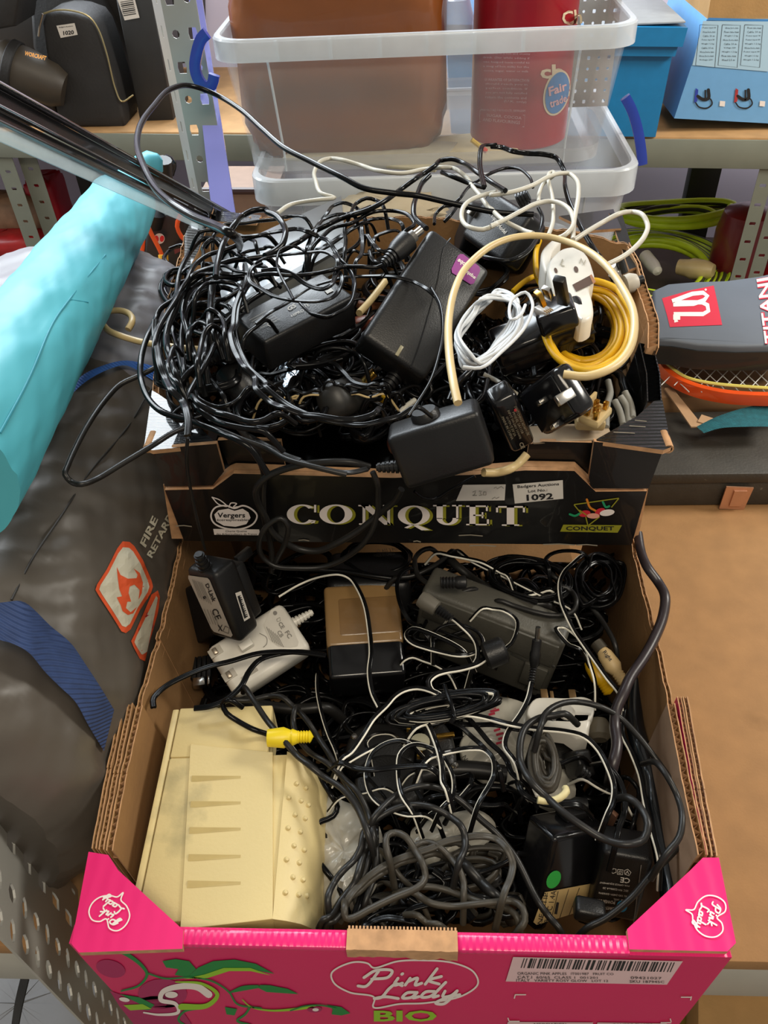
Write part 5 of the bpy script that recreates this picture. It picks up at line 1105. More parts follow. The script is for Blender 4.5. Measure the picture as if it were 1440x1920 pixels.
b = MB(); b.tube([PP(920, 486, face(M, d)), PP(950, 455, face(M, d))], .0008, 6); b.tube([PP(908, 494, face(M, d)), PP(930, 470, face(M, d))], .0008, 6); b.make('moulded_ridge', mat('ridge_grey', '4a4a48', .4), t)
# silver laptop brick under leads
fr, lx, ly = flat((408, 572), (640, 478), (378, 478), .345)
fr, lx, ly = flat((430, 575), (650, 474), (400, 482), 0, (.35, .36, .355)); t = thing('slim_device', 'flat grey metal box under the looped leads, reflecting the window', 'device', fr.translation)
q = [fr.inverted() @ P(x, y, .355) for x, y in ((420, 580), (650, 472), (643, 388), (395, 478))]
b = MB(); b.prism([(v.x, v.y) for v in q], -.02, 0, fr, 0, bev=.002); b.make('housing', mat('brushed_grey', '85898c', .3, metal=.4, noise=.05, scale=20, coat=.3), t)
b = MB(); b.prism([(q[0].x, q[0].y), (q[1].x, q[1].y), (q[1].x, q[1].y + .008), (q[0].x, q[0].y + .008)], -.002, .0012, fr, 0); b.make('edge_trim', mat('dark_trim', '3c3f42', .3), t)
# black rounded mains plug with gold pins
M, d, t = adapter('mains_plug', 'black moulded mains plug with a brass pin, in the dark middle of the upper box', (.05, .045, .03), dict(A=(652, 772), B=(712, 752), C=(690, 702), D=(625, 708)), .335, .012, mat('soft_black', '242321', .45), cat='plug')
a_, c_ = PD(678, 720, .655), PD(703, 697, .65); fr, L_ = look_frame(a_, c_); b = MB(); b.box(fr, -.0045, .0045, -.002, .002, 0, L_, .0008); b.make('pin', M_GOLD, t)
a_, c_ = PD(682, 718, .662), PD(705, 742, .66); fr, L_ = look_frame(a_, c_); b = MB(); b.box(fr, -.0012, .0012, -.006, .0, 0, L_, .0004); b.make('plug_edge', M_LAB, t)
b = MB(); fr, L_ = look_frame(PD(716, 750, .655), PD(722, 738, .65)); b.box(fr, -.0045, .0045, -.002, .002, 0, L_, .0008); b.make('pin', M_YEL, t)
# kettle-type connectors at left
def conn(name, label, a, b_, prof, m=M_BLK, n=18, parent=None, cat='connector', sx=1):
    fr, L = look_frame(a, b_); bb_ = MB(); bb_.lathe([(r, z * L) for r, z in prof], fr @ Matrix.Diagonal((1, sx, 1, 1)), n)
    return bb_.make(name, m, parent, label=label, cat=None if parent else cat)
t = thing('mains_connector', 'black cloverleaf mains connector plugged into the laptop brick', 'connector', PD(412, 668, .66))
conn('connector_body', None, PD(404, 668, .645), PD(446, 645, .64), [(0, 0), (.006, 0), (.0075, .2), (.0115, .4), (.0115, .95), (.010, 1), (0, 1)], parent=t)
relief(t, PD(404, 668, .645), PD(370, 684, .645), .0065, .0035, M_BLK, 6)
t = thing('ferrite_plug', 'thick black cylindrical ferrite and plug at the left of the laptop brick', 'connector', PD(440, 700, .66))
conn('barrel', None, PD(424, 690, .655), PD(464, 740, .655), [(0, 0), (.010, 0), (.012, .1), (.013, .85), (.011, 1), (0, 1)], parent=t)
t = thing('dc_plug', 'black barrel power plug with ribbed neck resting against the large adapter', 'connector', PD(745, 470, .67))
conn('plug_body', None, PD(738, 478, .66), PD(768, 448, .665), [(0, 0), (.007, 0), (.009, .3), (.0095, .9), (.007, 1), (0, 1)], parent=t)
relief(t, PD(740, 476, .66), PD(717, 496, .655), .0065, .0035, M_BLK, 5)
conn('metal_tip', None, PD(776, 442, .665), PD(791, 430, .665), [(0, 0), (.0035, 0), (.0035, 1), (0, 1)], M_SIL, parent=t)
conn('collar', None, PD(767, 449, .665), PD(778, 440, .665), [(0, 0), (.0055, 0), (.005, 1), (0, 1)], mat('collar_grey', '5d5b58', .4), parent=t)
# clear network plug with white bundle
fr, lx, ly = flat((1000, 575), (1032, 592), (1006, 560), .392)
t = thing('network_plug', 'clear network plug on the end of the white bundled lead', 'plug', fr.translation)
b = MB(); b.box(fr, 0, .014, 0, .0095, -.008, 0, .001); b.make('plug_shell', mat('clear_shell', 'c9c5c2', .15, alpha=.55, coat=.5), t)
b = MB(); b.box(fr, .001, .009, .0015, .008, -.006, -.002, .001); b.make('core', M_WPL, t)
for i in range(4): b = MB(); b.box(fr, .010, .0138, .0012 + i * .002, .0019 + i * .002, -.003, .0003); b.make('contact', M_GOLD, t)
# open cream plug innards
fr, lx, ly = flat((1084, 770), (1128, 786), (1096, 712), .335)
t = thing('opened_plug', 'cream plug with its cover off showing brass parts', 'plug', fr.translation)
b = MB(); b.box(fr, 0, .018, 0, .026, -.012, -.004, .003); b.make('plug_shell', M_CREAM, t)
b = MB(); b.box(fr, .0, .003, 0, .026, -.004, .004, .001); b.make('shell_rim', M_CREAM, t)
for x, y, s in ((.006, .004, .004), (.011, .010, .005), (.007, .017, .004), (.014, .019, .004), (.014, .003, .004)): b = MB(); b.box(fr, x - s / 2, x + s / 2, y - s / 2, y + s / 2, -.004, .003, .0008); b.make('brass_terminal', M_GOLD, t)
fr, lx, ly = flat((1080, 790), (1140, 792), (1090, 745), .315); b = MB(); b.box(fr, 0, .024, 0, .018, -.010, 0, .003); b.make('plug_base', M_CREAM, t)
# audio jack and silver connector at the right rear
t = thing('audio_jack', 'grey-white jack plug on the right wall of the upper box', 'connector', PD(1190, 532, .76))
conn('sleeve', None, PD(1172, 534, .755), PD(1194, 527, .755), [(0, 0), (.009, 0), (.0095, .5), (.007, 1), (0, 1)], mat('grey_white', 'b5afa2', .45), parent=t); conn('tip', None, PD(1192, 528, .755), PD(1206, 523, .755), [(0, 0), (.006, 0), (.006, .3), (.004, .35), (.004, 1), (0, 1)], M_BLK, parent=t)
t = thing('metal_jack', 'silver socket poking up inside the right rear corner of the upper box', 'connector', PD(1150, 505, .76))
conn('sleeve', None, PD(1156, 520, .765), PD(1146, 498, .755), [(0, 0), (.006, 0), (.006, .4), (.0045, .45), (.0045, 1), (0, 1)], M_SIL, parent=t); conn('band', None, PD(1168, 512, .765), PD(1160, 486, .76), [(0, 0), (.005, 0), (.005, 1), (0, 1)], M_BLK, parent=t)
# paper scrap, tissue, brown paper under the leads
fr, lx, ly = flat((1000, 830), (1150, 822), (1040, 796), .30); b = MB(); b.box(fr, 0, lx, 0, ly, -.002, 0, .0008); b.make('paper_slip', mat('beige_paper', 'a4937c', .7, noise=.06), None, label='beige paper slip inside the front right of the upper box', cat='paper')
blob('crumpled_paper', 'crumpled beige paper at the back of the upper box', 'paper', P(730, 405, .325), .065, .04, .02, .7, mat('beige_crumple', 'a3957b', .7, noise=.12, scale=15, bump=.5, bscale=25), .14, 30)
fr, lx, ly = flat((735, 470), (840, 440), (760, 380), .318); b = MB(); b.box(fr, 0, lx, 0, ly, -.004, 0, .001); b.make('paper_sheet', MATS['beige_crumple'], None, label='flat beige sheet beside the crumpled paper at the back', cat='paper')
for i, (x, y, c_, lab) in enumerate(((700, 555, 'b0714f', 'coppery plastic piece between the laptop brick and large adapter'), (695, 590, '8a4a34', 'reddish brown plastic piece under the laptop brick corner'), (760, 820, '4a2016', 'dark red-brown scrap in the gap above the front panel'))):
    fr, lx, ly = flat((x - 30, y + 14), (x + 30, y + 4), (x - 30, y - 14), .30 + .01 * i); b = MB(); b.box(fr, 0, lx, 0, .014, -.012, 0, .004); b.make('plastic_piece', mat('scrap_%s' % c_, c_, .4, noise=.2), None, label=lab, cat='scrap')
blob('foil_pack', 'crinkled shiny foil scrap glinting between the left leads', 'foil', P(545, 715, .30), .013, .03, .012, .5, mat('foil', 'a9b4c0', .15, metal=1, bump=1, bscale=60), .2, 26)
# ================================================================ lower box
# beige modem
z_m = .158
fr, lx, ly = flat((236, 1730), (513, 1722), (279, 1328), z_m); lx = (fr.inverted() @ P(513, 1722, z_m)).x
t = thing('beige_modem', 'yellowed beige modem with vent slots and dimpled edge, left in the pink box', 'modem', fr @ Vector((0, 0, -.04)))
M_BEI = mat('aged_beige', 'd3c08a', .45, noise=.05, scale=10, bump=.08, bscale=400, blot=('b7a87a', 14, .62)); fi = fr.inverted()
loc = lambda x, y, dz=0: (lambda v: (v.x, v.y))(fi @ P(x, y, z_m + dz))
b = MB(); x1 = loc(505, 1380)[0]; yc_ = loc(512, 1411)[1]; b.box(fr, .006, x1, yc_ - .0005, ly, -.036, -.001, .0015); b.box(fr, .006, lx + .002, 0, yc_ - .001, -.036, -.001, .0015); b.make('case_body', M_BEI, t)
b = MB(); b.box(fr, 0, .0052, .002, ly, -.034, -.0025, .001); b.make('front_bezel', M_BEI, t)
b = MB(); b.box(fr, .0052, .0064, .004, ly - .003, -.034, -.004, 0); b.make('bezel_gap', mat('gap_brown', '6e5d3a', .8), t)
# raised cover with sloped, dimpled side
o1 = [loc(x, y) for x, y in ((338, 1744), (512, 1724), (512, 1411), (357, 1396))]
b = MB(); b.prism(o1, -.004, .0008, fr, 0, bev=.0006); b.make('raised_cover', M_BEI, t, smooth=20)
pr_s = [(lx - .0005, .0008), (lx + .008, -.003), (lx + .017, -.009), (lx + .024, -.018), (lx + .0275, -.030), (lx + .0275, -.05), (lx - .0005, -.05)]
yb0, yb1 = loc(512, 1724)[1], loc(512, 1411)[1]
V = []; F = []; n = len(pr_s)
for (y, k) in ((yb0, 0), (yb1, 1)):
    for x, z in pr_s: V.append((x, y - (x - lx) * (.35 if k else .0), z))
for i in range(n): j = (i + 1) % n; F.append((i, j, n + j, n + i))
F += [tuple(range(n))[::-1], tuple(range(n, 2 * n))]
b = MB(); b.add(V, F, 0, fr); b.make('sloped_side', M_BEI, t, smooth=25)
SL = BVHTree.FromPolygons([fr @ Vector(v) for v in V], F)
for px, py in ((533, 1438), (556, 1470), (573, 1478), (541, 1496), (564, 1502), (578, 1510), (553, 1528), (572, 1535), (540, 1553), (563, 1560), (551, 1586), (570, 1594), (537, 1612), (561, 1618), (549, 1645), (568, 1650), (535, 1674), (560, 1678), (575, 1680)):
    dr = ray(px, py).normalized(); h = SL.ray_cast(CAMP, dr)
    if h[0] is None: continue
    f3, _ = look_frame(h[0] - h[1] * .0012, h[0] + h[1]); r = .0019 if (px, py) != (533, 1438) else .003
    b = MB(); b.lathe([(0, .0032), (r * .6, .003), (r, .0018), (r, 0)][::-1], f3, 10); b.make('dimple', M_BEI, t)
for i, py in enumerate((1458, 1506, 1555, 1606, 1656)):
    xL, xR = 352 + (4 - i) * 2, 452; v0, v1 = loc(xL, py + 4), loc(xR, py - 2); b = MB()
    b.add([(v0[0], v0[1] - .0022, .0009), (v0[0], v0[1] + .0028, .0009), (v1[0], v1[1], .0009), (v0[0], v0[1] + .0022, .0020), (v1[0], v1[1] - .002, .0009), (v0[0] + .004, v0[1] - .0022, .0010)], [(0, 5, 3), (0, 3, 1), (1, 3, 2), (5, 4, 2, 3), (0, 1, 2, 4, 5)], 0, fr)
    b.make('vent_slot', mat('vent_shade', 'b9a46b', .5), t, smooth=0)  # same beige darkened: groove shade put into the colour of raised wedges
b = MB(); a0_, a1_ = loc(345, 1740, -.02), loc(552, 1738, -.02); b.box(fr, a0_[0], a1_[0], a1_[1] - .004, .004, -.036, -.018, .002); b.make('base_tray', M_BEI, t)
# white travel charger
M, d, t = adapter('white_charger', 'white mains charger with grey rating print, left rear of the pink box', (.092, .05, .028), dict(A=(440, 1311), B=(581, 1213), C=(530, 1126), D=(386, 1213), E=(452, 1322), F=(583, 1228)), .13, .006, M_WPL)
pl = face(M, d); pr = Print(pl, .0006)
pr.poly([(507, 1145), (520, 1138), (534, 1146), (560, 1204), (558, 1212), (545, 1214), (522, 1212), (505, 1198), (495, 1172)], 0, 0)
pr.text('FC', rect(541, 1190, 14, 9, -58), 1, k=2, bold=.03); pr.text('CE', rect(528, 1173, 13, 8, -58), 1, k=2, bold=.03); pr.text('CB', rect(526, 1189, 13, 8, -58), 1, k=2, bold=.02); pr.disc(516, 1150, 4, 4, 0, 1, 2); pr.line([(519, 1162), (525, 1158), (526, 1165), (520, 1166), (519, 1162)], 1, 1, 2)
for i in range(6): pr.line([(500 + i * 4, 1176 + i * 3), (512 + i * 4, 1204 + i * 2)], 1.1, 1, 2)
pr.line([(487, 1188), (500, 1196), (500, 1208), (494, 1214)], 1.2, 1, 2, smooth=3); pr.make('rating_print', [mat('label_offwhite', 'c5c0b6', .5), M_PRG], t)
for px, py in ((404, 1222), (430, 1266)):
    x, y = at_face(px, py, M, d); b = MB(); b.box(M, x - .006, x + .006, y - .004, y + .004, d[2] / 2 - .0002, d[2] / 2 + .0008, .0003); b.make('slot_frame', mat('white_shadow', 'a8a296', .5), t); pin(t, M, x, y, d[2] / 2, .004, .006, .004, mat('pin_warm', '9b8f80', .3, metal=.8))
x, y = at_face(468, 1264, M, d); b = MB(); b.box(M, x - .008, x + .008, y - .0015, y + .0015, d[2] / 2, d[2] / 2 + .0008); b.make('slot_line', MATS['white_shadow'], t)
x, y = at_face(463, 1212, M, d); b = MB(); b.box(M, x - .006, x + .006, y - .0035, y + .0035, d[2] / 2, d[2] / 2 + .008, .001); b.make('earth_stub', M_WPL, t)
relief(t, M @ Vector((d[0] / 2, d[1] * .12, 0)), M @ Vector((d[0] / 2 + .02, d[1] * .1, 0)), .005, .003, M_WPL, 6)
# dark adapter behind
M, d, t = adapter('wall_adapter', 'plain dark adapter wedged against the left wall of the pink box', (.05, .07, .04), dict(A=(366, 1203), B=(418, 1188), C=(372, 1088), D=(316, 1128)), .125, .004, M_BLK)
# connector silver below it
fr, lx, ly = flat((361, 1286), (389, 1282), (361, 1268), .10); t = thing('ribbon_connector', 'black ribbed connector with a silver end, behind the beige modem', 'connector', fr.translation)
b = MB(); b.box(fr, 0, .011, 0, .009, -.006, 0, .0006); b.box(fr, .013, .0155, 0, .009, -.006, 0, .0006); b.make('metal_end', M_SIL, t, kind='stuff')
for i in range(5): b = MB(); b.box(fr, -.006 + i * .0045, -.002 + i * .0045, .009, .034, -.008, -.001, .0008); b.make('rib', M_BLK, t)
# labelled adapter on top
M, d, t = adapter('labelled_adapter', 'black wall adapter with a silver label and barcode, hanging by its lead at the left', (.028, .07, .032), dict(A=(453, 1205), B=(488, 1180), C=(450, 1046), D=(399, 1076), H=(345, 1066), G=(378, 1036), E=(400, 1191)), .20, .005)
sp = sideplane(M, d, 0, -1); pr = Print(sp, .0006)
pr.poly([(354, 1078), (390, 1083), (394, 1087), (437, 1190), (434, 1194), (402, 1184), (397, 1178), (354, 1084)], 0, 0)
pr.text('D-Link', [(392, 1092), (408, 1126), (399, 1128), (386, 1094)][0:1] + [(408, 1126), (400, 1128), (386, 1095)], 1, bold=.03, k=2)
for i in range(6): pr.line([(362 + i * 3.4, 1085 + i * 1.2), (376 + i * 4.4, 1120 + i * 2.4)], 1, 2, 2)
for i in range(4): pr.line([(384 + i * 6, 1140 + i * 1.5), (396 + i * 5, 1168 + i * 1)], 1, 2, 2)
pr.text('CE', [(408, 1138), (417, 1158), (406, 1162), (397, 1143)], 1, bold=.02, k=2); pr.disc(385, 1119, 3, 3, 0, 1, 2); pr.line([(424, 1172), (432, 1176), (430, 1186), (420, 1182), (424, 1172)], 1, 1, 2); pr.line([(410, 1170), (418, 1182)], 2, 1, 2); pr.line([(411, 1182), (418, 1170)], 1.4, 1, 2)
pr.make('silver_label', [M_LAB, M_PRK, M_PRG], t)
pr = Print(face(M, d), .0006); pr.grid([(440, 1112), (451, 1108), (468, 1158), (457, 1165)], 1, 1, 0); pr.bars([(444, 1118), (452, 1114), (464, 1156), (457, 1160)], 1, 1)
for i in range(12): u = i / 12; pr.line([(444 + 14 * u, 1119 + 42 * u), (450 + 14 * u, 1116 + 42 * u)], 1 + (i * 7 % 3) * .6, 1, 2)
pr.make('barcode_label', [M_PRW, M_PRK], t)
b = MB(); b.box(M, d[0] * .5 - .001, d[0] * .5 + .012, -d[1] * .42, d[1] * .34, -d[2] * .5, d[2] * .36, .003, 0, 2); b.box(M, d[0] * .5 + .010, d[0] * .5 + .014, -d[1] * .36, d[1] * .22, -d[2] * .45, d[2] * .25, .002, 0, 2); b.make('plug_part', M_BLK, t)
pin(t, M @ Matrix.Rotation(math.pi / 2, 4, 'Y'), -.002, d[1] * .30, d[0] * .5 + .012, .005, .008, .018, M_BLK, 'earth_pin')
relief(t, M @ Vector((-.006, d[1] / 2 - .001, 0)), M @ Vector((-.010, d[1] / 2 + .016, .004)), .006, .004, M_BLK, 4)
# taped black box
M, d, t = adapter('taped_adapter', 'black transformer with brown parcel tape over its upper half', (.068, .082, .045), dict(A=(618, 1268), B=(762, 1270), C=(738, 1098), D=(604, 1094), E=(622, 1308), F=(764, 1300)), .115, .004, M_BLKG)
pl = face(M, d); q = [M.inverted() @ PP(x, y, pl) for x, y in ((606, 1212), (757, 1208))]; yt = (q[0].y + q[1].y) / 2
b = MB(); b.box(M, -d[0] / 2 - .0008, d[0] / 2 + .0008, yt, d[1] / 2 + .0008, -d[2] * .2, d[2] / 2 + .0008, .004, 0, 3); b.make('parcel_tape', mat('parcel_tape', '8a6c44', .3, noise=.08, scale=20, bump=.5, bscale=30, coat=.3), t)
b = MB(); b.box(M, -d[0] * .36, d[0] * .5 + .001, yt + .008, yt + .05, -d[2] * .1, d[2] / 2 + .0012, .004, 0, 3); b.make('parcel_tape', mat('parcel_tape_dark', '7c5f3c', .3, noise=.1, scale=30, bump=.6, bscale=40, coat=.3), t)
# grey adapter
M, d, t = adapter('grey_adapter', 'large dusty grey adapter with moulded ridges, right of the taped transformer', (.125, .08, .035), dict(C=(1062, 1208), D=(788, 1110), B=(1014, 1318), A=(772, 1210)), .118, .005, mat('dusty_grey_black', '4b4942', .5, noise=.06, bump=.15, bscale=600), wd=20)
pl = face(M, d)
b = MB()
for s_ in ([(800, 1150), (1040, 1250)], [(958, 1225), (1030, 1262)], [(985, 1290), (1030, 1210)]): b.tube([PP(*s_[0], pl), PP(*s_[1], pl)], .0009, 6)
b.make('ridge', mat('ridge_dark', '2a2925', .5), t, kind='stuff')
b = MB(); b.box(M, -d[0] * .46, d[0] * .47, d[1] * .12, d[1] * .46, d[2] / 2 - .001, d[2] / 2 + .002, .001); b.make('raised_step', MATS['dusty_grey_black'], t)
b = MB(); b.box(M, d[0] * .3, d[0] * .46, -d[1] * .3, d[1] * .05, d[2] / 2 - .001, d[2] / 2 + .003, .001); b.make('raised_step', MATS['dusty_grey_black'], t)
# wide dark adapter under the black box
M, d, t = adapter('power_adapter', 'wide black adapter with faint print, half hidden under the black box', (.10, .06, .04), dict(A=(612, 1098), B=(770, 1092), C=(765, 1030), D=(620, 1030)), .125, .008, M_BLK)
pr = Print(face(M, d), .0006); pr.text('MADE IN CHINA', [(700, 1040), (740, 1036), (742, 1042), (702, 1046)], 0); pr.text('CLASS 2 POWER', [(706, 1032), (760, 1026), (762, 1032), (708, 1038)], 0); pr.make('faint_print', [M_PRG], t)
# white plug seen from its back
fr, lx, ly = flat((990, 1372), (1108, 1372), (990, 1306), .135); fi = fr.inverted()
t = thing('uk_plug', 'white rewirable plug on its side at the right of the pink box', 'plug', fr.translation)
q = [fi @ P(x, y, .135) for x, y in ((988, 1340), (992, 1322), (1004, 1309), (1030, 1307), (1060, 1308), (1095, 1306), (1112, 1314), (1114, 1336), (1104, 1352), (1030, 1354), (1000, 1350))]
b = MB(); b.prism([(v.x, v.y) for v in spline(q, .003, True)], -.012, 0, fr, 0, bev=.0015); b.make('plug_cover', M_WPL, t, smooth=60)
q = [fi @ P(x, y, .128) for x, y in ((998, 1345), (1108, 1345), (1102, 1388), (1080, 1392), (1060, 1378), (1020, 1372))]; b = MB(); b.prism([(v.x, v.y) for v in q], -.02, 0, fr, 0, bev=.004); b.make('plug_base', M_WPL, t, smooth=60)
b = MB(); c = fi @ P(1062, 1337, .135); b.lathe([(0, -.002), (.007, -.002), (.007, .002), (.0045, .0045), (0, .0045)], fr @ Matrix.Translation(c), 16); b.make('cord_grip', M_WPL, t)
for (x, y) in ((1022, 1296), (1075, 1297), (1040, 1300)): f2, _, _ = flat((x - 7, y + 12), (x + 7, y + 12), (x - 7, y - 10), .125); b = MB(); b.box(f2, 0, .006 if x != 1040 else .003, 0, .009, -.003, 0, .0006); b.make('pin', mat('dull_brass', '7d6342', .4, metal=.6), t)
# big dark adapter with green dot
M, d, t = adapter('dotted_adapter', 'tall black adapter with a green dot and handwritten tape label', (.055, .04, .082), dict(A=(1040, 1572), B=(1142, 1546), C=(1092, 1510), D=(992, 1530), E=(1002, 1735), F=(1106, 1712)), .10, .004, M_BLKG)
sp = sideplane(M, d, 1, -1); pr = Print(sp, .0007)
pr.disc(1037, 1648, 12, 18, -30, 0, 0); pr.poly([(1020, 1672), (1110, 1655), (1108, 1682), (1100, 1704), (1005, 1733), (999, 1728)], 1, 0)
pr.text('NEG TIP', [(1006, 1730), (1018, 1672), (1027, 1672), (1014, 1732)], 2, k=2); pr.text('9vDC 1.4A', [(1018, 1728), (1032, 1668), (1042, 1668), (1028, 1728)], 2, k=2); pr.line([(1040, 1712), (1044, 1690)], 5, 2, 2)
for i in range(4): pr.line([(1014 + i * 17, 1728 - i * 4), (1025 + i * 20, 1672 - i * 3)], .9, 2, 1)
pr.make('tape_label', [mat('print_dotgreen', '2a9c3f', .5, noise=0), mat('masking_tape', 'b79e6c', .6), M_PRK], t)
b = MB(); b.box(M, -d[0] * .1, d[0] * .3, -d[1] * .1, d[1] * .35, d[2] / 2, d[2] / 2 + .006, .002); b.make('top_boss', M_BLK, t)
# switching psu
M, d, t = adapter('switching_adapter', 'black switching power supply with white rating text upside down, front right corner', (.045, .065, .028), dict(A=(1104, 1712), B=(1192, 1735), C=(1224, 1612), D=(1134, 1598)), .105, .004)
pr = Print(face(M, d), .0006)
def up_(s, cx_, cy_, w_, h_, mi=0, bo=0): pr.text(s, rect(cx_, cy_, w_, h_, 180 - 7), mi, bold=bo, k=1)
up_('SWITCHING', 1133, 1700, 38, 6, 0, .02); up_('POWER SUPPLY', 1130, 1688, 46, 6, 0, .02); up_('MODEL: 1A95L', 1164, 1686, 28, 3.6); up_('PRI 100-240V~50/60Hz', 1150, 1676, 56, 3.6); up_('SEC 9V=2200mA 20', 1154, 1666, 48, 3.6); up_('FOR OFFICE EQUIPMENT', 1152, 1656, 56, 3.6)
up_('CE', 1172, 1649, 18, 10, 0, .02); pr.line([(1177, 1628), (1183, 1634), (1179, 1640), (1171, 1637), (1171, 1630), (1177, 1628)], 1, 0); up_('V', 1176, 1634, 7, 7); pr.line([(1158, 1628), (1168, 1629), (1167, 1638), (1157, 1637), (1158, 1628)], 1, 0); pr.line([(1161, 1631), (1165, 1631), (1164, 1635), (1160, 1635), (1161, 1631)], 1, 0); pr.line([(1150, 1627), (1145, 1632), (1149, 1636), (1155, 1634), (1155, 1628), (1150, 1627)], 1, 0)
pr.disc(1166, 1698, 10, 11, 0, 1, 0); up_('m', 1166, 1698, 10, 9, 0, .03); pr.line([(1202, 1620), (1188, 1728)], 1.6, 2)
pr.make('rating_print', [M_PRW, mat('print_cyan', '1f8fc4', .5, noise=0), M_PRG], t)
M, d, t = adapter('small_adapter', 'small black block lying low beside the handwritten tape label', (.025, .012, .014), dict(A=(1078, 1728), B=(1130, 1740), C=(1134, 1722), D=(1084, 1708)), .125, .003, M_BLK)
# black uk plugs in the centre
def lowplug(label, A, B, D, z, pins, m=mat('plug_black', '1d1c1b', .42, bump=.2, bscale=700), h=.02, bev=.005, screw=(), h2=None):
    fr, lx, ly = flat(A, B, D, z); t = thing('black_plug', label, 'plug', fr.translation); fi = fr.inverted(); k = .22
    out = [(lx * .12, 0), (lx * .88, 0), (lx, ly * .3), (lx * .96, ly * .72), (lx * .72, ly), (lx * .28, ly), (lx * .04, ly * .72), (0, ly * .3)]
    b = MB(); b.prism([(v.x, v.y) for v in spline([Vector((x, y, 0)) for x, y in out], .004, True)], -h, 0, fr, 0, bev=bev); b.make('plug_body', m, t, smooth=60)
    for px, py in pins: v = fi @ P(px, py, z); pin(t, fr, v.x, v.y, -.001, .0045, .008 if len(pins) > 1 else .006, .009, M_GOLD, sleeve=.5)
    for px, py in screw: v = fi @ P(px, py, z); b = MB(); b.lathe([(0, .0012), (.0022, .0010), (.003, 0)][::-1], fr @ Matrix.Translation(v), 12); b.make('screw', M_SIL, t)
    return fr, t
lowplug('black plug with a screw near the beige modem', (640, 1430), (770, 1450), (655, 1345), .105, [(768, 1372)], screw=[(664, 1380)])
lowplug('black plug with a single brass pin under white-striped loops', (660, 1495), (790, 1505), (672, 1410), .112, [(787, 1422)])
fr, t = lowplug('black plug with a flat brass pin across it, right of the screwed plug', (795, 1440), (860, 1432), (800, 1350), .108, [], h=.02, screw=[(853, 1435)])
v = fr.inverted() @ P(834, 1381, .108); b = MB(); b.box(fr, v.x - .008, v.x + .008, v.y - .002, v.y + .002, 0, .003, .0006); b.make('pin', M_GOLD, t)
fr, lx, ly = flat((788, 1392), (806, 1392), (788, 1380), .112); b = MB(); b.lathe([(0, 0), (.008, 0), (.008, .001), (0, .001)], fr, 18); b.make('round_sticker', mat('sticker_cream', 'a39f88', .5), None, label='small round cream sticker between the black plugs', cat='sticker')
M, d, t = adapter('figure_eight_plug', 'small black figure-eight mains plug at the end of its lead, right side of pink box', (.024, .02, .014), dict(A=(1062, 1462), B=(1092, 1462), C=(1078, 1405), D=(1052, 1412)), .11, .003, M_BLK, cat='plug')
relief(t, PD(1086, 1444, .62), PD(1104, 1456, .62), .006, .004, M_BLK, 3)
lowplug('dark plug lying with its screw up near the white disc', (1000, 1420), (1100, 1430), (1010, 1362), .10, [], h=.018)
# plastic bag, disc
M_FILM = mat('white_film', 'b6b2a6', .3, noise=.06, scale=14, bump=.8, bscale=18, coat=.3)
def sheet(name, label, cat, out, z, m, h=.01, seed=0, parent=None):
    c = (sum(p[0] for p in out) / len(out), sum(p[1] for p in out) / len(out)); n = len(out) * 6; V = []; F = []
    O_ = spline([Vector((p[0], p[1], 0)) for p in out], 9, True); n = len(O_); R_ = 8
    for r in range(R_ + 1):
        for i, p in enumerate(O_):
            k = r / R_; x, y = c[0] + (p.x - c[0]) * k, c[1] + (p.y - c[1]) * k
            V.append(P(x, y, z + h * (1 - k * k) + .0035 * vnoise(x * .03, y * .03, seed) * (1 if r < R_ else .2)))
    for r in range(R_):
        for i in range(n): j = (i + 1) % n; F.append((r * n + i, r * n + j, (r + 1) * n + j, (r + 1) * n + i))
    base = len(V); V += [v + Vector((0, 0, -.006)) for v in V[R_ * n:(R_ + 1) * n]]
    for i in range(n): j = (i + 1) % n; F.append((R_ * n + i, R_ * n + j, base + j, base + i))
    F.append(tuple(base + i for i in range(n))[::-1])
    return mk(name, V, F, m, parent, label=label, cat=cat, smooth=70)
sheet('plastic_bag', 'crinkled white plastic bag beside the beige modem', 'bag', [(586, 1478), (640, 1500), (700, 1530), (720, 1600), (690, 1680), (640, 1710), (600, 1672), (582, 1600)], .118, M_FILM)
sheet('plastic_bag', 'patch of white plastic bag in the middle of the pink box', 'bag', [(770, 1560), (830, 1530), (900, 1520), (930, 1550), (880, 1600), (800, 1620)], .112, M_FILM, seed=3)
sb = thing('plastic_bag', 'white plastic bag with dark red lettering, right of the plugs', 'bag', P(950, 1400, .06))
sheet('bag_film', None, None, [(870, 1340), (900, 1310), (950, 1308), (1000, 1330), (1030, 1400), (1080, 1480), (1060, 1520), (960, 1480), (890, 1450)], .09, M_FILM, seed=5, parent=sb)
pr = Print((P(930, 1370, .103), Vector((0, 0, 1))), .001)
for s in ([(918, 1330), (930, 1328)], [(919, 1336), (936, 1332)], [(916, 1342), (928, 1339)], [(920, 1362), (936, 1360)], [(926, 1372), (938, 1368)], [(930, 1380), (944, 1376)], [(934, 1388), (946, 1384)], [(930, 1396), (944, 1392)]): pr.line(s, 4.5, 0)
pr.make('red_lettering', [mat('print_darkred', '9e1f35', .5)], sb)
fr, lx, ly = flat((880, 1435), (948, 1420), (868, 1372), .092); t = thing('printed_disc', 'off-white plastic disc with curved lettering among the plugs', 'disc', fr.translation)
fi = fr.inverted(); q = [fi @ P(x, y, .092) for x, y in ((862, 1392), (880, 1370), (915, 1372), (945, 1400), (952, 1432), (925, 1446), (885, 1440), (866, 1420))]
b = MB(); b.prism([(v.x, v.y) for v in spline(q, .003, True)], -.006, 0, fr, 0, bev=.002); b.make('disc_body', mat('disc_white', 'aaa597', .35), t, smooth=50)
pr = Print((P(900, 1400, .092), Vector((0, 0, 1))), .0006)
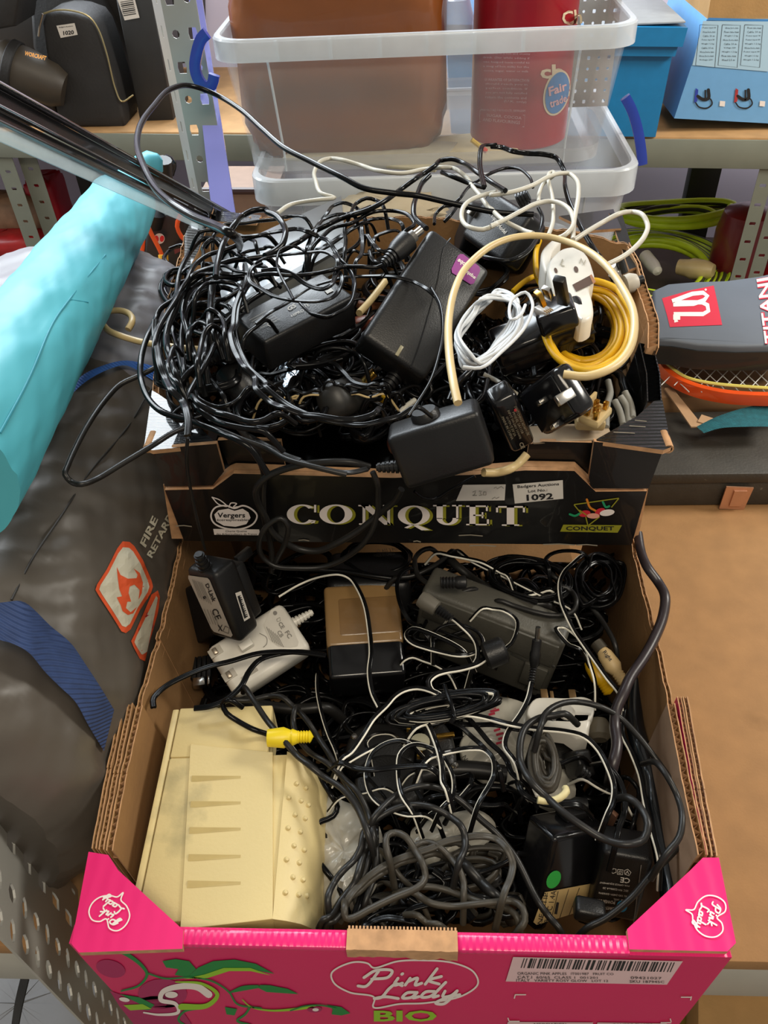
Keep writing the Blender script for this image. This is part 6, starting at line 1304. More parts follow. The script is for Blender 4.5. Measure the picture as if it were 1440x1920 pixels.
for ch, x, y, a in (('N', 872, 1422, -60), ('S', 876, 1430, -50), ('N', 882, 1436, -40), ('C', 906, 1413, -60), ('P', 912, 1424, -55), ('A', 920, 1432, -45)): pr.text(ch, rect(x, y, 8, 8, a), 0)
pr.make('disc_lettering', [M_PRK], t)
# rca and other small plugs
def smallplug(name, label, segs, cat='plug'):
    t = thing(name, label, cat, segs[0][1])
    for nm, a, b_, prof, m in segs: conn(nm, None, a, b_, prof, m, parent=t)
    return t
RB = [(0, 0), (.0045, 0), (.0065, .15), (.0075, .5), (.0055, .62)] + [(.0052 - .0004 * (i % 2) * 2, .64 + i * .035) for i in range(10)] + [(0, 1)]
smallplug('phono_plug', 'cream phono plug with Right written on it, at the right wall', [('plug_body', PD(1128, 1218, .68), PD(1172, 1283, .665), RB, mat('cream_rubber', 'c3a878', .5)), ('metal_collar', PD(1118, 1206, .685), PD(1130, 1220, .68), [(0, 0), (.006, 0), (.006, 1), (0, 1)], mat('dull_steel', '6a6459', .3, metal=.8))])
pr = Print((PD(1140, 1228, .668), (CAMP - PD(1140, 1228, .668)).normalized()), .0004); pr.text('Right', rect(1139, 1230, 22, 9, -52), 0, bold=.02); pr.make('handwriting', [M_PRK], bpy.data.objects['phono_plug'])
smallplug('phono_plug', 'yellow phono plug beside the cream one', [('plug_body', PD(1104, 1240, .70), PD(1144, 1302, .685), RB, M_YEL)])
smallplug('phono_plug', 'bright yellow phono plug poking out from behind the beige modem', [('plug_body', PD(502, 1384, .60), PD(588, 1381, .60), [(0, 0), (.0065, 0), (.0078, .35), (.0056, .5), (.0062, .55), (.0046, .65)] + [(.0048 - .0008 * (i % 2) * 1.2, .67 + i * .03) for i in range(10)] + [(0, 1)], mat('bright_yellow_rubber', 'e2c81c', .4))])
smallplug('dc_plug', 'thin barrel plug with silver tip standing up over the grey adapter', [('metal_tip', PD(1009, 1176, .64), PD(1007, 1200, .645), [(0, 0), (.002, 0), (.002, 1), (0, 1)], M_SIL), ('plug_body', PD(1007, 1200, .645), PD(1001, 1250, .65), [(0, 0), (.0038, 0), (.0038, .4), (.0046, .5), (.0042, .8), (.003, 1), (0, 1)], M_BLK), ('ribbed_neck', PD(1001, 1248, .65), PD(996, 1278, .65), [(0, 0)] + [(.0032 - .0012 * (i % 2), i / 12) for i in range(13)] + [(0, 1)], M_BLK)])
smallplug('dc_plug', 'grey-black plug with a ribbed neck lying on the grey adapter', [('plug_body', PD(788, 1122, .66), PD(820, 1142, .655), [(0, 0), (.0065, 0), (.0075, .3), (.0065, .95), (.004, 1), (0, 1)], mat('plug_grey', '555148', .5)), ('ribbed_neck', PD(818, 1141, .655), PD(846, 1160, .65), [(0, 0)] + [(.0052 - .0018 * (i % 2) - i * .0001, i / 12) for i in range(13)] + [(0, 1)], M_BLK)])
smallplug('dc_plug', 'short black barrel plug at the top of the pink box', [('plug_body', PD(826, 1093, .69), PD(875, 1092, .69), [(0, 0)] + [(.0055 - .001 * (i % 2), i * .06) for i in range(10)] + [(.006, .65), (.006, .95), (.003, 1), (0, 1)], M_BLK)])
smallplug('ferrite_core', 'grey-black ferrite cylinder on a lead over the grey adapter', [('barrel', PD(908, 1232, .655), PD(948, 1216, .655), [(0, 0), (.009, 0), (.0115, .12), (.0115, .88), (.009, 1), (0, 1)], M_BLK)], 'connector')
smallplug('dc_plug', 'angled black plug with a ribbed boot on top of the dotted adapter', [('plug_body', PD(1100, 1510, .60), PD(1050, 1508, .60), [(0, 0), (.0055, 0), (.006, .4), (.004, .6), (.0035, 1), (0, 1)], M_BLK)])
fr, L_ = look_frame(PD(1138, 1548, .61), PD(1150, 1522, .60)); b = MB(); b.box(fr, -.004, .004, -.002, .002, 0, L_, .0006); b.make('loose_pin', mat('copper_pin', 'b88a72', .3, metal=.8), None, label='coppery plug pin glinting beside the dotted adapter', cat='pin')
conn('rubber_boot', 'grey rubber end cap below the white plug, right wall', PD(1122, 1350, .66), PD(1124, 1388, .65), [(0, 0), (.007, .0), (.0095, .3), (.0095, .8), (.006, 1), (0, 1)], mat('grey_rubber', '5d5648', .6))
# ================================================================ leads
K1 = (260, 370, 6); K2 = (480, 370, 6); K3 = (260, 600, 6); K4 = (480, 640, 4.8); K5 = (660, 270, 4.8); K6 = (920, 270, 4.8); C5 = (260, 360, 2.88); C6 = (640, 360, 2.4)
L1 = (740, 1010, 6); L2 = (960, 1010, 4.8); L3 = (280, 1190, 4); L4 = (580, 1470, 5.143); L5 = (780, 1470, 5.143); L6 = (640, 1250, 4.5); C7 = (260, 1000, 2.88); M1 = (900, 1280, 3); B1 = (260, 780, 2.77)
def to(o, pts): return [(o[0] + x / o[2], o[1] + y / o[2]) for x, y in pts]
TL = 'black lead looping in the tangle at the left of the black box'; GL = 'leads tangled at the left of the black box'
TM = 'thin black lead sagging in the dark middle of the black box'; GM = 'leads in the middle of the black box'
def autolab(what, pts, r, tw, bx):
    cx_ = sum(p[0] for p in pts) / len(pts); cy_ = sum(p[1] for p in pts) / len(pts)
    u = min(2, max(0, int(3 * (cx_ - bx[0]) / (bx[2] - bx[0])))); v = min(2, max(0, int(3 * (cy_ - bx[1]) / (bx[3] - bx[1]))))
    L_ = sum(math.hypot(pts[i + 1][0] - pts[i][0], pts[i + 1][1] - pts[i][1]) for i in range(len(pts) - 1))
    return '%s %s black lead %s of the %s' % ('long' if L_ > 330 else ('short' if L_ < 150 else 'medium'), 'flat twin' if tw else ('thick round' if r > .0023 else 'thin round'), (('top left', 'top', 'top right'), ('left', 'centre', 'right'), ('bottom left', 'bottom', 'bottom right'))[v][u], what)
# --- long singled-out leads of the upper box
cable([(1000, 402), (930, 398), (850, 382), (783, 367), (737, 362), (683, 353), (643, 333), (587, 305), (533, 277), (493, 243), (453, 207), (410, 180), (380, 167), (352, 160), (320, 167), (287, 200), (264, 233), (257, 267), (267, 307), (287, 347), (320, 380), (360, 405), (400, 422), (430, 436), (450, 470, .36)], [.41, .53], .0026, label='thick black cable arching high over the left end of the clear bin')
cable([(520, 400), (547, 383), (593, 375), (627, 371), (603, 363), (592, 340), (590, 320), (600, 303), (620, 297), (643, 300), (677, 310), (710, 320), (753, 325), (793, 318)] + to(K5, [(820, 210), (900, 215), (970, 250), (1030, 300), (1090, 390), (1150, 460), (1220, 560), (1330, 670)]) + to(K6, [(0, 580), (120, 690), (300, 780), (380, 805)]), [.40, .415], .0021, M_WCAB, label='long off-white lead waving across the front of the clear bin')
cable(to(K6, [(740, 860), (750, 700), (790, 450), (770, 320), (700, 265), (620, 265), (510, 300), (380, 370), (200, 430), (0, 460)]) + to(K5, [(1300, 430), (1180, 460), (1060, 510), (990, 600), (990, 680), (1060, 750), (1180, 770), (1300, 720)]) + to(K6, [(0, 740), (130, 680), (280, 600), (400, 540), (520, 515), (620, 530), (700, 580), (745, 680), (720, 770), (650, 830), (610, 845)]), .42, .0020, M_WCAB, label='off-white lead folded in narrow loops above the black wall adapter')
cable(to(K6, [(520, 820), (560, 700), (555, 480), (520, 330), (530, 260), (558, 250), (560, 290), (480, 350), (440, 430), (430, 520)]), .415, .0018, M_WCAB, label='short upright white loop crossing the other white leads')
cable(to(K6, [(730, 880), (850, 800), (1000, 710), (1150, 630), (1270, 610), (1370, 640), (1410, 720), (1390, 820), (1300, 930), (1180, 1020), (1030, 1095)]), .41, .0021, M_WCAB, label='white lead looping out over the right rear corner of the black box')
cable(to(C6, [(525, 950), (505, 860), (485, 720), (485, 560), (510, 440), (570, 330), (680, 240), (800, 200), (920, 200), (1060, 240), (1180, 320), (1270, 440), (1318, 560), (1300, 700), (1220, 790), (1100, 830), (1000, 820)]), .425, .0027, M_CREAM, label='thick cream cable making one big arch over the right of the black box')
cable(to(C6, [(640, 1262), (700, 1262), (750, 1250), (800, 1220), (835, 1180)]), .31, .0034, M_CREAM, label='cream cable end lying along the front rim beside the hanging adapter')
cable(to(C6, [(80, 545), (130, 490), (200, 400)]), .33, .0034, M_CREAM, label='cream cable passing under the laptop brick')
cable([(240, 618), (248, 603), (240, 587), (220, 582), (200, 585), (190, 600), (200, 617), (227, 630), (260, 640), (300, 647), (347, 653), (400, 656)], [.33, .33], .0031, M_CREAM, label='cream cable end curling out of the left side of the black box')
cable(to(K5, [(1190, 380), (1165, 280), (1150, 160), (1160, 50), (1200, 10), (1300, 10)]) + to(K6, [(0, 20), (100, 30), (200, 65), (330, 85), (450, 90), (560, 110), (620, 160), (660, 240), (670, 380), (700, 500), (760, 640), (830, 780), (900, 900), (980, 1020), (1010, 1060)]), [.43, .40], .0017, label='black lead rising in a square arch in front of the red tin', tw=1)
cable(to(K2, [(200, 640), (330, 580), (480, 500), (640, 390), (800, 310), (950, 240), (1100, 190), (1300, 110)]) + to(K5, [(0, 640), (150, 590), (300, 510), (450, 400), (560, 320), (640, 270), (740, 200), (800, 150), (900, 135), (1000, 170), (1120, 250), (1250, 340), (1380, 420)]), [.40, .425], .0024, label='thick black lead running straight up from the tangle towards the tin')
cable(to(K5, [(700, 280), (640, 340), (590, 450), (555, 560), (560, 650), (620, 720), (670, 760)]), .415, .0024, label='black lead bending down to the barrel plug behind the large adapter')
cable(to(K5, [(810, 255), (900, 290), (1050, 350), (1190, 390)]), .412, .0024, label='short black lead slanting below the white wave at the back')
cable(to(K5, [(740, 720), (760, 620), (820, 565), (900, 550), (960, 500), (1060, 380), (1200, 290), (1320, 235)]) + to(K6, [(0, 260), (150, 215), (260, 225), (350, 300), (380, 390)]), .413, .0015, label='thin black lead arching to the ribbed boot of the wall adapter')
cable(to(K5, [(960, 540), (940, 570), (880, 650), (830, 700)]), .40, .0016, label='short black lead end beside the top of the large adapter')
cable(to(K6, [(430, 580), (465, 660), (450, 770), (400, 880), (300, 990), (160, 1050), (0, 1030), (-100, 1000)]), .405, .0018, label='black lead looped round the wall adapter under the cream arch')
cable(to(K2, [(-240, 440), (0, 430), (150, 400), (300, 375), (450, 355), (580, 385), (700, 440), (820, 500), (900, 620), (960, 720), (1040, 800), (1090, 900), (1110, 1000), (1080, 1150), (1020, 1240), (920, 1300), (800, 1350), (650, 1320), (560, 1260), (500, 1200)]), .412, .0014, tw=1, label='flat twin lead draped round the laptop brick corner')
cable(to(K1, [(870, 900), (880, 780), (910, 650), (950, 520), (1000, 430), (1080, 300), (1180, 200), (1300, 145), (1440, 140)]) + to(K2, [(120, 160), (230, 210), (310, 310), (330, 420), (290, 540), (200, 610), (100, 660)]), .415, .0027, label='thick black loop standing above the left tangle')
cable(to(K2, [(560, 610), (500, 580), (420, 550), (340, 560), (270, 600), (240, 680), (250, 820), (320, 960), (370, 1050), (420, 1150)]), .418, .0012, label='thin black lead dropping across the laptop brick')
cable(to(K2, [(0, 740), (80, 690), (200, 660), (400, 640), (600, 620), (750, 610), (860, 650), (920, 720), (920, 820), (880, 920), (840, 990), (760, 1030), (640, 1010), (520, 950), (430, 880), (330, 830), (200, 810), (60, 830)]), .415, .0013, tw=1, label='flat lead in a loop over the top of the laptop brick')
cable(to(K2, [(940, 840), (970, 930), (930, 1050), (850, 1130), (700, 1170), (500, 1170), (350, 1150), (200, 1110), (60, 1030), (-80, 930), (-50, 800), (60, 740)]), .41, .0013, tw=1, label='flat lead circling the rating print of the laptop brick')
for k, pts in enumerate(([(1180, 330), (1180, 460), (1120, 550), (1030, 610), (960, 650)], [(570, 600), (600, 500), (640, 400), (720, 280), (800, 180), (880, 90), (980, 60), (1080, 90), (1160, 150), (1230, 260)], [(600, 620), (640, 500), (700, 320), (780, 240), (880, 200), (1000, 190), (1100, 200)], [(620, 600), (760, 430), (900, 330), (1050, 300), (1200, 220), (1300, 170), (1500, 150), (1700, 190), (1780, 300), (1650, 420)],
        [(600, 640), (750, 560), (850, 500), (1000, 400), (1120, 320), (1300, 250), (1500, 240), (1640, 300), (1660, 380)], [(680, 640), (830, 540), (960, 450), (1080, 360), (1280, 290)], [(1000, 640), (1010, 480), (1000, 350), (1060, 200), (1140, 60), (1240, 10), (1340, 30), (1440, 120)], [(1190, 330), (1200, 500), (1180, 650), (1120, 740)], [(1100, 600), (1200, 640), (1330, 630), (1500, 590), (1640, 570)], [(1280, 600), (1300, 680), (1360, 740), (1440, 800)], [(1320, 520), (1350, 440), (1440, 400), (1600, 380)], [(1240, 420), (1320, 520), (1400, 600), (1480, 640)])):
    cable(to(K2, pts), .395 + .004 * (k % 4), .0013 if k % 3 else .0018, tw=1 if k % 3 else 0, tuck=.02, label=autolab('heap between laptop brick and clear bin', to(K2, pts), .001, k % 3, (560, 380, 740, 480)), group='leads heaped before the clear bin')
cable(to(K2, [(0, 880), (150, 860), (400, 880), (650, 860), (850, 820), (1000, 780), (1200, 780), (1350, 790), (1425, 760)]), .415, .0017, label='black lead running to the ribbed neck of the barrel plug')
cable(to(K2, [(0, 1420), (150, 1300), (330, 1200), (500, 1080), (620, 1010), (800, 950), (1000, 900), (1200, 890), (1440, 885)]) + to(K5, [(200, 1190), (400, 1200), (550, 1240), (680, 1310), (760, 1380)]) + to(C6, [(400, 430), (440, 500), (455, 600), (440, 720), (400, 850), (340, 950), (300, 1010)]), [.405, .40], .0012, tw=1, label='flat black lead crossing the large adapter and hanging down its right side')
# left tangle
LT = [(to(K1, [(980, 530), (830, 460), (720, 470), (620, 560), (540, 680), (480, 800), (440, 950), (420, 1100), (350, 1180), (250, 1250), (200, 1350)]) + to(K3, [(170, 40), (100, 180), (50, 330), (20, 500), (30, 680), (80, 830), (160, 950), (280, 1040), (420, 1090), (560, 1120), (700, 1180), (900, 1260), (1100, 1350), (1250, 1440)]), .0026, 0),
      (to(K1, [(1440, 430), (1300, 440), (1200, 470), (1100, 540), (950, 600), (800, 640), (650, 740), (580, 850), (540, 950), (470, 1050), (420, 1150)]) + to(K3, [(240, 60), (190, 200), (180, 350)]), .0023, 0),
      (to(K1, [(1440, 680), (1250, 690), (1050, 710), (900, 760), (760, 830), (640, 920), (540, 1000), (480, 1100), (420, 1250)]) + to(K3, [(350, 20), (310, 200), (330, 350), (370, 480), (430, 640)]), .0029, 0),
      (to(K1, [(1200, 900), (1000, 900), (800, 920), (650, 980), (570, 1060), (520, 1180), (500, 1300)]) + to(K3, [(510, 0), (540, 100), (580, 250), (640, 430), (660, 500)]), .0026, 0),
      (to(K1, [(1090, 1080), (1040, 1040), (960, 1015), (850, 1020), (740, 1060), (650, 1130), (560, 1230), (520, 1350)]) + to(K3, [(490, 100), (480, 280), (500, 460), (520, 620)]), .0024, 0),
      (to(K1, [(1230, 860), (1200, 950), (1130, 1100), (1080, 1250), (1060, 1440)]) + to(K3, [(1030, 150), (1060, 300), (1120, 430), (1200, 540), (1300, 640)]) + to(K4, [(0, 430), (120, 540), (260, 600), (400, 650), (560, 670), (750, 700), (900, 700), (1050, 660), (1120, 600)]), .0015, 1),
      (to(K1, [(1290, 860), (1240, 980), (1170, 1100), (1120, 1250), (1100, 1440)]) + to(K3, [(1080, 120), (1120, 290), (1180, 430), (1260, 560), (1440, 720)]) + to(K4, [(80, 400), (240, 540), (420, 640), (600, 700), (800, 740), (980, 750), (1150, 710), (1300, 670), (1440, 590)]), .0015, 1),
      (to(K1, [(1440, 1060), (1300, 1130), (1180, 1220), (1060, 1330), (960, 1440)]) + to(K3, [(900, 150), (830, 340), (750, 500), (650, 680), (560, 840), (540, 950)]), .0024, 0),
      (to(K3, [(670, 510), (600, 560), (540, 620), (470, 720), (440, 830), (500, 900)]), .0028, 0),
      (to(K3, [(380, 0), (390, 150), (440, 330), (490, 540), (510, 700)]), .0024, 0),
      (to(K3, [(820, 60), (760, 110), (710, 250), (680, 400), (660, 480)]), .0022, 0),
      (to(K3, [(860, 180), (780, 60), (680, 30), (600, 90), (560, 200)]), .0026, 0),
      (to(K3, [(330, 0), (230, 110), (200, 250), (210, 420), (260, 600), (340, 760), (440, 850)]), .0027, 0),
      (to(K3, [(280, 120), (240, 330), (300, 560), (390, 730), (470, 830)]), .0026, 0),
      (to(K3, [(400, 300), (350, 420), (330, 520), (370, 640), (450, 720)]), .0018, 0),
      (to(K3, [(600, 860), (700, 960), (850, 1030), (1000, 1070), (1150, 1120), (1300, 1150), (1420, 1120), (1560, 1050)]), .0024, 0),
      (to(K3, [(600, 920), (700, 1030), (850, 1120), (1000, 1180), (1200, 1220), (1400, 1250)]), .0022, 0),
      (to(K3, [(640, 800), (700, 900), (860, 970), (1000, 960), (1130, 880), (1230, 760)]), .0016, 0),
      (to(K3, [(720, 590), (820, 680), (900, 780), (950, 850)]), .002, 0),
      (to(K3, [(1440, 0), (1330, 70), (1220, 160), (1180, 240)]), .0018, 0),
      (to(K1, [(720, 780), (730, 620), (720, 560), (780, 490), (830, 470)]), .0018, 0), (to(K1, [(840, 440), (910, 370), (900, 340), (1000, 300), (1200, 290)]) + to(K2, [(0, 270), (200, 250), (380, 215), (560, 240)]), .002, 0),
      (to(K1, [(500, 830), (620, 760), (780, 740), (900, 800), (960, 880), (1080, 920), (1230, 900), (1400, 860)]), .0015, 1), (to(K1, [(600, 880), (760, 800), (960, 770), (1100, 830), (1230, 860)]), .0015, 1),
      (to(K1, [(520, 1000), (620, 880), (760, 860), (900, 850), (1050, 870), (1230, 870)]), .0018, 1), (to(K1, [(680, 400), (800, 370), (950, 380)]) + to(K2, [(-40, 480), (0, 540)]), .002, 0),
      (to(K1, [(850, 1200), (1000, 1130), (1150, 1040), (1300, 960), (1440, 900)]), .0019, 0), (to(K1, [(620, 1220), (760, 1190), (900, 1200), (1020, 1240), (1060, 1330)]), .0024, 0), (to(K1, [(810, 1260), (900, 1320), (960, 1420), (970, 1560)]), .0022, 0),
      (to(K1, [(1010, 600), (1100, 640), (1200, 690), (1300, 760), (1440, 800)]), .0021, 0), (to(K1, [(830, 470), (900, 520), (1000, 580), (1150, 650), (1250, 700)]), .0021, 0),
      (to(K1, [(1160, 640), (1260, 600), (1440, 570)]) + to(K2, [(100, 560), (200, 570)]), .0018, 0), (to(K1, [(640, 1120), (700, 1020), (800, 960), (960, 950), (1100, 980), (1160, 1060)]), .002, 0),
      (to(K1, [(800, 1440), (810, 1250), (820, 1100), (840, 950)]), .0034, 0), (to(K3, [(750, 0), (770, 180), (760, 330), (740, 450)]), .0034, 0)]
for k, (pts, r, tw) in enumerate(LT): cable(pts, .37 + .038 * ((k * 7) % 9) / 9, r * .92, tw=tw, tuck=.015, label=autolab('left tangle of the black box', pts, r, tw, (270, 380, 520, 830)), group=GL)
cable([(290, 690), (260, 705), (227, 720), (200, 747), (167, 793), (143, 837), (127, 873), (122, 890), (133, 903), (153, 908), (183, 897), (233, 867), (283, 837), (333, 807), (367, 798), (410, 806), (460, 826), (500, 840), (540, 862), (600, 878), (650, 890)], [.36, .335], .0021, m=M_CABG, label='thin black lead in a wide loop hanging out over the grey tent bag')
cable(to(K3, [(190, 0), (180, 150), (210, 330), (240, 500), (300, 650), (380, 800), (480, 900), (530, 1000), (560, 1150), (550, 1300)]), .40, .0017, tw=1, label='flat lead at the left edge that becomes the labelled adapter lead')
lad = bpy.data.objects['labelled_adapter']
cable([(352, 820), (350, 850), (352, 885), (360, 930), (372, 985), (384, 1030)], 0, .0016, M_CABG, y=.488, tw=1, parent=lad, name='cord')
# middle of the upper box
for k, (pts, r, tw) in enumerate((([(0, 290), (130, 300), (280, 260), (420, 230), (520, 250), (600, 300), (680, 390), (760, 450), (880, 500), (1000, 520), (1100, 560), (1160, 630), (1180, 720), (1160, 830), (1140, 950), (1200, 1080)], .0015, 1), ([(440, 230), (500, 195), (560, 180), (680, 190), (780, 270), (880, 370), (1000, 450), (1090, 520), (1150, 600)], .0015, 1), ([(400, 670), (560, 760), (700, 830), (850, 870), (1000, 860), (1130, 820)], .0013, 2),
        ([(560, 380), (590, 520), (640, 700), (690, 840), (760, 960), (820, 1070)], .0014, 1), ([(560, 740), (570, 900), (590, 1060)], .0014, 1), ([(600, 830), (680, 870), (800, 940), (950, 960), (1080, 920), (1140, 830)], .0014, 1), ([(640, 430), (700, 540), (760, 640), (820, 690)], .0012, 1), ([(380, 300), (430, 440), (500, 560), (520, 640)], .0014, 0), ([(640, 860), (660, 960), (740, 1060)], .0014, 1), ([(0, 720), (150, 700), (250, 690), (330, 730), (300, 820), (220, 860)], .0013, 2), ([(430, 700), (420, 800), (380, 880), (330, 910)], .0013, 2), ([(20, 700), (40, 600), (130, 500), (200, 540), (180, 640), (130, 680)], .0014, 1),
        ([(0, 470), (60, 560), (120, 650), (140, 720)], .0028, 0), ([(200, 330), (230, 440), (200, 560), (150, 640)], .0018, 0), ([(450, 460), (480, 400), (550, 370)], .0012, 1), ([(760, 880), (900, 900), (1050, 920)], .0014, 1), ([(1180, 610), (1270, 670)], .0016, 0), ([(1280, 480), (1340, 420), (1440, 400)], .002, 0), ([(560, 100), (700, 60), (860, 90), (960, 170)], .0018, 0), ([(300, 560), (400, 620), (530, 640)], .0014, 1), ([(1000, 840), (1100, 900), (1040, 980), (960, 1040)], .0022, 0))):
    cable(to(K4, pts), .33 + .03 * ((k * 5) % 7) / 7, r, ms=M_CREAM if tw == 2 else None, tw=tw, tuck=.02, ymin=.527, label=autolab('dark middle of the black box', to(K4, pts), r, tw, (480, 670, 730, 880)), group=GM)
cable(to(K4, [(1430, 530), (1350, 590), (1300, 640)]), .33, .0024, M_WCAB, label='short white lead end in the gap behind the hanging adapter')
cable(to(C6, [(640, 820), (700, 850), (760, 890), (790, 910)]), .31, .002, M_WCAB, label='pale lead behind the pin adapter')
for k, pts in enumerate(([(0, 910), (120, 980), (260, 1040), (420, 1090), (560, 1140), (700, 1170), (850, 1180), (1000, 1150)], [(-60, 850), (100, 940), (240, 1010), (400, 1070)])): cable(to(K4, pts), .325, .0015, M_CABG, tw=1, label=('lower' if k == 0 else 'upper') + ' of two flat leads crossing the front tab at the left', group='leads over the front rim')
wad = bpy.data.objects['wall_adapter']
YQ = .485
cable(to(B1, [(1200, 265), (1100, 240), (900, 245), (760, 275), (660, 320), (610, 380), (620, 450), (660, 530), (690, 600), (750, 650), (830, 690), (930, 700), (1030, 660), (1150, 590), (1270, 490), (1330, 440), (1365, 380)]), 0, .0029, M_CABG, y=YQ, label='thick black cord looping from the hanging adapter down past the box lettering')
cable(to(B1, [(520, 60), (600, 150), (630, 230), (650, 300), (645, 400), (650, 520), (670, 600), (690, 700), (690, 810)]), 0, .0027, M_CABG, y=YQ + .006, label='black cord hanging straight down beside the apple badge')
cable(to(B1, [(1215, 290), (1240, 350), (1245, 420), (1240, 500), (1210, 600), (1150, 680), (1050, 750), (950, 785), (820, 790), (710, 780), (650, 740), (625, 680), (640, 610), (680, 560), (740, 530), (775, 570), (760, 660), (720, 740), (700, 790)]), 0, .0023, M_CABG, y=YQ - .008, label='black cord swinging low across the N and Q of the lettering')
cable([(891, 893), (869, 905), (841, 921), (817, 935), (793, 933), (777, 921)], 0, .0014, y=.482, label='thin black lead curving under the hanging adapter')
cable([(842, 752), (852, 728), (866, 710), (882, 695)], .36, .0028, label='short thick lead rising behind the hanging adapter')
# white bundle, yellow coil, grey leads
WN = mat('cool_white_pvc', 'c2c5c7', .35, noise=.03)
WP = []
for k in range(13):
    j = random.Random(k); q = lambda x, y, a=7: (x + j.uniform(-a, a), y + j.uniform(-a, a)); s_ = k * 3.2
    WP += [q(872 + s_ * .3, 690 - s_ * .7, 5), q(858, 652 - s_ * .6, 4), q(872 + s_ * .5, 612 - s_ * .9, 6), q(905, 574 - s_ * .4, 6), q(938, 548 + s_ * .3, 6), q(962 + s_ * .25, 560 + s_ * .3, 5), q(958 + s_ * .5, 600 + s_ * .2, 5), q(930 + s_ * .3, 640 + s_ * .3, 5), q(896, 678, 4)]
cable(WP, [.392, .408], .0013, WN, wob=.004, label='bundled thin white network lead lying on the pin-up adapter')
cable([(985, 572), (975, 592), (960, 600), (962, 560), (985, 548), (998, 566), (985, 612), (940, 660), (900, 690), (868, 688)], .415, .0012, MATS['cool_white_pvc'], label='last turn of white network lead leaving the bundle')
for k, (cx_, cy_, a_, b_, z_) in enumerate(((1102, 612, 84, 86, .362), (1100, 616, 76, 77, .355), (1096, 618, 70, 72, .345), (1098, 614, 62, 64, .34), (1094, 620, 56, 56, .33))):
    coil((cx_, cy_), z_, a_, b_, 12 * k, 2.2, .003, M_YEL, .04, 'yellow network cable coiled in the right of the black box, turn lying %s' % ('outermost', 'second from outside', 'in the middle', 'second from inside', 'innermost')[k], group='turns of yellow network cable', seed=20 + k, rise=.006)
cable(to(K6, [(460, 1280), (420, 1200), (405, 1080), (410, 960), (440, 870)]), .34, .0028, M_YEL, label='yellow cable rising behind the white plug'); cable(to(K6, [(500, 860), (540, 920), (590, 980)]), .33, .0028, M_YEL, label='short yellow cable bend at the back under the cream arch')
cable(to(K6, [(200, 1330), (290, 1250), (400, 1190), (500, 1170)]), .33, .0027, M_YEL, label='yellow cable turning left of the white plug')
pr = None
M_GRC = mat('grey_pvc', '85857f', .45, noise=.06)
for k, pts in enumerate(([(1190, 1060), (1195, 960), (1210, 900), (1200, 850)], [(1230, 940), (1250, 980), (1270, 1050)], [(1255, 920), (1280, 960), (1295, 1040)], [(1275, 900), (1300, 950), (1312, 1020)])): cable(to(C6, pts), .30, .003, M_GRC, label='grey cable end standing inside the right wall of the black box', group='grey cable ends in the black box')
cable(to(C6, [(1130, 470), (1170, 540), (1160, 600)]), .33, .0028, label='black lead between the white plug and the yellow coil')
# ---------------------------------------------------------------- lower box
WS = M_WST
tap = bpy.data.objects['taped_adapter']
cable(to(C7, [(750, 340), (860, 275), (960, 235), (1080, 218), (1140, 240), (1190, 310), (1225, 400), (1245, 520), (1255, 650), (1245, 750), (1262, 860), (1300, 940)]), .165, .0015, tw=2, ms=WS, label='black and white twin lead lying across the taped transformer')
cable(to(C7, [(1010, 660), (900, 645), (760, 640), (640, 650), (500, 690), (380, 720), (250, 770), (140, 830), (80, 890), (80, 940)]), .17, .0017, tw=1, label='flat black lead running left over the white charger to the wall')
cable(to(C7, [(1000, 655), (860, 640), (760, 650), (660, 680), (600, 740), (550, 830), (470, 900), (380, 935), (300, 945)]), .168, .0017, tw=1, label='flat black lead curving over the white charger to the beige modem')
cable(to(C7, [(640, 180), (720, 185), (900, 195), (1100, 205), (1300, 235), (1440, 245), (1560, 200)]), .155, .0026, label='thick black lead crossing behind the taped transformer')
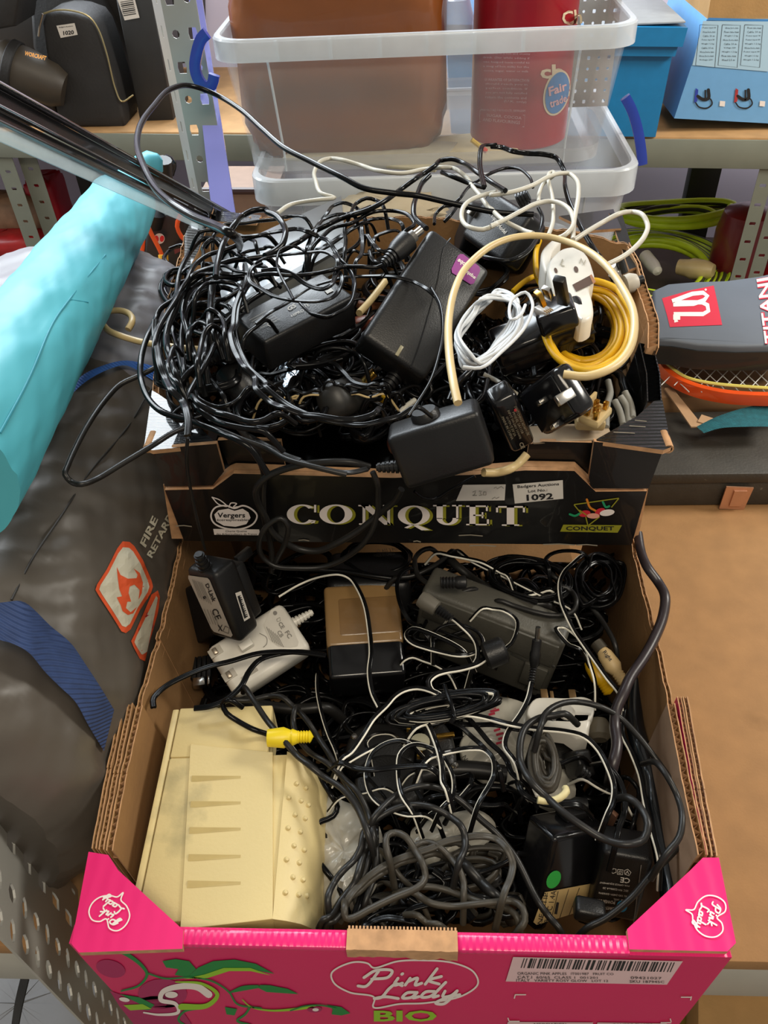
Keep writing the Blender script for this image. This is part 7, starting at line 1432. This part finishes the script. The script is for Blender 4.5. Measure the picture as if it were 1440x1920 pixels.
LW = [(L1, [(780, 1270), (650, 1180), (480, 1100), (330, 1040), (200, 1010), (140, 1050), (140, 1120), (210, 1180), (350, 1230), (500, 1270), (700, 1310), (850, 1300), (970, 1240), (990, 1140), (930, 1050), (800, 980), (700, 960), (580, 970), (480, 1020), (430, 1100), (430, 1180)], .168, .0015, 1, 2, 'white-striped lead in a long narrow loop on the grey adapter'),
      (L1, [(180, 330), (80, 380), (30, 500), (40, 650), (90, 800), (170, 930), (280, 1000), (390, 1130)], .165, .0015, 1, 1, 'black lead bending down beside the taped transformer'),
      (L1, [(640, 900), (760, 990), (870, 1100), (930, 1220), (930, 1350), (880, 1440)], .17, .0016, 1, 2, 'striped lead leaving the ribbed grey plug'),
      (L1, [(480, 160), (640, 190), (800, 220), (1000, 270), (1200, 380), (1280, 420)], .16, .0016, 1, 2, 'upper white-striped lead below the black box'),
      (L1, [(700, 130), (850, 240), (1000, 320), (1200, 410), (1440, 530), (1700, 660), (2000, 800)], .155, .0015, 1, 2, 'long white-striped lead slanting below the black box'),
      (L1, [(400, 110), (300, 140), (235, 210), (230, 300), (250, 390), (320, 470), (430, 540), (550, 590), (700, 610), (900, 570)], .162, .0024, 0, 0, 'thick black loop below the black box right of the taped transformer'),
      (L1, [(600, 220), (700, 310), (850, 430), (1000, 530), (1200, 640), (1440, 740), (1700, 740)], .15, .0042, 0, 0, 'very thick black cable crossing above the grey adapter'),
      (L1, [(0, 450), (200, 420), (400, 330), (560, 220), (640, 140)], .158, .0024, 0, 0, 'black lead leaving the wide adapter under the black box'),
      (L1, [(990, 780), (1100, 790), (1230, 810), (1340, 880), (1380, 950), (1360, 1080), (1310, 1180), (1250, 1230)], .166, .0014, 1, 2, 'striped lead curling round to the ferrite cylinder'),
      (L1, [(480, 1030), (600, 1070), (760, 1130), (900, 1180)], .16, .0012, 0, 0, 'thin lead across the middle of the grey adapter'),
      (L1, [(110, 1360), (200, 1330), (320, 1370), (480, 1430), (620, 1530)], .13, .0015, 1, 2, 'striped lead below the grey adapter left side'),
      (L2, [(640, 150), (540, 230), (470, 300), (430, 400), (440, 550), (490, 690), (560, 830), (640, 950), (740, 1090), (860, 1260), (970, 1400)], .165, .0016, 1, 2, 'long white-striped lead running down to the cream phono plug'),
      (L2, [(600, 990), (520, 960), (440, 880), (395, 810), (460, 800), (560, 860), (650, 960), (700, 1120), (750, 1300)], .16, .0014, 1, 2, 'striped lead doubled back beside the yellow phono plug'),
      (L2, [(450, 430), (530, 470), (580, 560), (560, 640), (500, 680), (350, 690), (200, 660), (0, 600), (-120, 560)], .16, .0024, 0, 0, 'thick black lead curving above the grey adapter right end'),
      (L2, [(580, 500), (680, 580), (780, 700), (850, 800), (930, 960)], .15, .0024, 0, 0, 'black lead sinking into the dark at the right wall'),
      (L2, [(0, 180), (150, 200), (280, 260), (380, 340), (440, 390)], .155, .0024, 0, 0, 'black lead sagging under the front edge of the black box'),
      (L2, [(330, 260), (300, 200), (350, 140), (460, 110), (640, 130)], .16, .0016, 1, 1, 'black lead bowed under the right part of the black box'),
      (L2, [(0, 540), (120, 510), (250, 480), (340, 455)], .155, .002, 1, 2, 'short lead with a pale edge above the grey adapter'),
      (L3, [(720, 400), (800, 520), (880, 640), (1000, 780), (1100, 900), (1200, 980), (1300, 1060), (1440, 1150), (1560, 1300), (1640, 1500)], .175, .0023, 0, 0, 'grey-black lead slanting down over the yellow plug'),
      (L3, [(600, 490), (550, 520), (580, 590), (650, 640), (780, 710), (900, 750), (1020, 790), (1120, 900), (1250, 1000), (1300, 1100), (1360, 1200), (1410, 1290), (1380, 1360), (1250, 1420), (1190, 1500), (1230, 1640), (1330, 1780), (1420, 1900), (1470, 2020)], [.178, .12], .0021, 0, 0, 'grey-black lead over the modem corner, kinked beside the white bag'),
      (L3, [(560, 500), (760, 490), (900, 460), (1000, 470), (1080, 540), (1180, 640), (1260, 760), (1350, 900), (1440, 1060), (1560, 1240), (1660, 1400), (1700, 1600), (1690, 1800), (1620, 2000)], .16, .0025, 0, 0, 'thick lead bending from behind the modem down into the tangle'),
      (L3, [(1090, 560), (1080, 660), (1120, 780), (1200, 880), (1330, 960), (1440, 1060), (1560, 1180), (1640, 1340), (1680, 1520)], .165, .0022, 0, 0, 'black lead beside the yellow plug joining the tangle'),
      (L3, [(1260, 300), (1260, 420), (1290, 580), (1340, 740), (1400, 880)], .12, .0013, 1, 2, 'thin striped lead below the taped transformer'),
      (L3, [(640, 500), (900, 540), (1100, 560), (1330, 550)], .11, .005, 0, 0, 'fat black cable lying in the shadow behind the modem'),
      (L4, [(180, 1180), (180, 1080), (250, 930), (330, 830), (440, 720), (500, 600), (520, 480), (600, 380), (720, 290), (880, 220), (1040, 200), (1200, 230), (1350, 310), (1460, 400), (1500, 500), (1500, 620), (1450, 740)], .168, .0024, 0, 0, 'grey-black lead in a tall arch over the middle tangle'),
      (L4, [(620, 330), (740, 190), (900, 70), (1080, 20), (1250, 40), (1400, 120), (1530, 220), (1650, 340), (1790, 460), (1910, 600), (1990, 710), (2070, 860), (2150, 1030), (2230, 1170), (2320, 1290), (2400, 1380)], [.172, .13], .0024, 0, 0, 'long grey-black lead arching from the middle to the tape label'),
      (L4, [(560, 500), (540, 620), (500, 740), (460, 880), (430, 960), (300, 1130), (200, 1280), (130, 1400)], .165, .0026, 0, 0, 'brownish-black lead of the bundle reaching the front wall'),
      (L4, [(600, 440), (600, 600), (560, 740), (530, 860), (470, 1000), (350, 1160), (240, 1320), (190, 1400)], .16, .0026, 0, 0, 'second lead of the bundle reaching the front wall'),
      (L4, [(640, 420), (640, 560), (620, 700), (570, 830), (540, 930), (500, 1080), (440, 1250), (400, 1400)], .155, .0018, 1, 1, 'flat lead of the bundle at the left of the tangle'),
      (L4, [(200, 380), (170, 500), (210, 620), (300, 700), (430, 780), (540, 820)], .12, .003, 0, 0, 'bluish-black lead curved against the white bag'),
      (L4, [(770, 720), (740, 600), (750, 500), (830, 470), (930, 510), (1020, 640), (1090, 760), (1120, 880), (1080, 970), (980, 1030), (850, 1080), (700, 1150), (560, 1220), (430, 1290), (350, 1290), (340, 1200)], .17, .0027, 3, 0, 'brownish lead in a pear-shaped loop near the front'),
      (L4, [(380, 1100), (500, 960), (640, 840), (780, 760), (900, 710), (1050, 660), (1200, 610), (1300, 560), (1480, 520), (1640, 500), (1800, 530), (1900, 620), (1960, 760), (1940, 900), (1890, 1020), (1860, 1120)], .165, .0019, 1, 3, 'twin brownish lead sweeping right in a broad hook'),
      (L4, [(330, 1130), (480, 1040), (620, 910), (760, 830), (880, 760), (1040, 720), (1200, 670)], .16, .0025, 3, 0, 'brownish lead running under the twin sweep'),
      (L5, [(0, 590), (100, 560), (200, 590), (320, 700), (420, 830), (460, 950), (460, 1060)], .163, .0022, 3, 0, 'brownish lead bowing down right of the pear loop'),
      (L5, [(360, 740), (380, 860), (450, 980), (530, 1080), (680, 1110)], .155, .002, 1, 1, 'flat lead curling near the fat grey cable'),
      (L5, [(50, 990), (250, 1010), (450, 1080), (650, 1150), (850, 1190), (960, 1260), (990, 1360)], .155, .0026, 3, 0, 'brownish lead crossing low towards the tape label'),
      (L5, [(-60, 1030), (0, 1060), (150, 1150), (350, 1180), (550, 1160), (750, 1140), (930, 1130), (1030, 1200), (1050, 1320), (1010, 1400)], .16, .0026, 3, 0, 'brownish lead hooked at the front wall left of the tape label'),
      (L5, [(480, 880), (580, 870), (720, 820), (880, 750), (960, 680)], .14, .0019, 0, 0, 'lead rising right behind the hooked twin lead'),
      (L5, [(450, 760), (520, 830), (620, 940), (720, 1040), (800, 1110)], .15, .0038, 0, 0, 'fat grey-black cable in the front middle of the pink box'),
      (L5, [(100, 900), (250, 920), (380, 910), (480, 880)], .14, .002, 3, 0, 'short lead behind the pear loop'),
      (L4, [(500, 1410), (620, 1320), (760, 1290), (900, 1310), (1000, 1330)], .15, .0019, 1, 1, 'flat lead bowed at the front wall by the torn hand hold'),
      (L4, [(880, 1300), (980, 1210), (1150, 1160), (1300, 1120), (1500, 1090)], .15, .0017, 1, 1, 'flat lead above the torn hand hold'), (L4, [(1050, 1270), (1130, 1340), (1230, 1430)], .16, .0022, 3, 0, 'short slanting lead at the front wall right of the hand hold'),
      (L4, [(550, 1070), (620, 1220), (700, 1340), (760, 1410)], .145, .0018, 3, 0, 'short lead slanting to the hand hold'), (L4, [(700, 650), (800, 780), (900, 920), (990, 1000), (1100, 1180)], .15, .0019, 3, 0, 'lead passing behind the pear loop'),
      (L4, [(700, 900), (850, 920), (1000, 940), (1200, 940), (1440, 900)], .145, .002, 0, 0, 'dark lead level behind the pear loop'), (L4, [(640, 620), (760, 580), (900, 600), (1000, 700), (1050, 820), (1020, 920)], .14, .002, 0, 0, 'dark loop inside the pear loop'),
      (L6, [(0, 780), (80, 720), (180, 580), (270, 440), (380, 330), (450, 250), (530, 200), (640, 180), (740, 200), (820, 240)], .17, .0016, 1, 2, 'white-striped lead rising to the tied bundle'),
      (L6, [(0, 840), (30, 820), (200, 720), (350, 650), (480, 620), (620, 640), (750, 690)], .165, .0014, 1, 2, 'striped lead crossing the screwed plug'),
      (L6, [(560, 640), (470, 625), (370, 650), (270, 720), (220, 830), (210, 950), (250, 1080), (340, 1170), (450, 1220), (560, 1250), (700, 1250)], .166, .0014, 1, 2, 'striped lead in a big C over the plug with one pin'),
      (L6, [(780, 700), (740, 680), (640, 655), (550, 680), (490, 750), (480, 870), (490, 1000), (520, 1100), (600, 1220)], .17, .0014, 1, 2, 'striped lead in a smaller C beside the big one'),
      (L6, [(740, 500), (790, 620), (830, 740), (850, 850), (860, 980), (890, 1030)], .172, .0018, 1, 2, 'striped lead dropping between the black plugs'),
      (L6, [(690, 820), (760, 760), (840, 735), (950, 710), (1080, 690), (1200, 700), (1280, 780), (1290, 900), (1250, 1000), (1190, 1100), (1150, 1180)], .172, .0016, 1, 2, 'striped lead looped round the printed disc'),
      (L6, [(840, 740), (900, 830), (940, 920), (950, 1020), (930, 1110), (850, 1190)], .165, .0014, 1, 2, 'striped lead hanging left of the printed disc'),
      (L6, [(0, 810), (100, 850), (250, 870), (450, 850), (650, 840), (750, 850)], .175, .0017, 1, 1, 'flat black lead level across the two lower plugs'),
      (L6, [(880, 450), (1000, 500), (1100, 590), (1200, 680), (1290, 800), (1330, 860)], .165, .0015, 1, 1, 'flat lead slanting over the printed disc'),
      (L6, [(1060, 430), (1150, 520), (1250, 640), (1340, 720), (1400, 800), (1440, 900), (1560, 1000)], .16, .0016, 1, 1, 'flat lead slanting right of the printed disc'),
      (L6, [(900, 440), (1000, 480), (1150, 490), (1300, 490), (1440, 520), (1600, 560)], .158, .0016, 1, 1, 'flat lead level below the tied bundle'),
      (L6, [(630, 510), (780, 460), (920, 405), (1100, 410), (1250, 440), (1400, 480), (1620, 520), (1880, 545), (2050, 590), (2160, 690), (2250, 850), (2300, 1000), (2290, 1150), (2250, 1240)], .172, .0017, 1, 2, 'striped lead from the tied bundle to the right wall plug'),
      (L6, [(0, 1100), (200, 1060), (350, 1020)], .15, .0011, 1, 2, 'thin white edge of a lead left of the big C'), (L6, [(830, 240), (760, 200), (735, 130), (790, 70), (880, 40), (1000, 20), (1140, -20), (1240, -80)], .168, .002, 1, 2, 'striped lead hooked over the left of the tied bundle'),
      (L6, [(230, 720), (210, 640), (260, 580), (400, 560)], .15, .0012, 1, 2, 'short striped lead by the screw'), (L6, [(560, 920), (640, 880), (700, 860)], .15, .0011, 1, 2, 'short pale lead end below the single pin'),
      (L6, [(650, 1160), (760, 1100), (900, 1080), (1020, 1070), (1100, 960), (1080, 900), (960, 920), (900, 850)], .15, .0015, 1, 1, 'flat lead in a loose loop below the disc'), (L6, [(980, 1140), (1100, 1040), (1250, 1020), (1440, 1040)], .145, .002, 0, 0, 'dark lead right of the loose loop'), (L6, [(1070, 1140), (1150, 1160), (1300, 1170), (1360, 1160)], .15, .0014, 1, 1, 'short flat lead end near the tall adapter'),
      (L6, [(0, 500), (60, 430), (140, 395), (280, 390)], .12, .001, 0, 0, 'very thin grey lead behind the screwed plug'), (L6, [(200, 920), (280, 1000), (400, 1160)], .14, .0015, 0, 0, 'black lead under the big C'), (L6, [(640, 900), (620, 1000), (680, 1120), (780, 1240)], .15, .0014, 1, 1, 'flat lead dropping through the C loops'), (L6, [(1100, 1000), (1000, 1110), (880, 1190), (760, 1240)], .15, .0014, 1, 2, 'striped lead curling below the C loops'),
      (M1, [(475, 175), (420, 185), (350, 195), (290, 220), (245, 270), (225, 350), (230, 450), (290, 560), (370, 640), (470, 730), (580, 810), (700, 880), (820, 910), (920, 880), (945, 800), (900, 700), (840, 650)], .185, .003, 0, 0, 'thick black cord leaving the white plug in a big loop'),
      (M1, [(340, 250), (370, 170), (450, 120), (550, 108), (660, 130), (780, 190), (880, 290), (960, 390), (1060, 530), (1120, 640), (1150, 760), (1140, 880), (1080, 960), (960, 1080), (850, 1210), (700, 1330), (610, 1375)], [.19, .13], .0023, 0, 0, 'long black lead in a wide sweep along the right wall'),
      (M1, [(990, 450), (1060, 540), (1110, 640), (1138, 760), (1120, 870), (1050, 960)], .186, .0022, 0, 0, 'second black lead beside the wide sweep'),
      (M1, [(710, 460), (780, 540), (815, 640), (810, 740), (780, 820), (765, 900)], .165, .0016, 1, 1, 'bluish black lead bent above the switching supply'),
      (M1, [(590, 540), (660, 580), (720, 610), (800, 640)], .14, .0018, 1, 2, 'striped lead of the figure-eight plug'),
      (M1, [(810, 130), (800, 280), (850, 390), (900, 520), (930, 680), (970, 840), (1010, 1000)], .15, .0016, 1, 2, 'white-striped lead running down the thick hose'),
      (M1, [(290, 5), (270, 90), (230, 170), (150, 290), (140, 360), (200, 450)], .17, .0016, 1, 2, 'striped lead of the silver-tipped barrel plug'),
      (M1, [(840, 540), (890, 600), (880, 720), (860, 800)], .13, .0018, 0, 0, 'dark lead in the right corner'),
      (M1, [(210, 560), (240, 620), (330, 670), (430, 690), (560, 690)], .165, .0018, 1, 1, 'flat lead joining the angled boot on the tall adapter'), (M1, [(300, 330), (330, 260), (390, 180)], .16, .0022, 0, 0, 'short black lead under the white plug'),
      (M1, [(240, 640), (310, 560), (430, 470), (560, 420)], .14, .002, 0, 0, 'black lead under the grey tied hank'), (M1, [(0, 590), (80, 580), (180, 600), (200, 640)], .13, .002, 0, 0, 'black lead left of the tied hank')]
for o, pts, z, r, cl, st, lab in LW:
    m = {0: M_CABG if r > .0021 else M_CAB, 1: M_CAB, 3: M_CABB}[cl]; tw = 0 if st == 0 else (2 if st == 2 else 1)
    cable(to(o, pts), z, r * (.9 if tw else (.88 if r > .0024 and r < .0035 else 1)), M_CABB if st == 3 else m, tw=tw, ms=WS if st == 2 else None, label=lab, tuck=.018, ymin=.199)
cable([(1196, 1000), (1202, 1035), (1214, 1064), (1235, 1093), (1247, 1118), (1243, 1156), (1227, 1197), (1206, 1235), (1181, 1272), (1168, 1302), (1156, 1330), (1153, 1363), (1157, 1397), (1148, 1440), (1140, 1480, .08)], [.20, .16], .0042, mat('plum_pvc', '2b2326', .35), label='thick dark plum cable hanging over the right wall of the pink box')
cable([(1193, 1270), (1190, 1347), (1200, 1397), (1217, 1447), (1227, 1513), (1240, 1580), (1253, 1647), (1260, 1690)], .115, .0078, mat('hose_black', '15181c', .22, coat=.4), label='very thick glossy black hose along the right wall of the pink box')
cable([(950, 1452), (893, 1444), (838, 1444), (782, 1458), (727, 1480), (685, 1511), (652, 1544), (629, 1572), (621, 1605), (618, 1647), (627, 1679)], .095, .0075, M_CABG, label='very thick black cable curving through the middle of the pink box')
coil((1118, 1084), .15, 46, 54, 0, 9, .0017, M_CAB, .16, 'loose round coil of thin black twin lead at the rear right of the pink box', tw=1, seed=3, rise=.008, spread=.45)
coil((1000, 1080), .15, 74, 36, -10, 7, .0018, M_CAB, .25, 'untidy thin leads below the black box, left of the round coil', tw=1, seed=8, rise=.01)
hank = coil((827, 1326), .172, 112, 23, 11, 7, .0021, M_CAB, .09, 'long tied hank of black and white twin lead on the black plugs', tw=2, ms=WS, seed=6, rise=.005, spread=.75)
cable([(833, 1285), (838, 1300), (848, 1325), (852, 1345), (846, 1352)], .188, .0018, M_CAB, name='cable_tie', parent=hank)
hk = coil((1022, 1432), .168, 25, 56, 8, 10, .0024, M_CABB, .06, 'tied hank of grey-black lead standing above the tall adapter', tw=1, seed=7, rise=.005, spread=.7)
cable([(1008, 1500), (1030, 1502), (1050, 1496), (1062, 1484), (1060, 1478)], .182, .0026, mat('cream_rubber_band', 'c9bd8e', .5), name='rubber_band', parent=hk)
coil((700, 1050), .14, 60, 30, 0, 4, .002, M_CAB, .2, 'dark leads behind the taped transformer', seed=12)
# ---------------------------------------------------------------- deeper leads
def merge(obs, lab):
    V = []; F = []
    for o in obs:
        k = len(V); V += [v.co + o.location for v in o.data.vertices]; F += [tuple(i + k for i in p.vertices) for p in o.data.polygons]
        me = o.data; bpy.data.objects.remove(o); bpy.data.meshes.remove(me)
    mk('cable_heap', V, F, M_CAB, None, label=lab, cat='cables', kind='stuff', smooth=75)
def filler(n, x0, x1, y0, y1, z0, z1, lab, grp, seed, mats, rs=(.0013, .0026), keep=None, join=False):
    obs = []
    r_ = random.Random(seed)
    for i in range(n):
        cx_ = r_.uniform(x0, x1); cy_ = r_.uniform(y0, y1); rx = r_.uniform(25, 75); ry = r_.uniform(12, 45)
        if keep and not keep(cx_, cy_): continue
        rx = min(rx, cx_ - x0 + 18, x1 - cx_ + 18); ry = min(ry, cy_ - y0 + 12, y1 - cy_ + 12)
        o = coil((cx_, cy_), r_.uniform(z0, z1), max(rx, 14), max(ry, 10), r_.uniform(0, 30) if rx > 40 else r_.uniform(0, 180), r_.choice((1.6, 2.3, 3.2)), r_.uniform(*rs), r_.choice(mats), r_.uniform(.15, .35), lab, grp, 'cable', seed=i * 3 + seed, tw=r_.choice((0, 1, 1)), rise=.010, step=.008)
        obs.append(o)
        if not join:
            u = min(2, int(3 * (cx_ - x0) / (x1 - x0))); v = min(2, int(3 * (cy_ - y0) / (y1 - y0))); tr_ = r_.uniform(0, 1)
            o['label'] = '%s loop of black lead, %s %s of the %s' % ('wide' if rx > 52 else ('small' if rx < 34 else 'middling'), ('rear', 'mid', 'front')[v], ('left', 'centre', 'right')[u], lab)
    if join: merge(obs, lab)
filler(80, 330, 1160, 470, 810, .245, .325, 'black leads heaped deep in the black box under the adapters', None, 5, (M_CAB,), join=True)
filler(20, 330, 640, 600, 800, .31, .345, 'left tangle in the black box', GL, 9, (M_CAB,))
filler(8, 330, 470, 480, 620, .31, .35, 'upper left tangle in the black box', GL, 10, (M_CAB,))
filler(95, 330, 1170, 1070, 1720, .03, .085, 'dark leads heaped deep in the pink box under plugs and adapters', None, 11, (M_CAB,), join=True, keep=lambda x, y: not (x < 600 and y > 1340))
filler(24, 690, 960, 1590, 1730, .09, .14, 'front tangle in the pink box', 'leads at the front of the pink box', 14, (M_CABG, M_CABB, M_CAB), (.0018, .0026))
filler(30, 480, 1160, 1045, 1200, .09, .135, 'rear tangle in the pink box', 'leads at the rear of the pink box', 17, (M_CAB,), keep=lambda x, y: not 560 < x < 800)
def nest(name, x0, x1, y0, y1, z, label, n, seed):
    """bottom layer nobody could count: one mesh of short bent leads"""
    r_ = random.Random(seed); b = MB()
    for i in range(n):
        cx_ = r_.uniform(x0, x1); cy_ = r_.uniform(y0, y1); a = r_.uniform(0, 6.3); pts = []
        for k in range(6):
            pts.append(P(min(max(cx_, x0), x1), min(max(cy_, y0), y1), z + r_.uniform(0, .03))); a += r_.uniform(-.8, .8); cx_ += 34 * math.cos(a); cy_ += 26 * math.sin(a)
        b.tube(spline(pts, .012), r_.uniform(.002, .0042), 5)
    b.make(name, M_CAB, None, label=label, cat='cables', kind='stuff', smooth=75)
nest('lead_nest', 325, 1170, 540, 800, .222, 'dark mass of black leads filling the bottom of the black box', 520, 3)
nest('lead_nest', 300, 1190, 1060, 1600, .012, 'dark mass of leads filling the bottom of the pink box', 620, 4)
